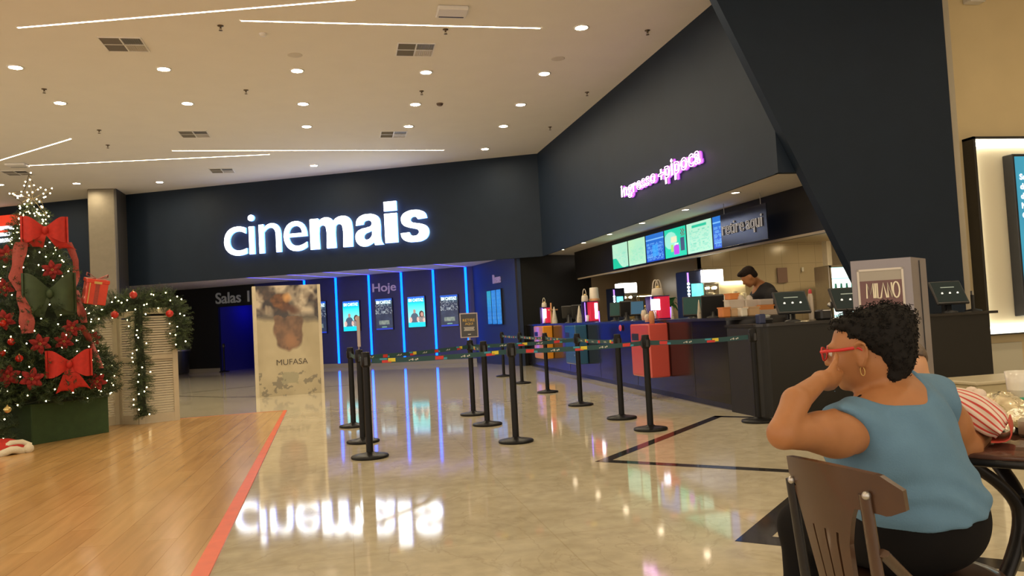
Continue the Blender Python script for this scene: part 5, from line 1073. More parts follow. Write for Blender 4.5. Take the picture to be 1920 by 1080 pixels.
tub(1362, 1392, 563, 579, 9.42, CLR, 'clear_box', 'clear plastic box stacked behind the tan carton, left', True); tub(1394, 1418, 563, 578, 9.42, CLR, 'clear_box', 'clear plastic box stacked behind, middle', True); tub(1420, 1446, 562, 573, 9.35, CLR, 'clear_box', 'clear plastic box at the right, above the orange tray', True); tub(1420, 1447, 573, 583, 9.35, OR, 'orange_tray', 'flat orange tray under the right clear box'); tub(1363, 1382, 551, 563, 9.5, OR, 'orange_tub', 'orange tub on top of the stacked clear boxes')
mb = MB(); q = at_y(1404, 597, 9.45); mb.bb(q[0] - .28, q[0] + .32, 9.28, 9.6, WT, WT + .075, 0, .006); tag(mb.build('riser_tray', mat('clear_riser', (.5, .42, .35), rough=.2)), 'low riser under the stacked clear boxes on the counter', 'tray')
for k, (px, nm) in enumerate(((1389, 'left'), (1405, 'right'))):
    q = at_y(px, 562, 9.42); t = thing('dome_lid', 'pale dome lid on the clear boxes, ' + nm, 'lid', tuple(q), 0, 'dome lids'); mb = MB(); mb.lathe([(.045, 0), (.04, .03), (.022, .055), (0, .062)], n=14); mb.build('dome', CLR, t)
# card machine, bottles, small stuff on the return counter
def small(px, pyb, Y, zb): q = at_y(px, pyb, Y); return (q[0], Y, zb)
p = small(1434, 595, 8.5, RT); t = thing('card_machine', 'small dark card machine left of the left touch terminal', 'card machine', p); mb = MB(); mb.box((0, 0, .05), (.13, .16, .06), M=np.array(Matrix.Rotation(.35, 3, 'X')), bev=.01); mb.build('body', DARKP, t); mb = MB(); mb.box((.01, -.03, .088), (.08, .05, .004), M=np.array(Matrix.Rotation(.35, 3, 'X'))); mb.build('display', mat('lcd_grey', (.3, .32, .26), rough=.2), t); mb = MB()
for j in range(9): mb.box((-.03 + (j % 3) * .025, -.055 - .0 * j, .055 + (j // 3) * .012), (.016, .012, .006))
mb.build('keys', WHITEP, t)
p = small(1426, 597, 8.3, RT); mb = MB(); mb.box((p[0], p[1], RT + .055), (.08, .1, .11), bev=.01); tag(mb.build('blue_box', mat('small_blue_box', (.02, .03, .09), rough=.4)), 'small navy box beside the card machine', 'box')
p = small(1522, 595, 8.55, RT); t = thing('sauce_bottle', 'tall pale bottle with red cap between the two touch terminals', 'bottle', p); mb = MB(); mb.lathe([(0, 0), (.027, 0), (.03, .02), (.03, .28), (.02, .32)], n=14); mb.build('bottle', mat('pale_plastic', (.5, .42, .33), rough=.35), t); mb = MB(); mb.lathe([(.021, .315), (.02, .35), (.01, .37), (0, .372)], n=12); mb.build('cap', mat('red_cap', (.45, .03, .04), rough=.4), t)
p = small(1540, 592, 8.5, RT); t = thing('label_printer', 'small black printer right of the pale bottle', 'printer', p); mb = MB(); mb.box((.02, 0, .06), (.14, .16, .12), bev=.02); mb.build('body', DARKP, t); mb = MB(); mb.box((.02, -.075, .11), (.09, .03, .01)); mb.build('paper', WHITEP, t)
p = small(1553, 590, 8.55, RT); t = thing('desk_fan', 'little wire stand with grey head beside the half-hidden terminal', 'stand', (p[0] + .05, p[1], p[2])); mb = MB(); mb.lathe([(.05, 0), (.045, .015), (.008, .02), (.008, .15)], n=14); mb.build('foot', DARKP, t); mb = MB(); mb.sph((0, 0, .17), (.05, .03, .04), 8); mb.build('head', ALU, t)
p = small(1570, 596, 8.2, RT); mb = MB(); mb.lathe([(.05, 0), (.055, .012), (0, .02)], c=p, n=16); tag(mb.build('coin_tray', WHITEP), 'small pale coin tray on the pay counter', 'tray')
p = small(1825, 583, 8.5, RT); t = thing('counter_stand', 'small black stand at the right end of the pay counter', 'stand', p); mb = MB(); mb.lathe([(.10, 0), (.09, .014), (.02, .03), (.02, .20), (.0, .2)], n=18); mb.build('foot', DARKP, t); mb = MB(); mb.box((0, 0, .22), (.02, .03, .06)); mb.build('clip', ALU, t)

# ================================================================== RIGHT SIDE: lightbox, board, bench
t = thing('backlit_panel', 'large black-framed panel with glowing white edges on the right wall', 'light panel', (9.4, 9.55, .66)); x0, x1, z0, z1 = 8.62, 10.6, .66, 3.42
mb = MB(); mb.bb(x0, x0 + .04, 9.40, 9.6, z0, z1); mb.bb(x0, x1, 9.40, 9.6, z1 - .035, z1); mb.bb(x0, x1, 9.40, 9.6, z0, z0 + .02); mb.build('frame', DARKP, t, world=True)
mb = MB(); mb.bb(x0 + .04, x1, 9.56, 9.59, z0 + .02, z1 - .035); mb.build('back_board', mat('backlit_board', (.75, .68, .50), rough=.6), t, world=True)
EDG = mat('edge_light_white', (1, 1, 1), emis=7, ecol=(1, .93, .74)); mb = MB(); mb.bb(x0 + .04, x0 + .10, 9.50, 9.56, z0 + .02, z1 - .035); mb.bb(x0 + .04, x1, 9.50, 9.56, z1 - .10, z1 - .035); mb.bb(x0 + .04, x1, 9.50, 9.56, z0 + .02, z0 + .12); mb.build('edge_light', EDG, t, world=True)
t = thing('wall_monitor', 'thick black monitor with a blue screen and white words on the glowing panel', 'screen', (9.7, 9.4, .9)); sx0 = 9.22
mb = MB(); mb.bb(sx0, 10.4, 9.385, 9.56, .90, 3.17, 0, .01); mb.build('housing', DARKP, t, world=True)
def pic_ad(u, v):
    c = mixc((.02, .16, .30), (.04, .30, .42), fbm(u * 2 + v, v * 2, 6)); 
    k = ((u - .13) / .09) ** 2 + ((v - .38) / .045) ** 2
    if k < 1: c = mixc((.75, .7, .8), c, k * .6)
    return c
picture('display', t, (sx0 + .03, 9.380, .93), (1, 0, 0), Z3, 1.12, 2.20, pic_ad, 30, 40, emis=1.0)
TW = mat('screen_white_words', (1, 1, 1), emis=1.6)
mb = MB()
for k, s_ in enumerate(('Se', 'da', 'da', 'Ne', 'Ci')): put_text(mb, s_, (sx0 + .09 , 9.378, 2.80 - k * .135), (1, 0, 0), Z3, None, .085, .002, offset=.03)
mb.build('screen_words', TW, t, world=True)
mb = MB(); mb.bb(8.80, 9.32, 9.57, 9.6, .0, .54, 0, .005); tag(mb.build('wall_panel', mat('pale_wall_panel', (.62, .58, .44), rough=.5)), 'pale square panel on the wall under the glowing light panel', 'panel')
q = at_y(1828, 2, 9.5); t = thing('wall_box', 'small white box high on the cream wall at the top right', 'box', tuple(q)); mb = MB(); mb.bb(-.12, .14, -.06, .1, -.02, .1, 0, .015); mb.build('housing', WHITEP, t); mb = MB(); mb.bb(-.10, .12, -.065, -.06, -.01, .0); mb.build('lip', mat('tan_lip', (.5, .4, .2), rough=.5), t)
t = thing('planter_bench', 'low beige box bench behind the table at the right edge', 'bench', (5.75, 6.2, 0)); mb = MB(); mb.bb(5.30, 7.4, 5.95, 6.45, 0, .44, 0, .01); mb.build('body', mat('bench_beige', (.45, .38, .22), rough=.5, noise=.04), t, world=True); mb = MB(); mb.bb(5.28, 7.42, 5.93, 6.47, .44, .47, 0, .008); mb.build('top_slab', mat('bench_top', (.52, .45, .30), rough=.4), t, world=True)
# Milano board
TM = mat('board_metal_grey', (.27, .25, .27), rough=.4, metal=.35); ta, tb, tc = at_d(1602, 600, 6.12)[:2], at_d(1716, 600, 5.95)[:2], at_d(1744, 600, 6.30)[:2]; ua = np.array([*_nz(tb - ta), 0]); WW = np.linalg.norm(tb - ta); TH = 1.525; td = tc - tb
t = thing('menu_totem', 'grey freestanding restaurant board with maroon poster reading MILANO', 'totem', (*(ta + tb + tc) / 3 * [1, 1], 0))
mb = MB(); mb.prism([tuple(ta), tuple(tb), tuple(tc), tuple(ta + td)], (0, 0, TH), (1, 0, 0), (0, 1, 0), TH); mb.build('body', TM, t, world=True)
na = np.array([ua[1], -ua[0], 0]); ta3 = np.array([*ta, 0.])
mb = MB(); w2 = WW; hw = .0
for x_, xx in ((.04, .055), (WW - .07, WW - .055)): mb.prism([(x_, .5), (xx, .5), (xx, TH - .07), (x_, TH - .07)], ta3 + na * .008, ua, Z3, .01)
mb.prism([(.04, TH - .085), (WW - .055, TH - .085), (WW - .055, TH - .07), (.04, TH - .07)], ta3 + na * .008, ua, Z3, .01); mb.build('poster_frame', mat('board_frame_pale', (.55, .50, .42), rough=.3, metal=.3), t, world=True)
mb = MB(); mb.prism([(.055, TH - .16), (WW - .07, TH - .16), (WW - .07, TH - .085), (.055, TH - .085)], ta3 + na * .004, ua, Z3, .005); mb.build('header_strip', mat('board_header', (.36, .33, .28), rough=.4), t, world=True)
def pic_maroon(u, v):
    c = mixc((.13, .055, .06), (.18, .09, .085), fbm(u * 2, v * 4, 2)); 
    if abs(u - .52) < .07 * (1 - (v - .70) / .08) and .70 < v < .78: c = (.35, .10, .06)
    return c
picture('poster', t, ta3 + na * .005 + ua * .055 + Z3 * .5, ua, Z3, WW - .125, TH - .66, pic_maroon, 20, 40, rough=.35)
ML = mat('milano_lettering', (.72, .64, .46), rough=.4, emis=.15); mb = MB(); ox = .10; LW = WW - .19
def stroke(pts, x0, w, closed=False):
    P = [ta3 + na * .009 + ua * (ox + LW * (x0 + w * a)) + Z3 * (TH - .292 + .112 * b) for a, b in pts]; mb.tube(P, .0062, 5, closed=closed)
stroke([(0, 0), (.08, 1), (.5, .25), (.92, 1), (1, 0)], 0, .22); stroke([(0, 0), (0, 1)], .27, .01); stroke([(0, 1), (0, 0), (1, 0)], .33, .10); stroke([(0, 0), (.5, 1), (1, 0)], .43, .18); stroke([(0, 0), (0, 1), (1, 0), (1, 1)], .65, .12); stroke([(.5 + .5 * math.cos(a), .5 + .52 * math.sin(a)) for a in np.linspace(0, 2 * PI, 21)[:-1]], .81, .19, True)
mb.build('lettering', ML, t, world=True)
mb = MB(); 
for (a0, z_, r_) in ((.66, .83, .03), (.76, .88, .055)): mb.tube([ta3 + na * .01 + ua * (WW * a0 + r_ * math.cos(a)) + Z3 * (z_ + .05 + r_ * 1.3 * math.sin(a)) for a in np.linspace(-2, 2, 12)], .003, 4)
mb.build('swirl_print', ML, t, world=True)
e3 = np.array([*tb, 0.]); mb = MB(); mb.cyl(e3 * .5 + np.array([*tc, 0.]) * .5 + np.array([td[1], -td[0], 0]) * .01 + Z3 * .02, e3 * .5 + np.array([*tc, 0.]) * .5 + np.array([td[1], -td[0], 0]) * .01 + Z3 * (TH - .02), .004, n=6); mb.build('side_seam', DARKP, t, world=True)
# ================================================================== FIGURES: smooth body surfaces
def _sn(Fd, org, h):
    """surface net of a sampled field, negative inside -> verts, quads"""
    ins = Fd < 0; nx, ny, nz = Fd.shape
    cs = np.zeros((nx - 1, ny - 1, nz - 1), np.int8); off = [(i, j, k) for i in (0, 1) for j in (0, 1) for k in (0, 1)]
    for i, j, k in off: cs += ins[i:nx - 1 + i, j:ny - 1 + j, k:nz - 1 + k]
    act = np.argwhere((cs > 0) & (cs < 8)); idx = -np.ones(cs.shape, np.int64); idx[tuple(act.T)] = np.arange(len(act))
    P = np.zeros((len(act), 3)); cnt = np.zeros(len(act))
    for a in off:
        for ax in range(3):
            if a[ax]: continue
            b = list(a); b[ax] = 1; fa = Fd[tuple((act + a).T)]; fb = Fd[tuple((act + b).T)]; m = (fa < 0) != (fb < 0)
            t = np.where(m, fa / np.where(m, fa - fb, 1), 0); p = np.array(a, float) + np.zeros((len(act), 3)); p[:, ax] += t
            P[m] += p[m]; cnt[m] += 1
    V = org + h * (act + P / cnt[:, None]); Q = []
    for ax in range(3):
        sl0 = [slice(None)] * 3; sl1 = [slice(None)] * 3; sl0[ax] = slice(0, -1); sl1[ax] = slice(1, None); e = np.argwhere(ins[tuple(sl0)] != ins[tuple(sl1)])
        u, v = (ax + 1) % 3, (ax + 2) % 3; e = e[(e[:, u] > 0) & (e[:, v] > 0) & (e[:, u] < Fd.shape[u] - 1) & (e[:, v] < Fd.shape[v] - 1)]
        du = np.zeros(3, int); du[u] = 1; dv = np.zeros(3, int); dv[v] = 1
        q = np.stack([idx[tuple((e - du - dv).T)], idx[tuple((e - dv).T)], idx[tuple(e.T)], idx[tuple((e - du).T)]], 1); fl = ins[tuple(e.T)]
        q[~fl] = q[~fl][:, ::-1]; Q.append(q)
    Q = np.vstack(Q); return V, Q[(Q >= 0).all(1)]
class Body:
    def __init__(s, lo, hi, h):
        s.o = np.array(lo, float); s.h = h; n = np.ceil((np.array(hi) - s.o) / h).astype(int) + 1; s.ax = [s.o[i] + h * np.arange(n[i]) for i in range(3)]
        s.F = np.full(n, 9., np.float32)
    def _win(s, lo, hi):
        a = np.clip(np.floor((np.array(lo) - s.o) / s.h).astype(int), 0, np.array(s.F.shape) - 1); b = np.clip(np.ceil((np.array(hi) - s.o) / s.h).astype(int) + 1, 1, s.F.shape); sl = tuple(slice(a[i], b[i]) for i in range(3))
        return sl, np.stack(np.meshgrid(*[s.ax[i][sl[i]] for i in range(3)], indexing='ij'), -1)
    def _mix(s, sl, d, k, mode):
        f = s.F[sl]
        if mode == 'add':
            h_ = np.maximum(k - np.abs(f - d), 0) / max(k, 1e-6); s.F[sl] = np.minimum(f, d) - h_ * h_ * k * .25
        else:
            d = -d; h_ = np.maximum(k - np.abs(f - d), 0) / max(k, 1e-6); s.F[sl] = np.maximum(f, d) + h_ * h_ * k * .25
    def cone(s, a, b, ra, rb, k=.03, mode='add', sq=None):
        a, b = np.array(a, float), np.array(b, float); R_ = max(ra, rb) + k + s.h * 2; sl, X = s._win(np.minimum(a, b) - R_, np.maximum(a, b) + R_)
        if 0 in X.shape: return s
        ba = b - a; t = np.clip(((X - a) @ ba) / ba.dot(ba), 0, 1); d = np.linalg.norm(X - a - t[..., None] * ba, axis=-1) - (ra + (rb - ra) * t); s._mix(sl, d, k, mode); return s
    def ell(s, c, r, M=None, k=.03, mode='add'):
        """ellipsoid; columns of M are its axes"""
        c = np.array(c, float); r = np.array(r, float); R_ = r.max() + k + s.h * 2; sl, X = s._win(c - R_, c + R_)
        if 0 in X.shape: return s
        Y = X - c
        if M is not None: Y = Y @ np.array(M)
        k0 = np.linalg.norm(Y / r, axis=-1); k1 = np.linalg.norm(Y / (r * r), axis=-1); d = k0 * (k0 - 1) / np.maximum(k1, 1e-6); s._mix(sl, d, k, mode); return s
    def half(s, p, n, k=.008):
        """keep the side the normal points away from"""
        X = np.stack(np.meshgrid(*s.ax, indexing='ij'), -1); d = (X - np.array(p)) @ _nz(np.array(n, float)); s.F = np.maximum(s.F, d).astype(np.float32); return s
    def grown(s, t): b = Body.__new__(Body); b.o = s.o; b.h = s.h; b.ax = s.ax; b.F = s.F - t; return b
    def noise(s, fn): X = np.stack(np.meshgrid(*s.ax, indexing='ij'), -1); m = np.abs(s.F) < .05; s.F[m] += fn(X[m]); return s
    def mesh(s, name, m, parent, smooth=1):
        F_ = s.F
        for _ in range(smooth):
            for ax in range(3):
                G = F_.copy(); sl = [slice(None)] * 3; a = list(sl); b = list(sl); c = list(sl); a[ax] = slice(0, -2); b[ax] = slice(1, -1); c[ax] = slice(2, None)
                G[tuple(b)] = .25 * F_[tuple(a)] + .5 * F_[tuple(b)] + .25 * F_[tuple(c)]; F_ = G
        V, Q = _sn(F_, s.o, s.h); mb = MB(); mb.v = [V]; mb.f = Q.tolist(); mb.mi = [0] * len(Q); mb.sm = [True] * len(Q); mb.n = len(V); return mb.build(name, m, parent, world=True)
def axes(f, u): f = _nz(np.array(f, float)); u = np.array(u, float); u = _nz(u - f * u.dot(f)); l = np.cross(u, f); return f, l, u
def head(B, c, f, u, s=1.0, ears=True, jaw=1.0):
    f, l, u = axes(f, u); M = np.column_stack([f, l, u]); P = lambda a, b, d: np.array(c) + s * (f * a + l * b + u * d); e = lambda p, r, k=.02, mode='add': B.ell(p, np.array(r) * s, M, k * s, mode)
    e(P(-.015, 0, .032), (.098, .076, .088)); e(P(.022, 0, -.02), (.072, .066, .088), .03); e(P(.035, 0, -.072), (.052 * jaw, .052 * jaw, .036), .03); e(P(.074, 0, -.098), (.018, .02, .016), .02)
    for b in (-1, 1):
        e(P(.062, b * .036, -.028), (.028, .026, .030), .02); e(P(.086, b * .031, .006), (.018, .017, .012), .012, 'sub'); e(P(.082, b * .031, .004), (.0125, .0135, .010), .006); e(P(.088, b * .032, .024), (.012, .024, .008), .012)
        if ears: e(P(-.004, b * .076, -.008), (.018, .008, .034), .008); e(P(-.010, b * .083, -.002), (.014, .007, .028), .006); e(P(.002, b * .088, .0), (.009, .008, .015), .004, 'sub'); e(P(.0, b * .078, -.034), (.010, .007, .012), .005)
    B.cone(P(.088, 0, .018), P(.113, 0, -.026), .008 * s, .0125 * s, .012 * s); 
    for b in (-1, 1): e(P(.100, b * .013, -.031), (.011, .008, .008), .006)
    e(P(.092, 0, -.056), (.010, .023, .006), .008); e(P(.089, 0, -.066), (.011, .019, .007), .008)
    return P, M
def hand(B, wr, d, n, side, curl=.9, s=1.0, spread=.12, cu=(1, 1, 1, 1)):
    """wr wrist, d pointing direction, n palm normal, side +1/-1 = where the thumb sits along n x d"""
    d, _, n = axes(d, n); w = np.cross(n, d) * side; wr = np.array(wr, float)
    B.ell(wr + d * .05 * s, (.046 * s, .038 * s, .015 * s), np.column_stack([d, w, n]), .014 * s); B.cone(wr, wr + d * .03 * s, .023 * s, .024 * s, .02 * s)
    for i, (o_, L) in enumerate(((.029, .072), (.010, .080), (-.010, .074), (-.028, .058))):
        p = wr + d * (.088 - abs(i - 1) * .004) * s + w * o_ * s; a = 0.15; fw = _nz(d + w * o_ * spread * 12 * .3); r0 = .0088 * s * (1 if i < 3 else .88)
        for k_, fr in enumerate((.45, .30, .25)):
            a += curl * cu[i] * (.45, .85, .6)[k_]; v = fw * math.cos(a) + n * math.sin(a); q = p + v * L * fr * s; B.cone(p, q, r0, r0 * .90, .004 * s); p = q; r0 *= .92
    p = wr + d * .028 * s + w * .030 * s - n * -.004; r0 = .0115 * s
    for k_, (L, a) in enumerate(((.040, .75), (.030, .45), (.026, .30))):
        v = _nz(d * math.cos(a) + w * math.sin(a) * .9 + n * (.35 + .2 * k_ * curl)); q = p + v * L * s; B.cone(p, q, r0, r0 * .88, .008 * s if k_ == 0 else .004 * s); p = q; r0 *= .88

FW = CM @ np.array([0, 0, 1.]); FWh = _nz(FW * [1, 1, 0]); RT_ = _nz(CM @ np.array([1., 0, 0]) * [1, 1, 0])      # away from / to the right of the viewer, level
SKIN = mat('skin_warm', (.37, .157, .058), rough=.5, noise=.05, nscale=30, sss=.08); HAIRB = mat('black_curly_hair', (.006, .005, .0045), rough=.75, noise=.3, nscale=60, spec=.25)
TOPB = mat('blue_cotton', (.105, .215, .33), rough=.85, noise=.05, nscale=14, bump=.15, bscale=220); PANT = mat('black_trousers', (.0045, .004, .0045), rough=.9, noise=.1, spec=.2); REDP_ = mat('red_glasses_plastic', (.55, .02, .02), rough=.25)

# ------------------------------------------------------------------ seated woman
pel = at_d(1730, 1003, 2.20); pel[2] = .575
wai = at_d(1722, 930, 2.19); tho = at_d(1698, 850, 2.17); upt = at_d(1684, 780, 2.19); neckb = at_d(1668, 728, 2.24)
shL = at_d(1602, 802, 2.12); shR = at_d(1752, 752, 2.32); elL = at_d(1468, 814, 1.97); wrL = at_d(1540, 712, 2.12); hc = at_d(1622, 656, 2.22)
elR = at_d(1812, 838, 2.36); wrR = at_d(1850, 810, 2.60)
fdir = _nz(-RT_ * math.cos(.62) + FWh * math.sin(.62) - Z3 * .10)
sp = _nz((shR - shL) * [1, 1, 0]); bk = np.array([-sp[1], sp[0], 0]); bk = bk if bk.dot(FWh) > 0 else -bk      # chest direction (away from viewer)
TM_ = np.column_stack([sp, bk, Z3])
lo = np.array([min(elL[0], shL[0]) - .15, 1.4, .30]); allp = np.array([pel, elL, shR, hc, wrR]); lo = np.array([allp[:, 0].min() - .42, allp[:, 1].min() - .22, .02]); hi = np.array([allp[:, 0].max() + .22, allp[:, 1].max() + .40, 1.26])
wt = thing('person', 'seated woman with curly black hair, red glasses and blue sleeveless top, chin on hand', 'person', (pel[0], pel[1], .46))
Bd = Body(lo, hi, .0058)
def torso(B, g=0):
    B.ell(pel + Z3 * .01, (.190 + g, .150 + g, .125 + g), TM_, .05); B.ell(pel + Z3 * .075 - bk * .01, (.175 + g, .135 + g, .11 + g), TM_, .05)
    B.ell(wai, (.160 + g, .125 + g, .13 + g), TM_, .05); B.ell(tho, (.158 + g, .118 + g, .15 + g), TM_, .06); B.ell(upt, (.150 + g, .098 + g, .10 + g), TM_, .05)
    B.cone(shL + sp * .03, shR - sp * .03, .055 + g, .055 + g, .05); B.ell((shL + shR) / 2 - Z3 * .06 + bk * .03, (.17 + g, .09 + g, .10 + g), TM_, .05)
torso(Bd)
for s_ in (-1, 1): Bd.ell(tho + bk * .11 + sp * .075 * s_ + Z3 * .02, (.075, .065, .075), TM_, .04)
# legs: left thigh out to the left, right thigh away under the table
hL = pel - sp * .09 + bk * .02 - Z3 * .01; hR = pel + sp * .09 + bk * .02 - Z3 * .01
knL = hL - RT_ * .135 + FWh * .33 - Z3 * .05; anL = knL + np.array([0, 0, -.44]) - RT_ * .0 + FWh * .03; anL[2] = .09
knR = hR + FWh * .36 - RT_ * .06; anR = knR + FWh * .04; anR[2] = .09
def legs(B, g=0):
    for h_, k_, a_ in ((hL, knL, anL), (hR, knR, anR)): B.cone(h_, k_, .092 + g, .066 + g, .05); B.cone(k_, (k_ + a_) / 2, .062 + g, .056 + g, .03); B.cone((k_ + a_) / 2, a_, .055 + g, .036 + g, .03)
legs(Bd)
for a_ in (anL, anR): toe = a_ + FWh * .13 - RT_ * .03; Bd.cone([a_[0], a_[1], .055], [toe[0], toe[1], .035], .036, .028, .03); Bd.cone(a_, [a_[0], a_[1], .05], .034, .034, .02)
# neck, head
hp = lambda a, b, d: hc + HM[:, 0] * a + HM[:, 1] * b + HM[:, 2] * d
HP, HM = head(Bd, hc, fdir, Z3 + fdir * .12 - RT_ * .04, .93)
Bd.cone(hc + HM[:, 0] * -.030 - HM[:, 2] * .045, neckb - Z3 * .02, .058, .066, .035); Bd.cone(neckb - Z3 * .02, upt + Z3 * .01, .066, .085, .05)
Bd.cone(neckb - Z3 * .035, shL + Z3 * .004, .050, .044, .04); Bd.cone(neckb - Z3 * .035, shR + Z3 * .004, .050, .044, .04)
# left arm, elbow on the chair back, hand under the chin
Bd.cone(shL, shL * .5 + elL * .5 - Z3 * .004, .062, .050, .03); Bd.cone(shL * .5 + elL * .5 - Z3 * .004, elL, .050, .036, .02); Bd.ell(elL, (.037, .037, .036), None, .012)
fa1 = at_d(1492, 752, 2.02); Bd.cone(elL + Z3 * .006, fa1, .034, .034, .010); Bd.cone(fa1, wrL, .034, .022, .012)
Bd.ell(shL * .72 + elL * .28 - Z3 * .022, (.062, .060, .052), None, .03)
hand(Bd, wrL, _nz(at_d(1590, 716, 2.19) - wrL), FWh * .9 + Z3 * .25 + RT_ * .2, -1, curl=1.75, s=.88)
# right arm resting on the table
Bd.cone(shR, shR * .5 + elR * .5, .058, .050, .04); Bd.cone(shR * .5 + elR * .5, elR, .050, .040, .03); Bd.cone(elR, wrR, .040, .026, .02); hand(Bd, wrR, FWh * .8 + RT_ * .3, -Z3, 1, curl=.35, s=.93)
for b in (-1, 1):
    er = [HP(-.004 + x_, b * (.088 + y_), -.006 + z_) for x_, y_, z_ in ((.014, -.006, .006), (.012, -.001, .024), (.0, .004, .036), (-.016, .008, .032), (-.023, .009, .014), (-.020, .007, -.006), (-.010, .003, -.022), (.002, -.002, -.034), (.008, -.006, -.030))]
    for p_, q_ in zip(er[:-1], er[1:]): Bd.cone(p_, q_, .0058, .0058, .004)
    Bd.ell(HP(-.002, b * .089, .004), (.009, .010, .014), HM, .004, 'sub')
Bd.mesh('body', SKIN, wt)
# blue sleeveless top
Bt = Body(lo, hi, .0058); torso(Bt, .008)
for s_ in (-1, 1): Bt.ell(tho + bk * .11 + sp * .075 * s_ + Z3 * .02, (.085, .075, .085), TM_, .04)
Bt.cone(neckb - Z3 * .03, shL + Z3 * .008, .058, .052, .04); Bt.cone(neckb - Z3 * .03, shR + Z3 * .008, .058, .052, .04)
Bt.ell(shL * .7 + tho * .3 - Z3 * .06 - sp * .015, (.07, .10, .09), TM_, .04); Bt.cone(shL, shL * .7 + elL * .3, .071, .068, .02); Bt.cone(shR, shR * .7 + elR * .3, .067, .062, .02); Bt.cone(neckb * .35 + shL * .65 + Z3 * .004, shL, .060, .068, .03); Bt.cone(neckb * .35 + shR * .65 + Z3 * .004, shR, .060, .064, .03)
Bt.F = np.minimum(Bt.F, np.maximum(Bd.F - .007, Bt.F - .028)).astype(np.float32); mid = (shL + shR) / 2
nk = at_d(1657, 703, 2.16); Bt.ell(nk, (.102, .22, .078), np.column_stack([_nz(sp + Z3 * .30), bk, _nz(Z3 - sp * .30)]), .02, 'sub'); Bt.ell(nk + bk * .20 - sp * .02, (.085, .14, .085), TM_, .03, 'sub')
Bt.ell(shL - sp * .112 - Z3 * .050, (.090, .17, .108), TM_, .02, 'sub'); Bt.ell(shR + sp * .080 - Z3 * .040, (.075, .16, .110), TM_, .02, 'sub'); Bt.cone(elL, shL * .35 + elL * .65 - Z3 * .01, .075, .075, .01, 'sub'); Bt.cone(elL, wrL, .07, .07, .01, 'sub')
Bt.half(pel + Z3 * .045 - bk * .0, -Z3 + .10 * sp)
def folds(X):
    Y = (X - wai) @ TM_; z = Y[:, 2]; x = Y[:, 0]; r = .0050 * np.sin(z * 95 + x * 26 + 2.2 * np.sin(x * 17)) * np.exp(-((z - .0) / .09) ** 2) + .0040 * np.sin((x * .8 + z * .75) * 62 + 1.5 * np.sin(z * 20)) * np.exp(-((z - .20) / .12) ** 2) + .0045 * np.sin(x * 60 + z * 12) * np.exp(-((z + .10) / .06) ** 2)
    return r.astype(np.float32)
Bt.noise(folds); Bt.mesh('sleeveless_top', TOPB, wt)
# trousers
Bp = Body([lo[0], lo[1], .06], [hi[0], hi[1], .78], .0065); Bp.ell(pel + Z3 * .01, (.196, .156, .131), TM_, .05); Bp.ell(pel + Z3 * .06, (.180, .140, .10), TM_, .05); legs(Bp, .009); Bp.half(pel + Z3 * .115, Z3); Bp.half([0, 0, .11], -Z3); Bp.mesh('trousers', PANT, wt)
for a_ in (anL, anR):
    toe = a_ + FWh * .14 - RT_ * .03; Bs = Body([min(a_[0], toe[0]) - .09, min(a_[1], toe[1]) - .09, -.01], [max(a_[0], toe[0]) + .09, max(a_[1], toe[1]) + .09, .14], .006); Bs.cone([a_[0], a_[1], .045], [toe[0], toe[1], .035], .043, .036, .03); Bs.half([0, 0, .07], Z3); Bs.half([0, 0, .002], -Z3); Bs.mesh('shoe', PANT, wt)
# hair: high curly mass, short nape
Hh = Body(hc - .20, hc + .22, .0052); hq = lambda a, b, d, : HP(a, b, d)
Hh.ell(HP(-.035, 0, .040), (.088, .082, .074), HM, .02); Hh.ell(HP(-.075, -.01, .045), (.066, .076, .072), HM, .03); Hh.ell(HP(.005, 0, .082), (.070, .066, .028), HM, .02); Hh.ell(HP(-.100, -.02, .076), (.040, .052, .034), HM, .02); Hh.ell(HP(-.082, 0, -.025), (.048, .060, .062), HM, .03); Hh.ell(HP(-.064, .005, -.085), (.030, .045, .030), HM, .02)
Hh.ell(HP(.070, 0, -.012), (.062, .12, .078), HM, .012, 'sub'); Hh.ell(HP(.016, .088, -.020), (.048, .034, .058), HM, .01, 'sub'); Hh.ell(HP(.016, -.088, -.020), (.048, .034, .058), HM, .01, 'sub')
Hh.noise(lambda X: (.0038 * np.sin(X[:, 0] * 260 + 3 * np.sin(X[:, 2] * 90)) * np.sin(X[:, 1] * 240 + 2 * np.sin(X[:, 0] * 80)) * np.sin(X[:, 2] * 250 + 2 * np.sin(X[:, 1] * 110))).astype(np.float32))
ho = Hh.mesh('hair', HAIRB, wt, smooth=0)
hv = np.array([v.co[:] for v in ho.data.vertices]) + np.array(WL[wt.name]); mb = MB(); rs = np.random.RandomState(3); cen = HP(-.04, 0, .03)
for i in range(1100):
    p = hv[rs.randint(len(hv))]; n = _nz(p - cen); q = (p - hc) @ HM
    if q[0] > .035 and q[2] < .06: continue
    if q[2] < -.05 and rs.rand() < .6: continue
    x, y, z = basis(n + (rs.rand(3) - .5) * .9); r = .0028 + .0025 * rs.rand(); tn = 1.2 + 1.2 * rs.rand(); L = .007 + .010 * rs.rand() * (1.6 if q[2] > .05 else .4); ph = rs.rand() * 6.28
    mb.tube([p - n * .006 + x * r * math.cos(ph + a * tn * 6.28) + y * r * math.sin(ph + a * tn * 6.28) + z * L * a for a in np.linspace(0, 1, 8)], .0011, 3)
mb.build('curls', HAIRB, ho, world=True)
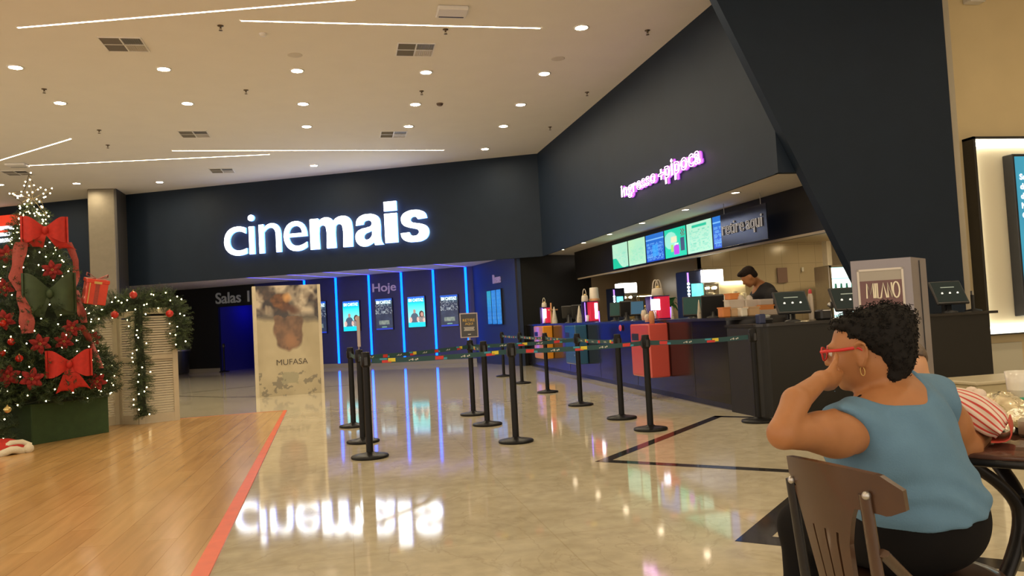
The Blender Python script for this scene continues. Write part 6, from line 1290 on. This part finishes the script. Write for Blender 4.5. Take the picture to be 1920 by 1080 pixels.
# face pieces: eyes, lips, glasses, earring
EW = mat('eye_white', (.75, .72, .68), rough=.2); EI = mat('eye_brown', (.05, .025, .012), rough=.1)
for b in (-1, 1):
    mb = MB(); mb.sph(HP(.086, b * .031, .004), .0105, 8); mb.build('eye', EW, wt, world=True); mb = MB(); mb.sph(HP(.0935, b * .031, .004), .0048, 6); mb.build('iris', EI, wt, world=True)
mb = MB(); mb.sph(HP(.097, 0, -.057), 1, 8, 0, HM @ np.diag([.006, .021, .004])); mb.sph(HP(.094, 0, -.065), 1, 8, 0, HM @ np.diag([.007, .018, .005])); mb.build('lips', mat('lip_rose', (.33, .09, .07), rough=.45), wt, world=True)
gt = thing('eyeglasses', 'red-framed glasses worn by the seated woman', 'glasses', tuple(HP(.11, 0, .008)))
for b in (-1, 1):
    ring = [HP(.113 - .004 * abs(math.cos(a)), b * .034 + .027 * math.cos(a), .004 + .020 * math.sin(a)) for a in np.linspace(0, 2 * PI, 21)[:-1]]
    mb = MB(); mb.tube(ring, .0024, 6, closed=True); mb.build('rim', REDP_, gt, world=True)
    mb = MB(); mb.add(ring, [list(range(20))]); mb.build('lens', mat('lens_glass', (.8, .85, .85), rough=.03, trans=.9, alpha=.35), gt, world=True)
    mb = MB(); mb.tube([HP(.112, b * .060, .012), HP(.100, b * .069, .013), HP(.05, b * .075, .012), HP(.0, b * .082, .014), HP(-.022, b * .082, -.002)], .0030, 6, flat=(1.0, 1.6)); mb.build('temple_arm', REDP_, gt, world=True)
mb = MB(); mb.tube([HP(.112, -.008, .010), HP(.116, 0, .013), HP(.112, .008, .010)], .0022, 6); mb.build('bridge', REDP_, gt, world=True)
et = thing('earring', 'thin gold hoop earring on the seated woman', 'earring', tuple(HP(.0, .085, -.05))); mb = MB(); mb.tube([HP(.0 + .006 * math.cos(a), .080, -.056 + .013 * math.sin(a)) for a in np.linspace(0, 2 * PI, 17)[:-1]], .0012, 5, closed=True); mb.build('hoop', GOLD, et, world=True)
mb = MB(); bs = shL * .78 + neckb * .22; mb.tube([bs - bk * .052 + Z3 * .012, bs + Z3 * .062 , bs + bk * .05 + Z3 * .03], .006, 6, flat=(1.6, .5)); mb.build('black_bra_strap', PANT, wt, world=True)

# ------------------------------------------------------------------ chair of the woman
CB = mat('brown_varnished_wood', (.060, .028, .014), rough=.32, noise=.12, nscale=10, coat=.3); CM_ = mat('black_iron', (.012, .011, .011), rough=.4, metal=.3)
ch = thing('bistro_chair', 'brown bentwood-style chair with slotted back under the seated woman', 'chair', (pel[0] - .02, pel[1], 0))
FL = at_d(1474, 852, 2.03); NR_ = at_d(1690, 912, 1.68)
def rail(s):                                   # rail line far-left -> near-right, bulging towards the viewer's left
    a = FL; b = NR_; c = (a + b) / 2 - RT_ * .050 - FWh * .045; p = a * (1 - s) ** 2 + 2 * c * s * (1 - s) + b * s * s; return np.array([p[0], p[1], 0])
zr = FL[2]
def backsurf(s, z, lean=.10): return rail(s) + Z3 * z - (RT_ * .9 - FWh * .2) * -lean * (zr - z) * .9
mb = MB()
def railf(u, v):
    e = abs(u - .5) * 2; hh = .084 * (1 - .50 * max(0, e - .75) / .25); zt = zr - .004 + .010 * (1 - e * e) - .022 * max(0, u - .86) / .14; zb_ = zt - hh - .006 * (1 - e)
    return backsurf(u, zb_ + (zt - zb_) * v)
mb.grid(railf, 30, 6, 0, .016); mb.build('top_rail', CB, ch, world=True)
z0s, z1s = .47, zr - .150
def splat_edge(z): t_ = max(0, (zr - .080 - z) / (zr - .08 - .47)); return .05 + .20 * t_ ** .9, (.66 - .10 * min(1, t_ * 3) ** .6 - .02 * t_)
mb = MB(); mb.grid(lambda u, v: (lambda z: backsurf(splat_edge(z)[0] + (splat_edge(z)[1] - splat_edge(z)[0]) * u, z))(z1s + (zr - .072 - z1s) * v), 14, 5, 0, .013); mb.build('back_panel', CB, ch, world=True)
for k, (u0, u1) in enumerate(((0, .24), (.275, .50), (.535, .745), (.79, 1.0))):
    mb = MB(); mb.grid(lambda u, v: (lambda z: backsurf(splat_edge(z)[0] + (splat_edge(z)[1] - splat_edge(z)[0]) * (u0 + (u1 - u0) * u), z))(z0s + (z1s + .001 - z0s) * v), 4, 10, 0, .013); mb.build('back_slat', CB, ch, world=True)
mb = MB(); mb.grid(lambda u, v: backsurf(.22 + .34 * u, .425 + .050 * v - .012 * math.sin(u * PI)), 12, 3, 0, .016); mb.build('lower_rail', CB, ch, world=True)
seatc = np.array([pel[0] - .01, pel[1] - .0, 0]); 
for k, s in enumerate((.015, .74)):
    top = backsurf(s, zr - (.045 if k else .06)); a = backsurf(s, .44) * [1, 1, 1]; foot = a + (-RT_ * .05 - FWh * (.02 if k else -.04)); foot[2] = 0
    mb = MB(); mb.tube([top, backsurf(s, .62), a, foot], .014, 10, flat=(1.3, .8)); mb.build('back_post', CB if k else CM_, ch, world=True)
    mb = MB(); mb.sph(top - (RT_ * .2 + FWh) * .014, .010, 6); mb.build('bolt', ALU, ch, world=True)
# curved side brace
b0 = backsurf(.80, .66); b1 = seatc - FWh * .17 + RT_ * .05; b1[2] = .455
mb = MB(); mb.tube([b0, b0 * .8 + b1 * .2 - Z3 * .03, b0 * .55 + b1 * .45 - Z3 * .06, b1], .012, 8, flat=(1.4, .8)); mb.build('curved_brace', CB, ch, world=True)
mb = MB(); sr = .205; mb.lathe([(0, -.012), (sr, -.014), (sr + .010, 0), (sr, .012), (sr - .03, .014), (0, .004)], c=(seatc[0], seatc[1], .440), n=36); mb.build('seat', CB, ch, world=True)
mb = MB(); mb.lathe([(sr - .03, -.035), (sr - .01, -.035), (sr - .01, -.012), (sr - .03, -.012)], c=(seatc[0], seatc[1], .44), n=36); mb.build('seat_ring', CM_, ch, world=True)
for k, a in enumerate((-.5, .6)):
    d = RT_ * math.cos(a) + FWh * math.sin(a); p = seatc + d * .18; f = seatc + d * .25; mb = MB(); mb.tube([p + Z3 * .42, p * .5 + f * .5 + Z3 * .2, f + Z3 * .0], .013, 8); mb.build('front_leg', CM_, ch, world=True)
mb = MB(); mb.tube([seatc + Z3 * .20 + (RT_ * math.cos(a) + FWh * math.sin(a)) * .19 for a in np.linspace(0, 2 * PI, 25)[:-1]], .008, 6, closed=True); mb.build('foot_ring', CM_, ch, world=True)

# ------------------------------------------------------------------ iron table with things on it
tcn = at_d(1930, 845, 2.58); tcn[2] = .75; tt = thing('bistro_table', 'round bistro table with dark glossy top on curved black iron legs', 'table', (tcn[0], tcn[1], 0)); tr = .43
mb = MB(); mb.lathe([(0, -.02), (tr - .01, -.02), (tr, -.012), (tr, -.003), (tr - .006, 0), (0, 0)], c=(0, 0, .75), n=48); mb.build('table_top', mat('glossy_brown_stone', (.10, .045, .03), rough=.08, noise=.4, nscale=14), tt)
mb = MB(); mb.tube([((tr - .012) * math.cos(a), (tr - .012) * math.sin(a), .725) for a in np.linspace(0, 2 * PI, 41)[:-1]], .014, 8, closed=True); mb.build('iron_rim', CM_, tt)
for k in range(4):
    a = k * PI / 2 + .12; d = -RT_ * math.cos(a) + -FWh * math.sin(a)
    s_ = np.cross(d, Z3)
    pts = [d * .30 + Z3 * .715, d * .22 + Z3 * .68, d * .11 + Z3 * .60, d * .045 + Z3 * .52, d * .06 + Z3 * .42, d * .13 + Z3 * .28, d * .24 + Z3 * .12, d * .33 + Z3 * .02]
    mb = MB(); tq = np.linspace(0, 7, 30); P_ = np.column_stack([np.interp(tq, range(8), np.array(pts)[:, i]) for i in range(3)]); 
    for _ in range(3): P_[1:-1] = (P_[:-2] + P_[1:-1] * 2 + P_[2:]) / 4
    mb.tube(P_, .024, 8, flat=(1.1, .8)); mb.build('curved_leg', CM_, tt)
mb = MB(); mb.lathe([(.045, .50), (.06, .51), (.06, .54), (.045, .55)], n=20); mb.build('collar', CM_, tt)
# striped popcorn bag lying on the table
b0 = at_d(1778, 735, 2.50); b1 = at_d(1880, 808, 2.42); b1[2] = .80; t = thing('striped_paper_bag', 'crumpled white and red striped paper bag lying on the table', 'paper bag', (*((b0 + b1) / 2)[:2], .75))
WS_ = mat('bag_white_paper', (.72, .60, .50), rough=.55); RS_ = mat('bag_red_stripe', (.55, .05, .04), rough=.5); u_ = _nz(b1 - b0); side = _nz(np.cross(u_, Z3)); side = side if side.dot(FWh) < 0 else -side; nb = np.cross(side, u_); nb = nb if nb[2] > 0 else -nb
mb = MB(); NU, NV = 26, 54; L = np.linalg.norm(b1 - b0); V = []
for i in range(NU + 1):
    s = i / NU; wv = .058 + .042 * s + .006 * math.sin(s * 9); th = .014 + .026 * math.sin(min(1, s * 1.05) * PI) ** .6 + .020 * s
    for j in range(NV):
        a = j / NV * 2 * PI; rr = 1 + .05 * math.sin(a * 5 + s * 7) + .04 * math.sin(a * 9 + 3 * s); V.append(b0 + u_ * L * s + side * wv * math.cos(a) * rr + nb * th * math.sin(a) * rr)
V = np.array(V); V[:, 2] = np.maximum(V[:, 2], .753); Qs = []; mi = []
for i in range(NU):
    for j in range(NV): mb.add(np.zeros((0, 3)), [], 0); Qs.append([i * NV + j, i * NV + (j + 1) % NV, (i + 1) * NV + (j + 1) % NV, (i + 1) * NV + j]); mi.append(1 if j % 3 == 1 else 0)
mb = MB(); mb.v = [V]; mb.f = Qs + [list(range(NV))[::-1], [NU * NV + j for j in range(NV)]]; mb.mi = mi + [0, 0]; mb.sm = [True] * len(mb.f); mb.n = len(V); mb.build('bag_body', [WS_, RS_], t, world=True)
p1 = at_d(1750, 716, 2.53); rs = np.random.RandomState(4); NB = 28; V = []
for i in range(9):
    s_ = i / 8; c = p1 * (1 - s_) + (b0 + u_ * .03) * s_; r_ = (.018, .026, .030, .034, .036, .036, .040, .046, .052)[i]
    for j in range(NB): a = j / NB * 2 * PI; V.append(c + (side * math.cos(a) * 1.25 + nb * math.sin(a) * .62) * r_ * (1 + .16 * (rs.rand() - .5) + .08 * math.sin(a * 5 + i)))
mb = MB(); mb.add(V, [[i * NB + j, i * NB + (j + 1) % NB, (i + 1) * NB + (j + 1) % NB, (i + 1) * NB + j] for i in range(8) for j in range(NB)] + [list(range(NB))[::-1]], 0, True); mb.build('folded_mouth', WS_, t, world=True)
for k in range(3): mb = MB(); mb.sph(b0 + u_ * (.05 + .02 * k) + nb * (.035 + .01 * (k % 2)) + side * (.02 * k - .03), (.022, .018, .018), 6); mb.build('crumple', WS_, t, world=True)
mb = MB(); e0 = b1 + u_ * -.01; mb.grid(lambda u, v: e0 + side * (u - .5) * .17 + nb * (-.04 + .075 * v) + u_ * (.03 * math.sin(v * PI) + .005), 8, 6, 0, .004); mb.build('bag_bottom', mat('bag_red_base', (.55, .06, .03), rough=.5), t, world=True)
# foil snack wrapper
f0 = at_d(1885, 782, 2.62); f0[2] = .752; t = thing('foil_wrapper', 'crinkled shiny gold and silver foil snack wrapper on the table behind the striped bag', 'wrapper', tuple(f0)); FO = mat('crinkled_foil', (.75, .68, .48), rough=.14, metal=.85, bump=1.0, bscale=38); rs = np.random.RandomState(9); H_ = rs.rand(20, 14)
mb = MB(); mb.grid(lambda u, v: RT_ * (-.13 + .30 * u) + FWh * (-.06 + .22 * v) + Z3 * (.012 + .10 * math.sin(u * PI) * math.sin(v * PI) ** .5 + .022 * H_[int(u * 18), int(v * 12)]), 18, 12, 0, .002, sm=False); mb.build('foil', FO, t)
c_ = at_d(1916, 735, 2.72); t = thing('white_cup', 'white cup at the right edge of the table, cut by the photo', 'cup', (c_[0], c_[1], .75)); mb = MB(); mb.lathe([(.0, .0), (.028, .0), (.034, .02), (.045, .15), (.048, .19), (.045, .19), (.04, .02)], n=24); mb.build('cup_body', mat('white_porcelain', (.75, .72, .62), rough=.2), t)
c_ = at_d(1903, 752, 2.66); t = thing('green_spoon', 'small green plastic spoon beside the white cup', 'spoon', (c_[0], c_[1], .85)); GRP = mat('green_plastic', (.02, .28, .16), rough=.3); mb = MB(); mb.tube([-RT_ * .04, RT_ * .02 + Z3 * .004, RT_ * .09 + Z3 * .006], .005, 6); mb.build('handle', GRP, t); mb = MB(); mb.sph(-RT_ * .05, (.018, .012, .006), 6); mb.build('bowl', GRP, t)
c_ = at_d(1903, 800, 2.5); t = thing('napkin_holder', 'small steel napkin holder under the foil wrapper', 'holder', (c_[0] + .08, c_[1] - .0, .752)); mb = MB(); mb.box((0, 0, .03), (.10, .06, .06), bev=.01); mb.build('holder', STL, t)

# chair on the far right of the table, only its black back loop shows
q = at_d(1985, 980, 2.35); t = thing('bistro_chair', 'black iron chair cut by the right edge of the photo', 'chair', (q[0], q[1], 0))
mb = MB(); mb.tube([RT_ * (.10 * -math.cos(a)) + Z3 * (.46 + .10 * math.sin(a)) for a in np.linspace(-.5, PI + .5, 20)], .014, 8); mb.build('back_loop', CM_, t); mb = MB(); mb.lathe([(0, -.01), (.17, -.012), (.18, 0), (.17, .012), (0, .008)], c=(RT_[0] * .16, RT_[1] * .16, .43), n=30); mb.build('seat', CB, t)
for k in range(4):
    a = k * PI / 2 + .8; d = RT_ * math.cos(a) + FWh * math.sin(a); mb = MB(); mb.tube([RT_ * .16 + d * .13 + Z3 * .44, RT_ * .16 + d * .19], .012, 8); mb.build('leg', CM_, t)
q = at_d(1896, 1068, 2.30); t = thing('patterned_shoe', 'grey snake-pattern shoe by the table foot at the bottom right', 'shoe', (q[0], q[1], 0)); Bs = Body([-.12 + q[0], -.16 + q[1], -.01], [.12 + q[0], .16 + q[1], .16], .006); Bs.cone([q[0], q[1], .05], [q[0] + FWh[0] * .1, q[1] + FWh[1] * .1, .035], .042, .035, .03); Bs.half([0, 0, .085], Z3); Bs.half([0, 0, .004], -Z3)
m = mat('snake_pattern', (.30, .27, .2), rough=.5, noise=.7, nscale=45); Bs.mesh('upper', m, t); mb = MB(); mb.box((0.0, .05, .006), (.07, .24, .012), rz=0, bev=.003); mb.build('sole', DARKP, t)

# ------------------------------------------------------------------ child facing the woman, mostly hidden
kc = at_d(1697, 698, 2.95); kf = _nz(-FWh * .92 + RT_ * .30 - Z3 * .45); kt = thing('person', 'child across the table almost hidden behind the seated woman, only the forehead showing', 'person', (kc[0] + FWh[0] * .05, kc[1] + FWh[1] * .05, .43))
kn = kc + FWh * .03 - Z3 * .13; kp = kn + FWh * .06; kp[2] = .50; ksL = kn + RT_ * .13 - Z3 * .05; ksR = kn - RT_ * .13 - Z3 * .05
Bk = Body([kc[0] - .45, kc[1] - .55, .0], [kc[0] + .45, kc[1] + .40, kc[2] + .16], .008); head(Bk, kc, kf, Z3 - FWh * .3, .90); Bk.cone(kc - Z3 * .03 + FWh * .02, kn - Z3 * .03, .042, .045, .03)
KM = np.column_stack([RT_, FWh, Z3])
def ktor(B, g=0): B.ell(kp + Z3 * .03, (.13 + g, .10 + g, .11 + g), KM, .05); B.ell((kp + kn) / 2, (.12 + g, .085 + g, .16 + g), KM, .05); B.cone(ksL, ksR, .045 + g, .045 + g, .05)
ktor(Bk)
for s_, sh in ((1, ksL), (-1, ksR)):
    e = sh - FWh * .12 - Z3 * .16 + RT_ * .04 * s_; e[2] = .76 if s_ > 0 else .80; w_ = e - FWh * .14 - RT_ * .05 * s_; w_[2] = .785; Bk.cone(sh, e, .038, .030, .03); Bk.cone(e, w_, .030, .022, .02); hand(Bk, w_, -FWh, -Z3, s_, curl=.4, s=.75)
    h_ = kp + RT_ * .07 * s_; k_ = h_ - FWh * .20; a_ = k_ + FWh * .02; a_[2] = .08; Bk.cone(h_, k_, .065, .048, .04); Bk.cone(k_, a_, .045, .030, .03); Bk.cone([a_[0], a_[1], .04], [a_[0] - FWh[0] * .12, a_[1] - FWh[1] * .12, .03], .032, .026, .02)
Bk.mesh('body', mat('skin_light', (.60, .32, .17), rough=.5, sss=.08), kt)
Bk2 = Body([kc[0] - .4, kc[1] - .4, .40], [kc[0] + .4, kc[1] + .4, kc[2]], .008); ktor(Bk2, .01); Bk2.cone(ksL, ksL - FWh * .08 - Z3 * .10, .052, .046, .03); Bk2.cone(ksR, ksR - FWh * .08 - Z3 * .10, .052, .046, .03); Bk2.half(kn - Z3 * .0, Z3); Bk2.mesh('shirt', mat('pale_pink_cotton', (.68, .48, .42), rough=.8, noise=.05), kt)
Kh = Body(kc - .16, kc + .18, .006); KF, KL, KU = axes(kf, Z3 - FWh * .3); KM2 = np.column_stack([KF, KL, KU]); kq = lambda a, b, d: kc + .9 * (KF * a + KL * b + KU * d)
Kh.ell(kq(-.03, 0, .05), (.098, .080, .082), KM2, .02); Kh.ell(kq(-.06, 0, -.02), (.06, .075, .08), KM2, .03); Kh.ell(kq(.085, 0, .0), (.075, .09, .098), KM2, .01, 'sub'); Kh.noise(lambda X: (.003 * np.sin(X[:, 0] * 160) * np.sin(X[:, 1] * 170)).astype(np.float32)); Kh.mesh('hair', mat('ash_brown_hair', (.12, .085, .06), rough=.55, noise=.3, nscale=50), kt)
# chair of the child
t = thing('bistro_chair', 'dark bistro chair behind the woman, under the half-hidden child', 'chair', (kp[0], kp[1] + .02, 0)); mb = MB(); mb.lathe([(0, -.012), (.19, -.014), (.2, 0), (.19, .012), (0, .006)], c=(0, 0, .385), n=30); mb.build('seat', CB, t)
for k in range(4):
    a = k * PI / 2 + .8; d = RT_ * math.cos(a) + FWh * math.sin(a); mb = MB(); mb.tube([d * .14 + Z3 * .38, d * .2], .012, 8); mb.build('leg', CM_, t)
mb = MB(); mb.tube([FWh * .17 - RT_ * .14 + Z3 * .38, FWh * .22 - RT_ * .14 + Z3 * .72, FWh * .23 + Z3 * .80, FWh * .22 + RT_ * .14 + Z3 * .72, FWh * .17 + RT_ * .14 + Z3 * .38], .013, 8); mb.build('back_loop', CM_, t)

# ------------------------------------------------------------------ worker behind the counter
wh = at_y(1404, 519, 10.05); wf = _nz(-RT_ * .80 + FWh * .28 - Z3 * .72); wk = thing('person', 'worker in black shirt with short dark hair bending his head over the counter', 'person', (wh[0] + .14, 10.15, 0)); wn = at_y(1424, 532, 10.12); wsp = _nz(RT_ * .55 + FWh * .84)
ws1 = at_y(1445, 553, 10.0) - FWh * .06; ws2 = at_y(1428, 553, 10.1) + FWh * .25; wp = np.array([wn[0] + .14, 10.25, .98]); WM = np.column_stack([_nz(RT_ * .75 + FWh * .3), _nz(FWh * .75 - RT_ * .3), Z3])
Bw = Body([wh[0] - .5, 9.62, .0], [wh[0] + .62, 10.75, 1.86], .011); head(Bw, wh, wf, Z3 - RT_ * .65 - .0 * FWh, 1.08); Bw.cone(wh + RT_ * .05 - Z3 * .02, wn, .055, .062, .04)
def wtor(B, g=0): B.ell(wp, (.165 + g, .13 + g, .14 + g), WM, .06); B.ell(wp * .55 + wn * .45 - Z3 * .02, (.165 + g, .125 + g, .20 + g), WM, .06); B.cone(ws1, ws2, .072 + g, .072 + g, .06); B.ell(wn - Z3 * .12 + RT_ * .05, (.17 + g, .13 + g, .13 + g), WM, .06)
wtor(Bw)
arms = []
for s_, sh in ((-1, ws1), (1, ws2)):
    e = sh - Z3 * .26 - RT_ * .10 - FWh * .02 * s_; w_ = e - RT_ * .20 - Z3 * .06; arms.append((sh, e)); Bw.cone(sh, e, .052, .040, .04); Bw.cone(e, w_, .040, .026, .02); hand(Bw, w_, -RT_ - Z3 * .2, -Z3, s_, curl=.6, s=1.0)
    h_ = wp + FWh * .09 * s_; k_ = h_ * [1, 1, 0] + Z3 * .50; a_ = h_ * [1, 1, 0] + Z3 * .08; Bw.cone(h_, k_, .085, .06, .05); Bw.cone(k_, a_, .055, .04, .03); Bw.cone([a_[0], a_[1], .04], [a_[0] - RT_[0] * .16, a_[1] - RT_[1] * .16, .035], .04, .03, .02)
Bw.mesh('body', SKIN, wk)
Bw2 = Body([wh[0] - .45, 9.62, .8], [wh[0] + .62, 10.75, 1.75], .010); wtor(Bw2, .012)
for sh, e in arms: Bw2.cone(sh, sh * .4 + e * .6, .064, .056, .04)
Bw2.half(wn + Z3 * .015 + RT_ * .0, Z3 * .6 - RT_ * .8); Bw2.mesh('black_shirt', mat('black_tshirt', (.014, .013, .015), rough=.8, noise=.1), wk)
Bw3 = Body([wh[0] - .3, 9.7, .05], [wh[0] + .62, 10.75, 1.15], .011); Bw3.ell(wp, (.175, .14, .15), WM, .06)
for s_ in (-1, 1): h_ = wp + FWh * .09 * s_; Bw3.cone(h_, h_ * [1, 1, 0] + Z3 * .50, .095, .07, .05); Bw3.cone(h_ * [1, 1, 0] + Z3 * .50, h_ * [1, 1, 0] + Z3 * .1, .065, .055, .03)
Bw3.half(wp + Z3 * .10, Z3); Bw3.mesh('trousers', PANT, wk)
WF2, WL2, WU2 = axes(wf, Z3 - RT_ * .65); WM2 = np.column_stack([WF2, WL2, WU2]); wq = lambda a, b, d: wh + 1.08 * (WF2 * a + WL2 * b + WU2 * d)
Wh = Body(wh - .18, wh + .2, .007); Wh.ell(wq(-.022, 0, .048), (.108, .086, .088), WM2, .02); Wh.ell(wq(.05, 0, .10), (.05, .06, .03), WM2, .02); Wh.ell(wq(-.06, 0, -.01), (.058, .078, .072), WM2, .02); Wh.ell(wq(.095, 0, -.025), (.082, .11, .092), WM2, .01, 'sub'); Wh.ell(wq(.0, 0, -.105), (.12, .11, .062), WM2, .01, 'sub'); Wh.noise(lambda X: (.005 * np.sin(X[:, 0] * 150) * np.sin(X[:, 1] * 140) * np.sin(X[:, 2] * 160)).astype(np.float32)); Wh.mesh('hair', mat('dark_brown_hair', (.014, .009, .007), rough=.8, noise=.3, nscale=60, spec=.15), wk)
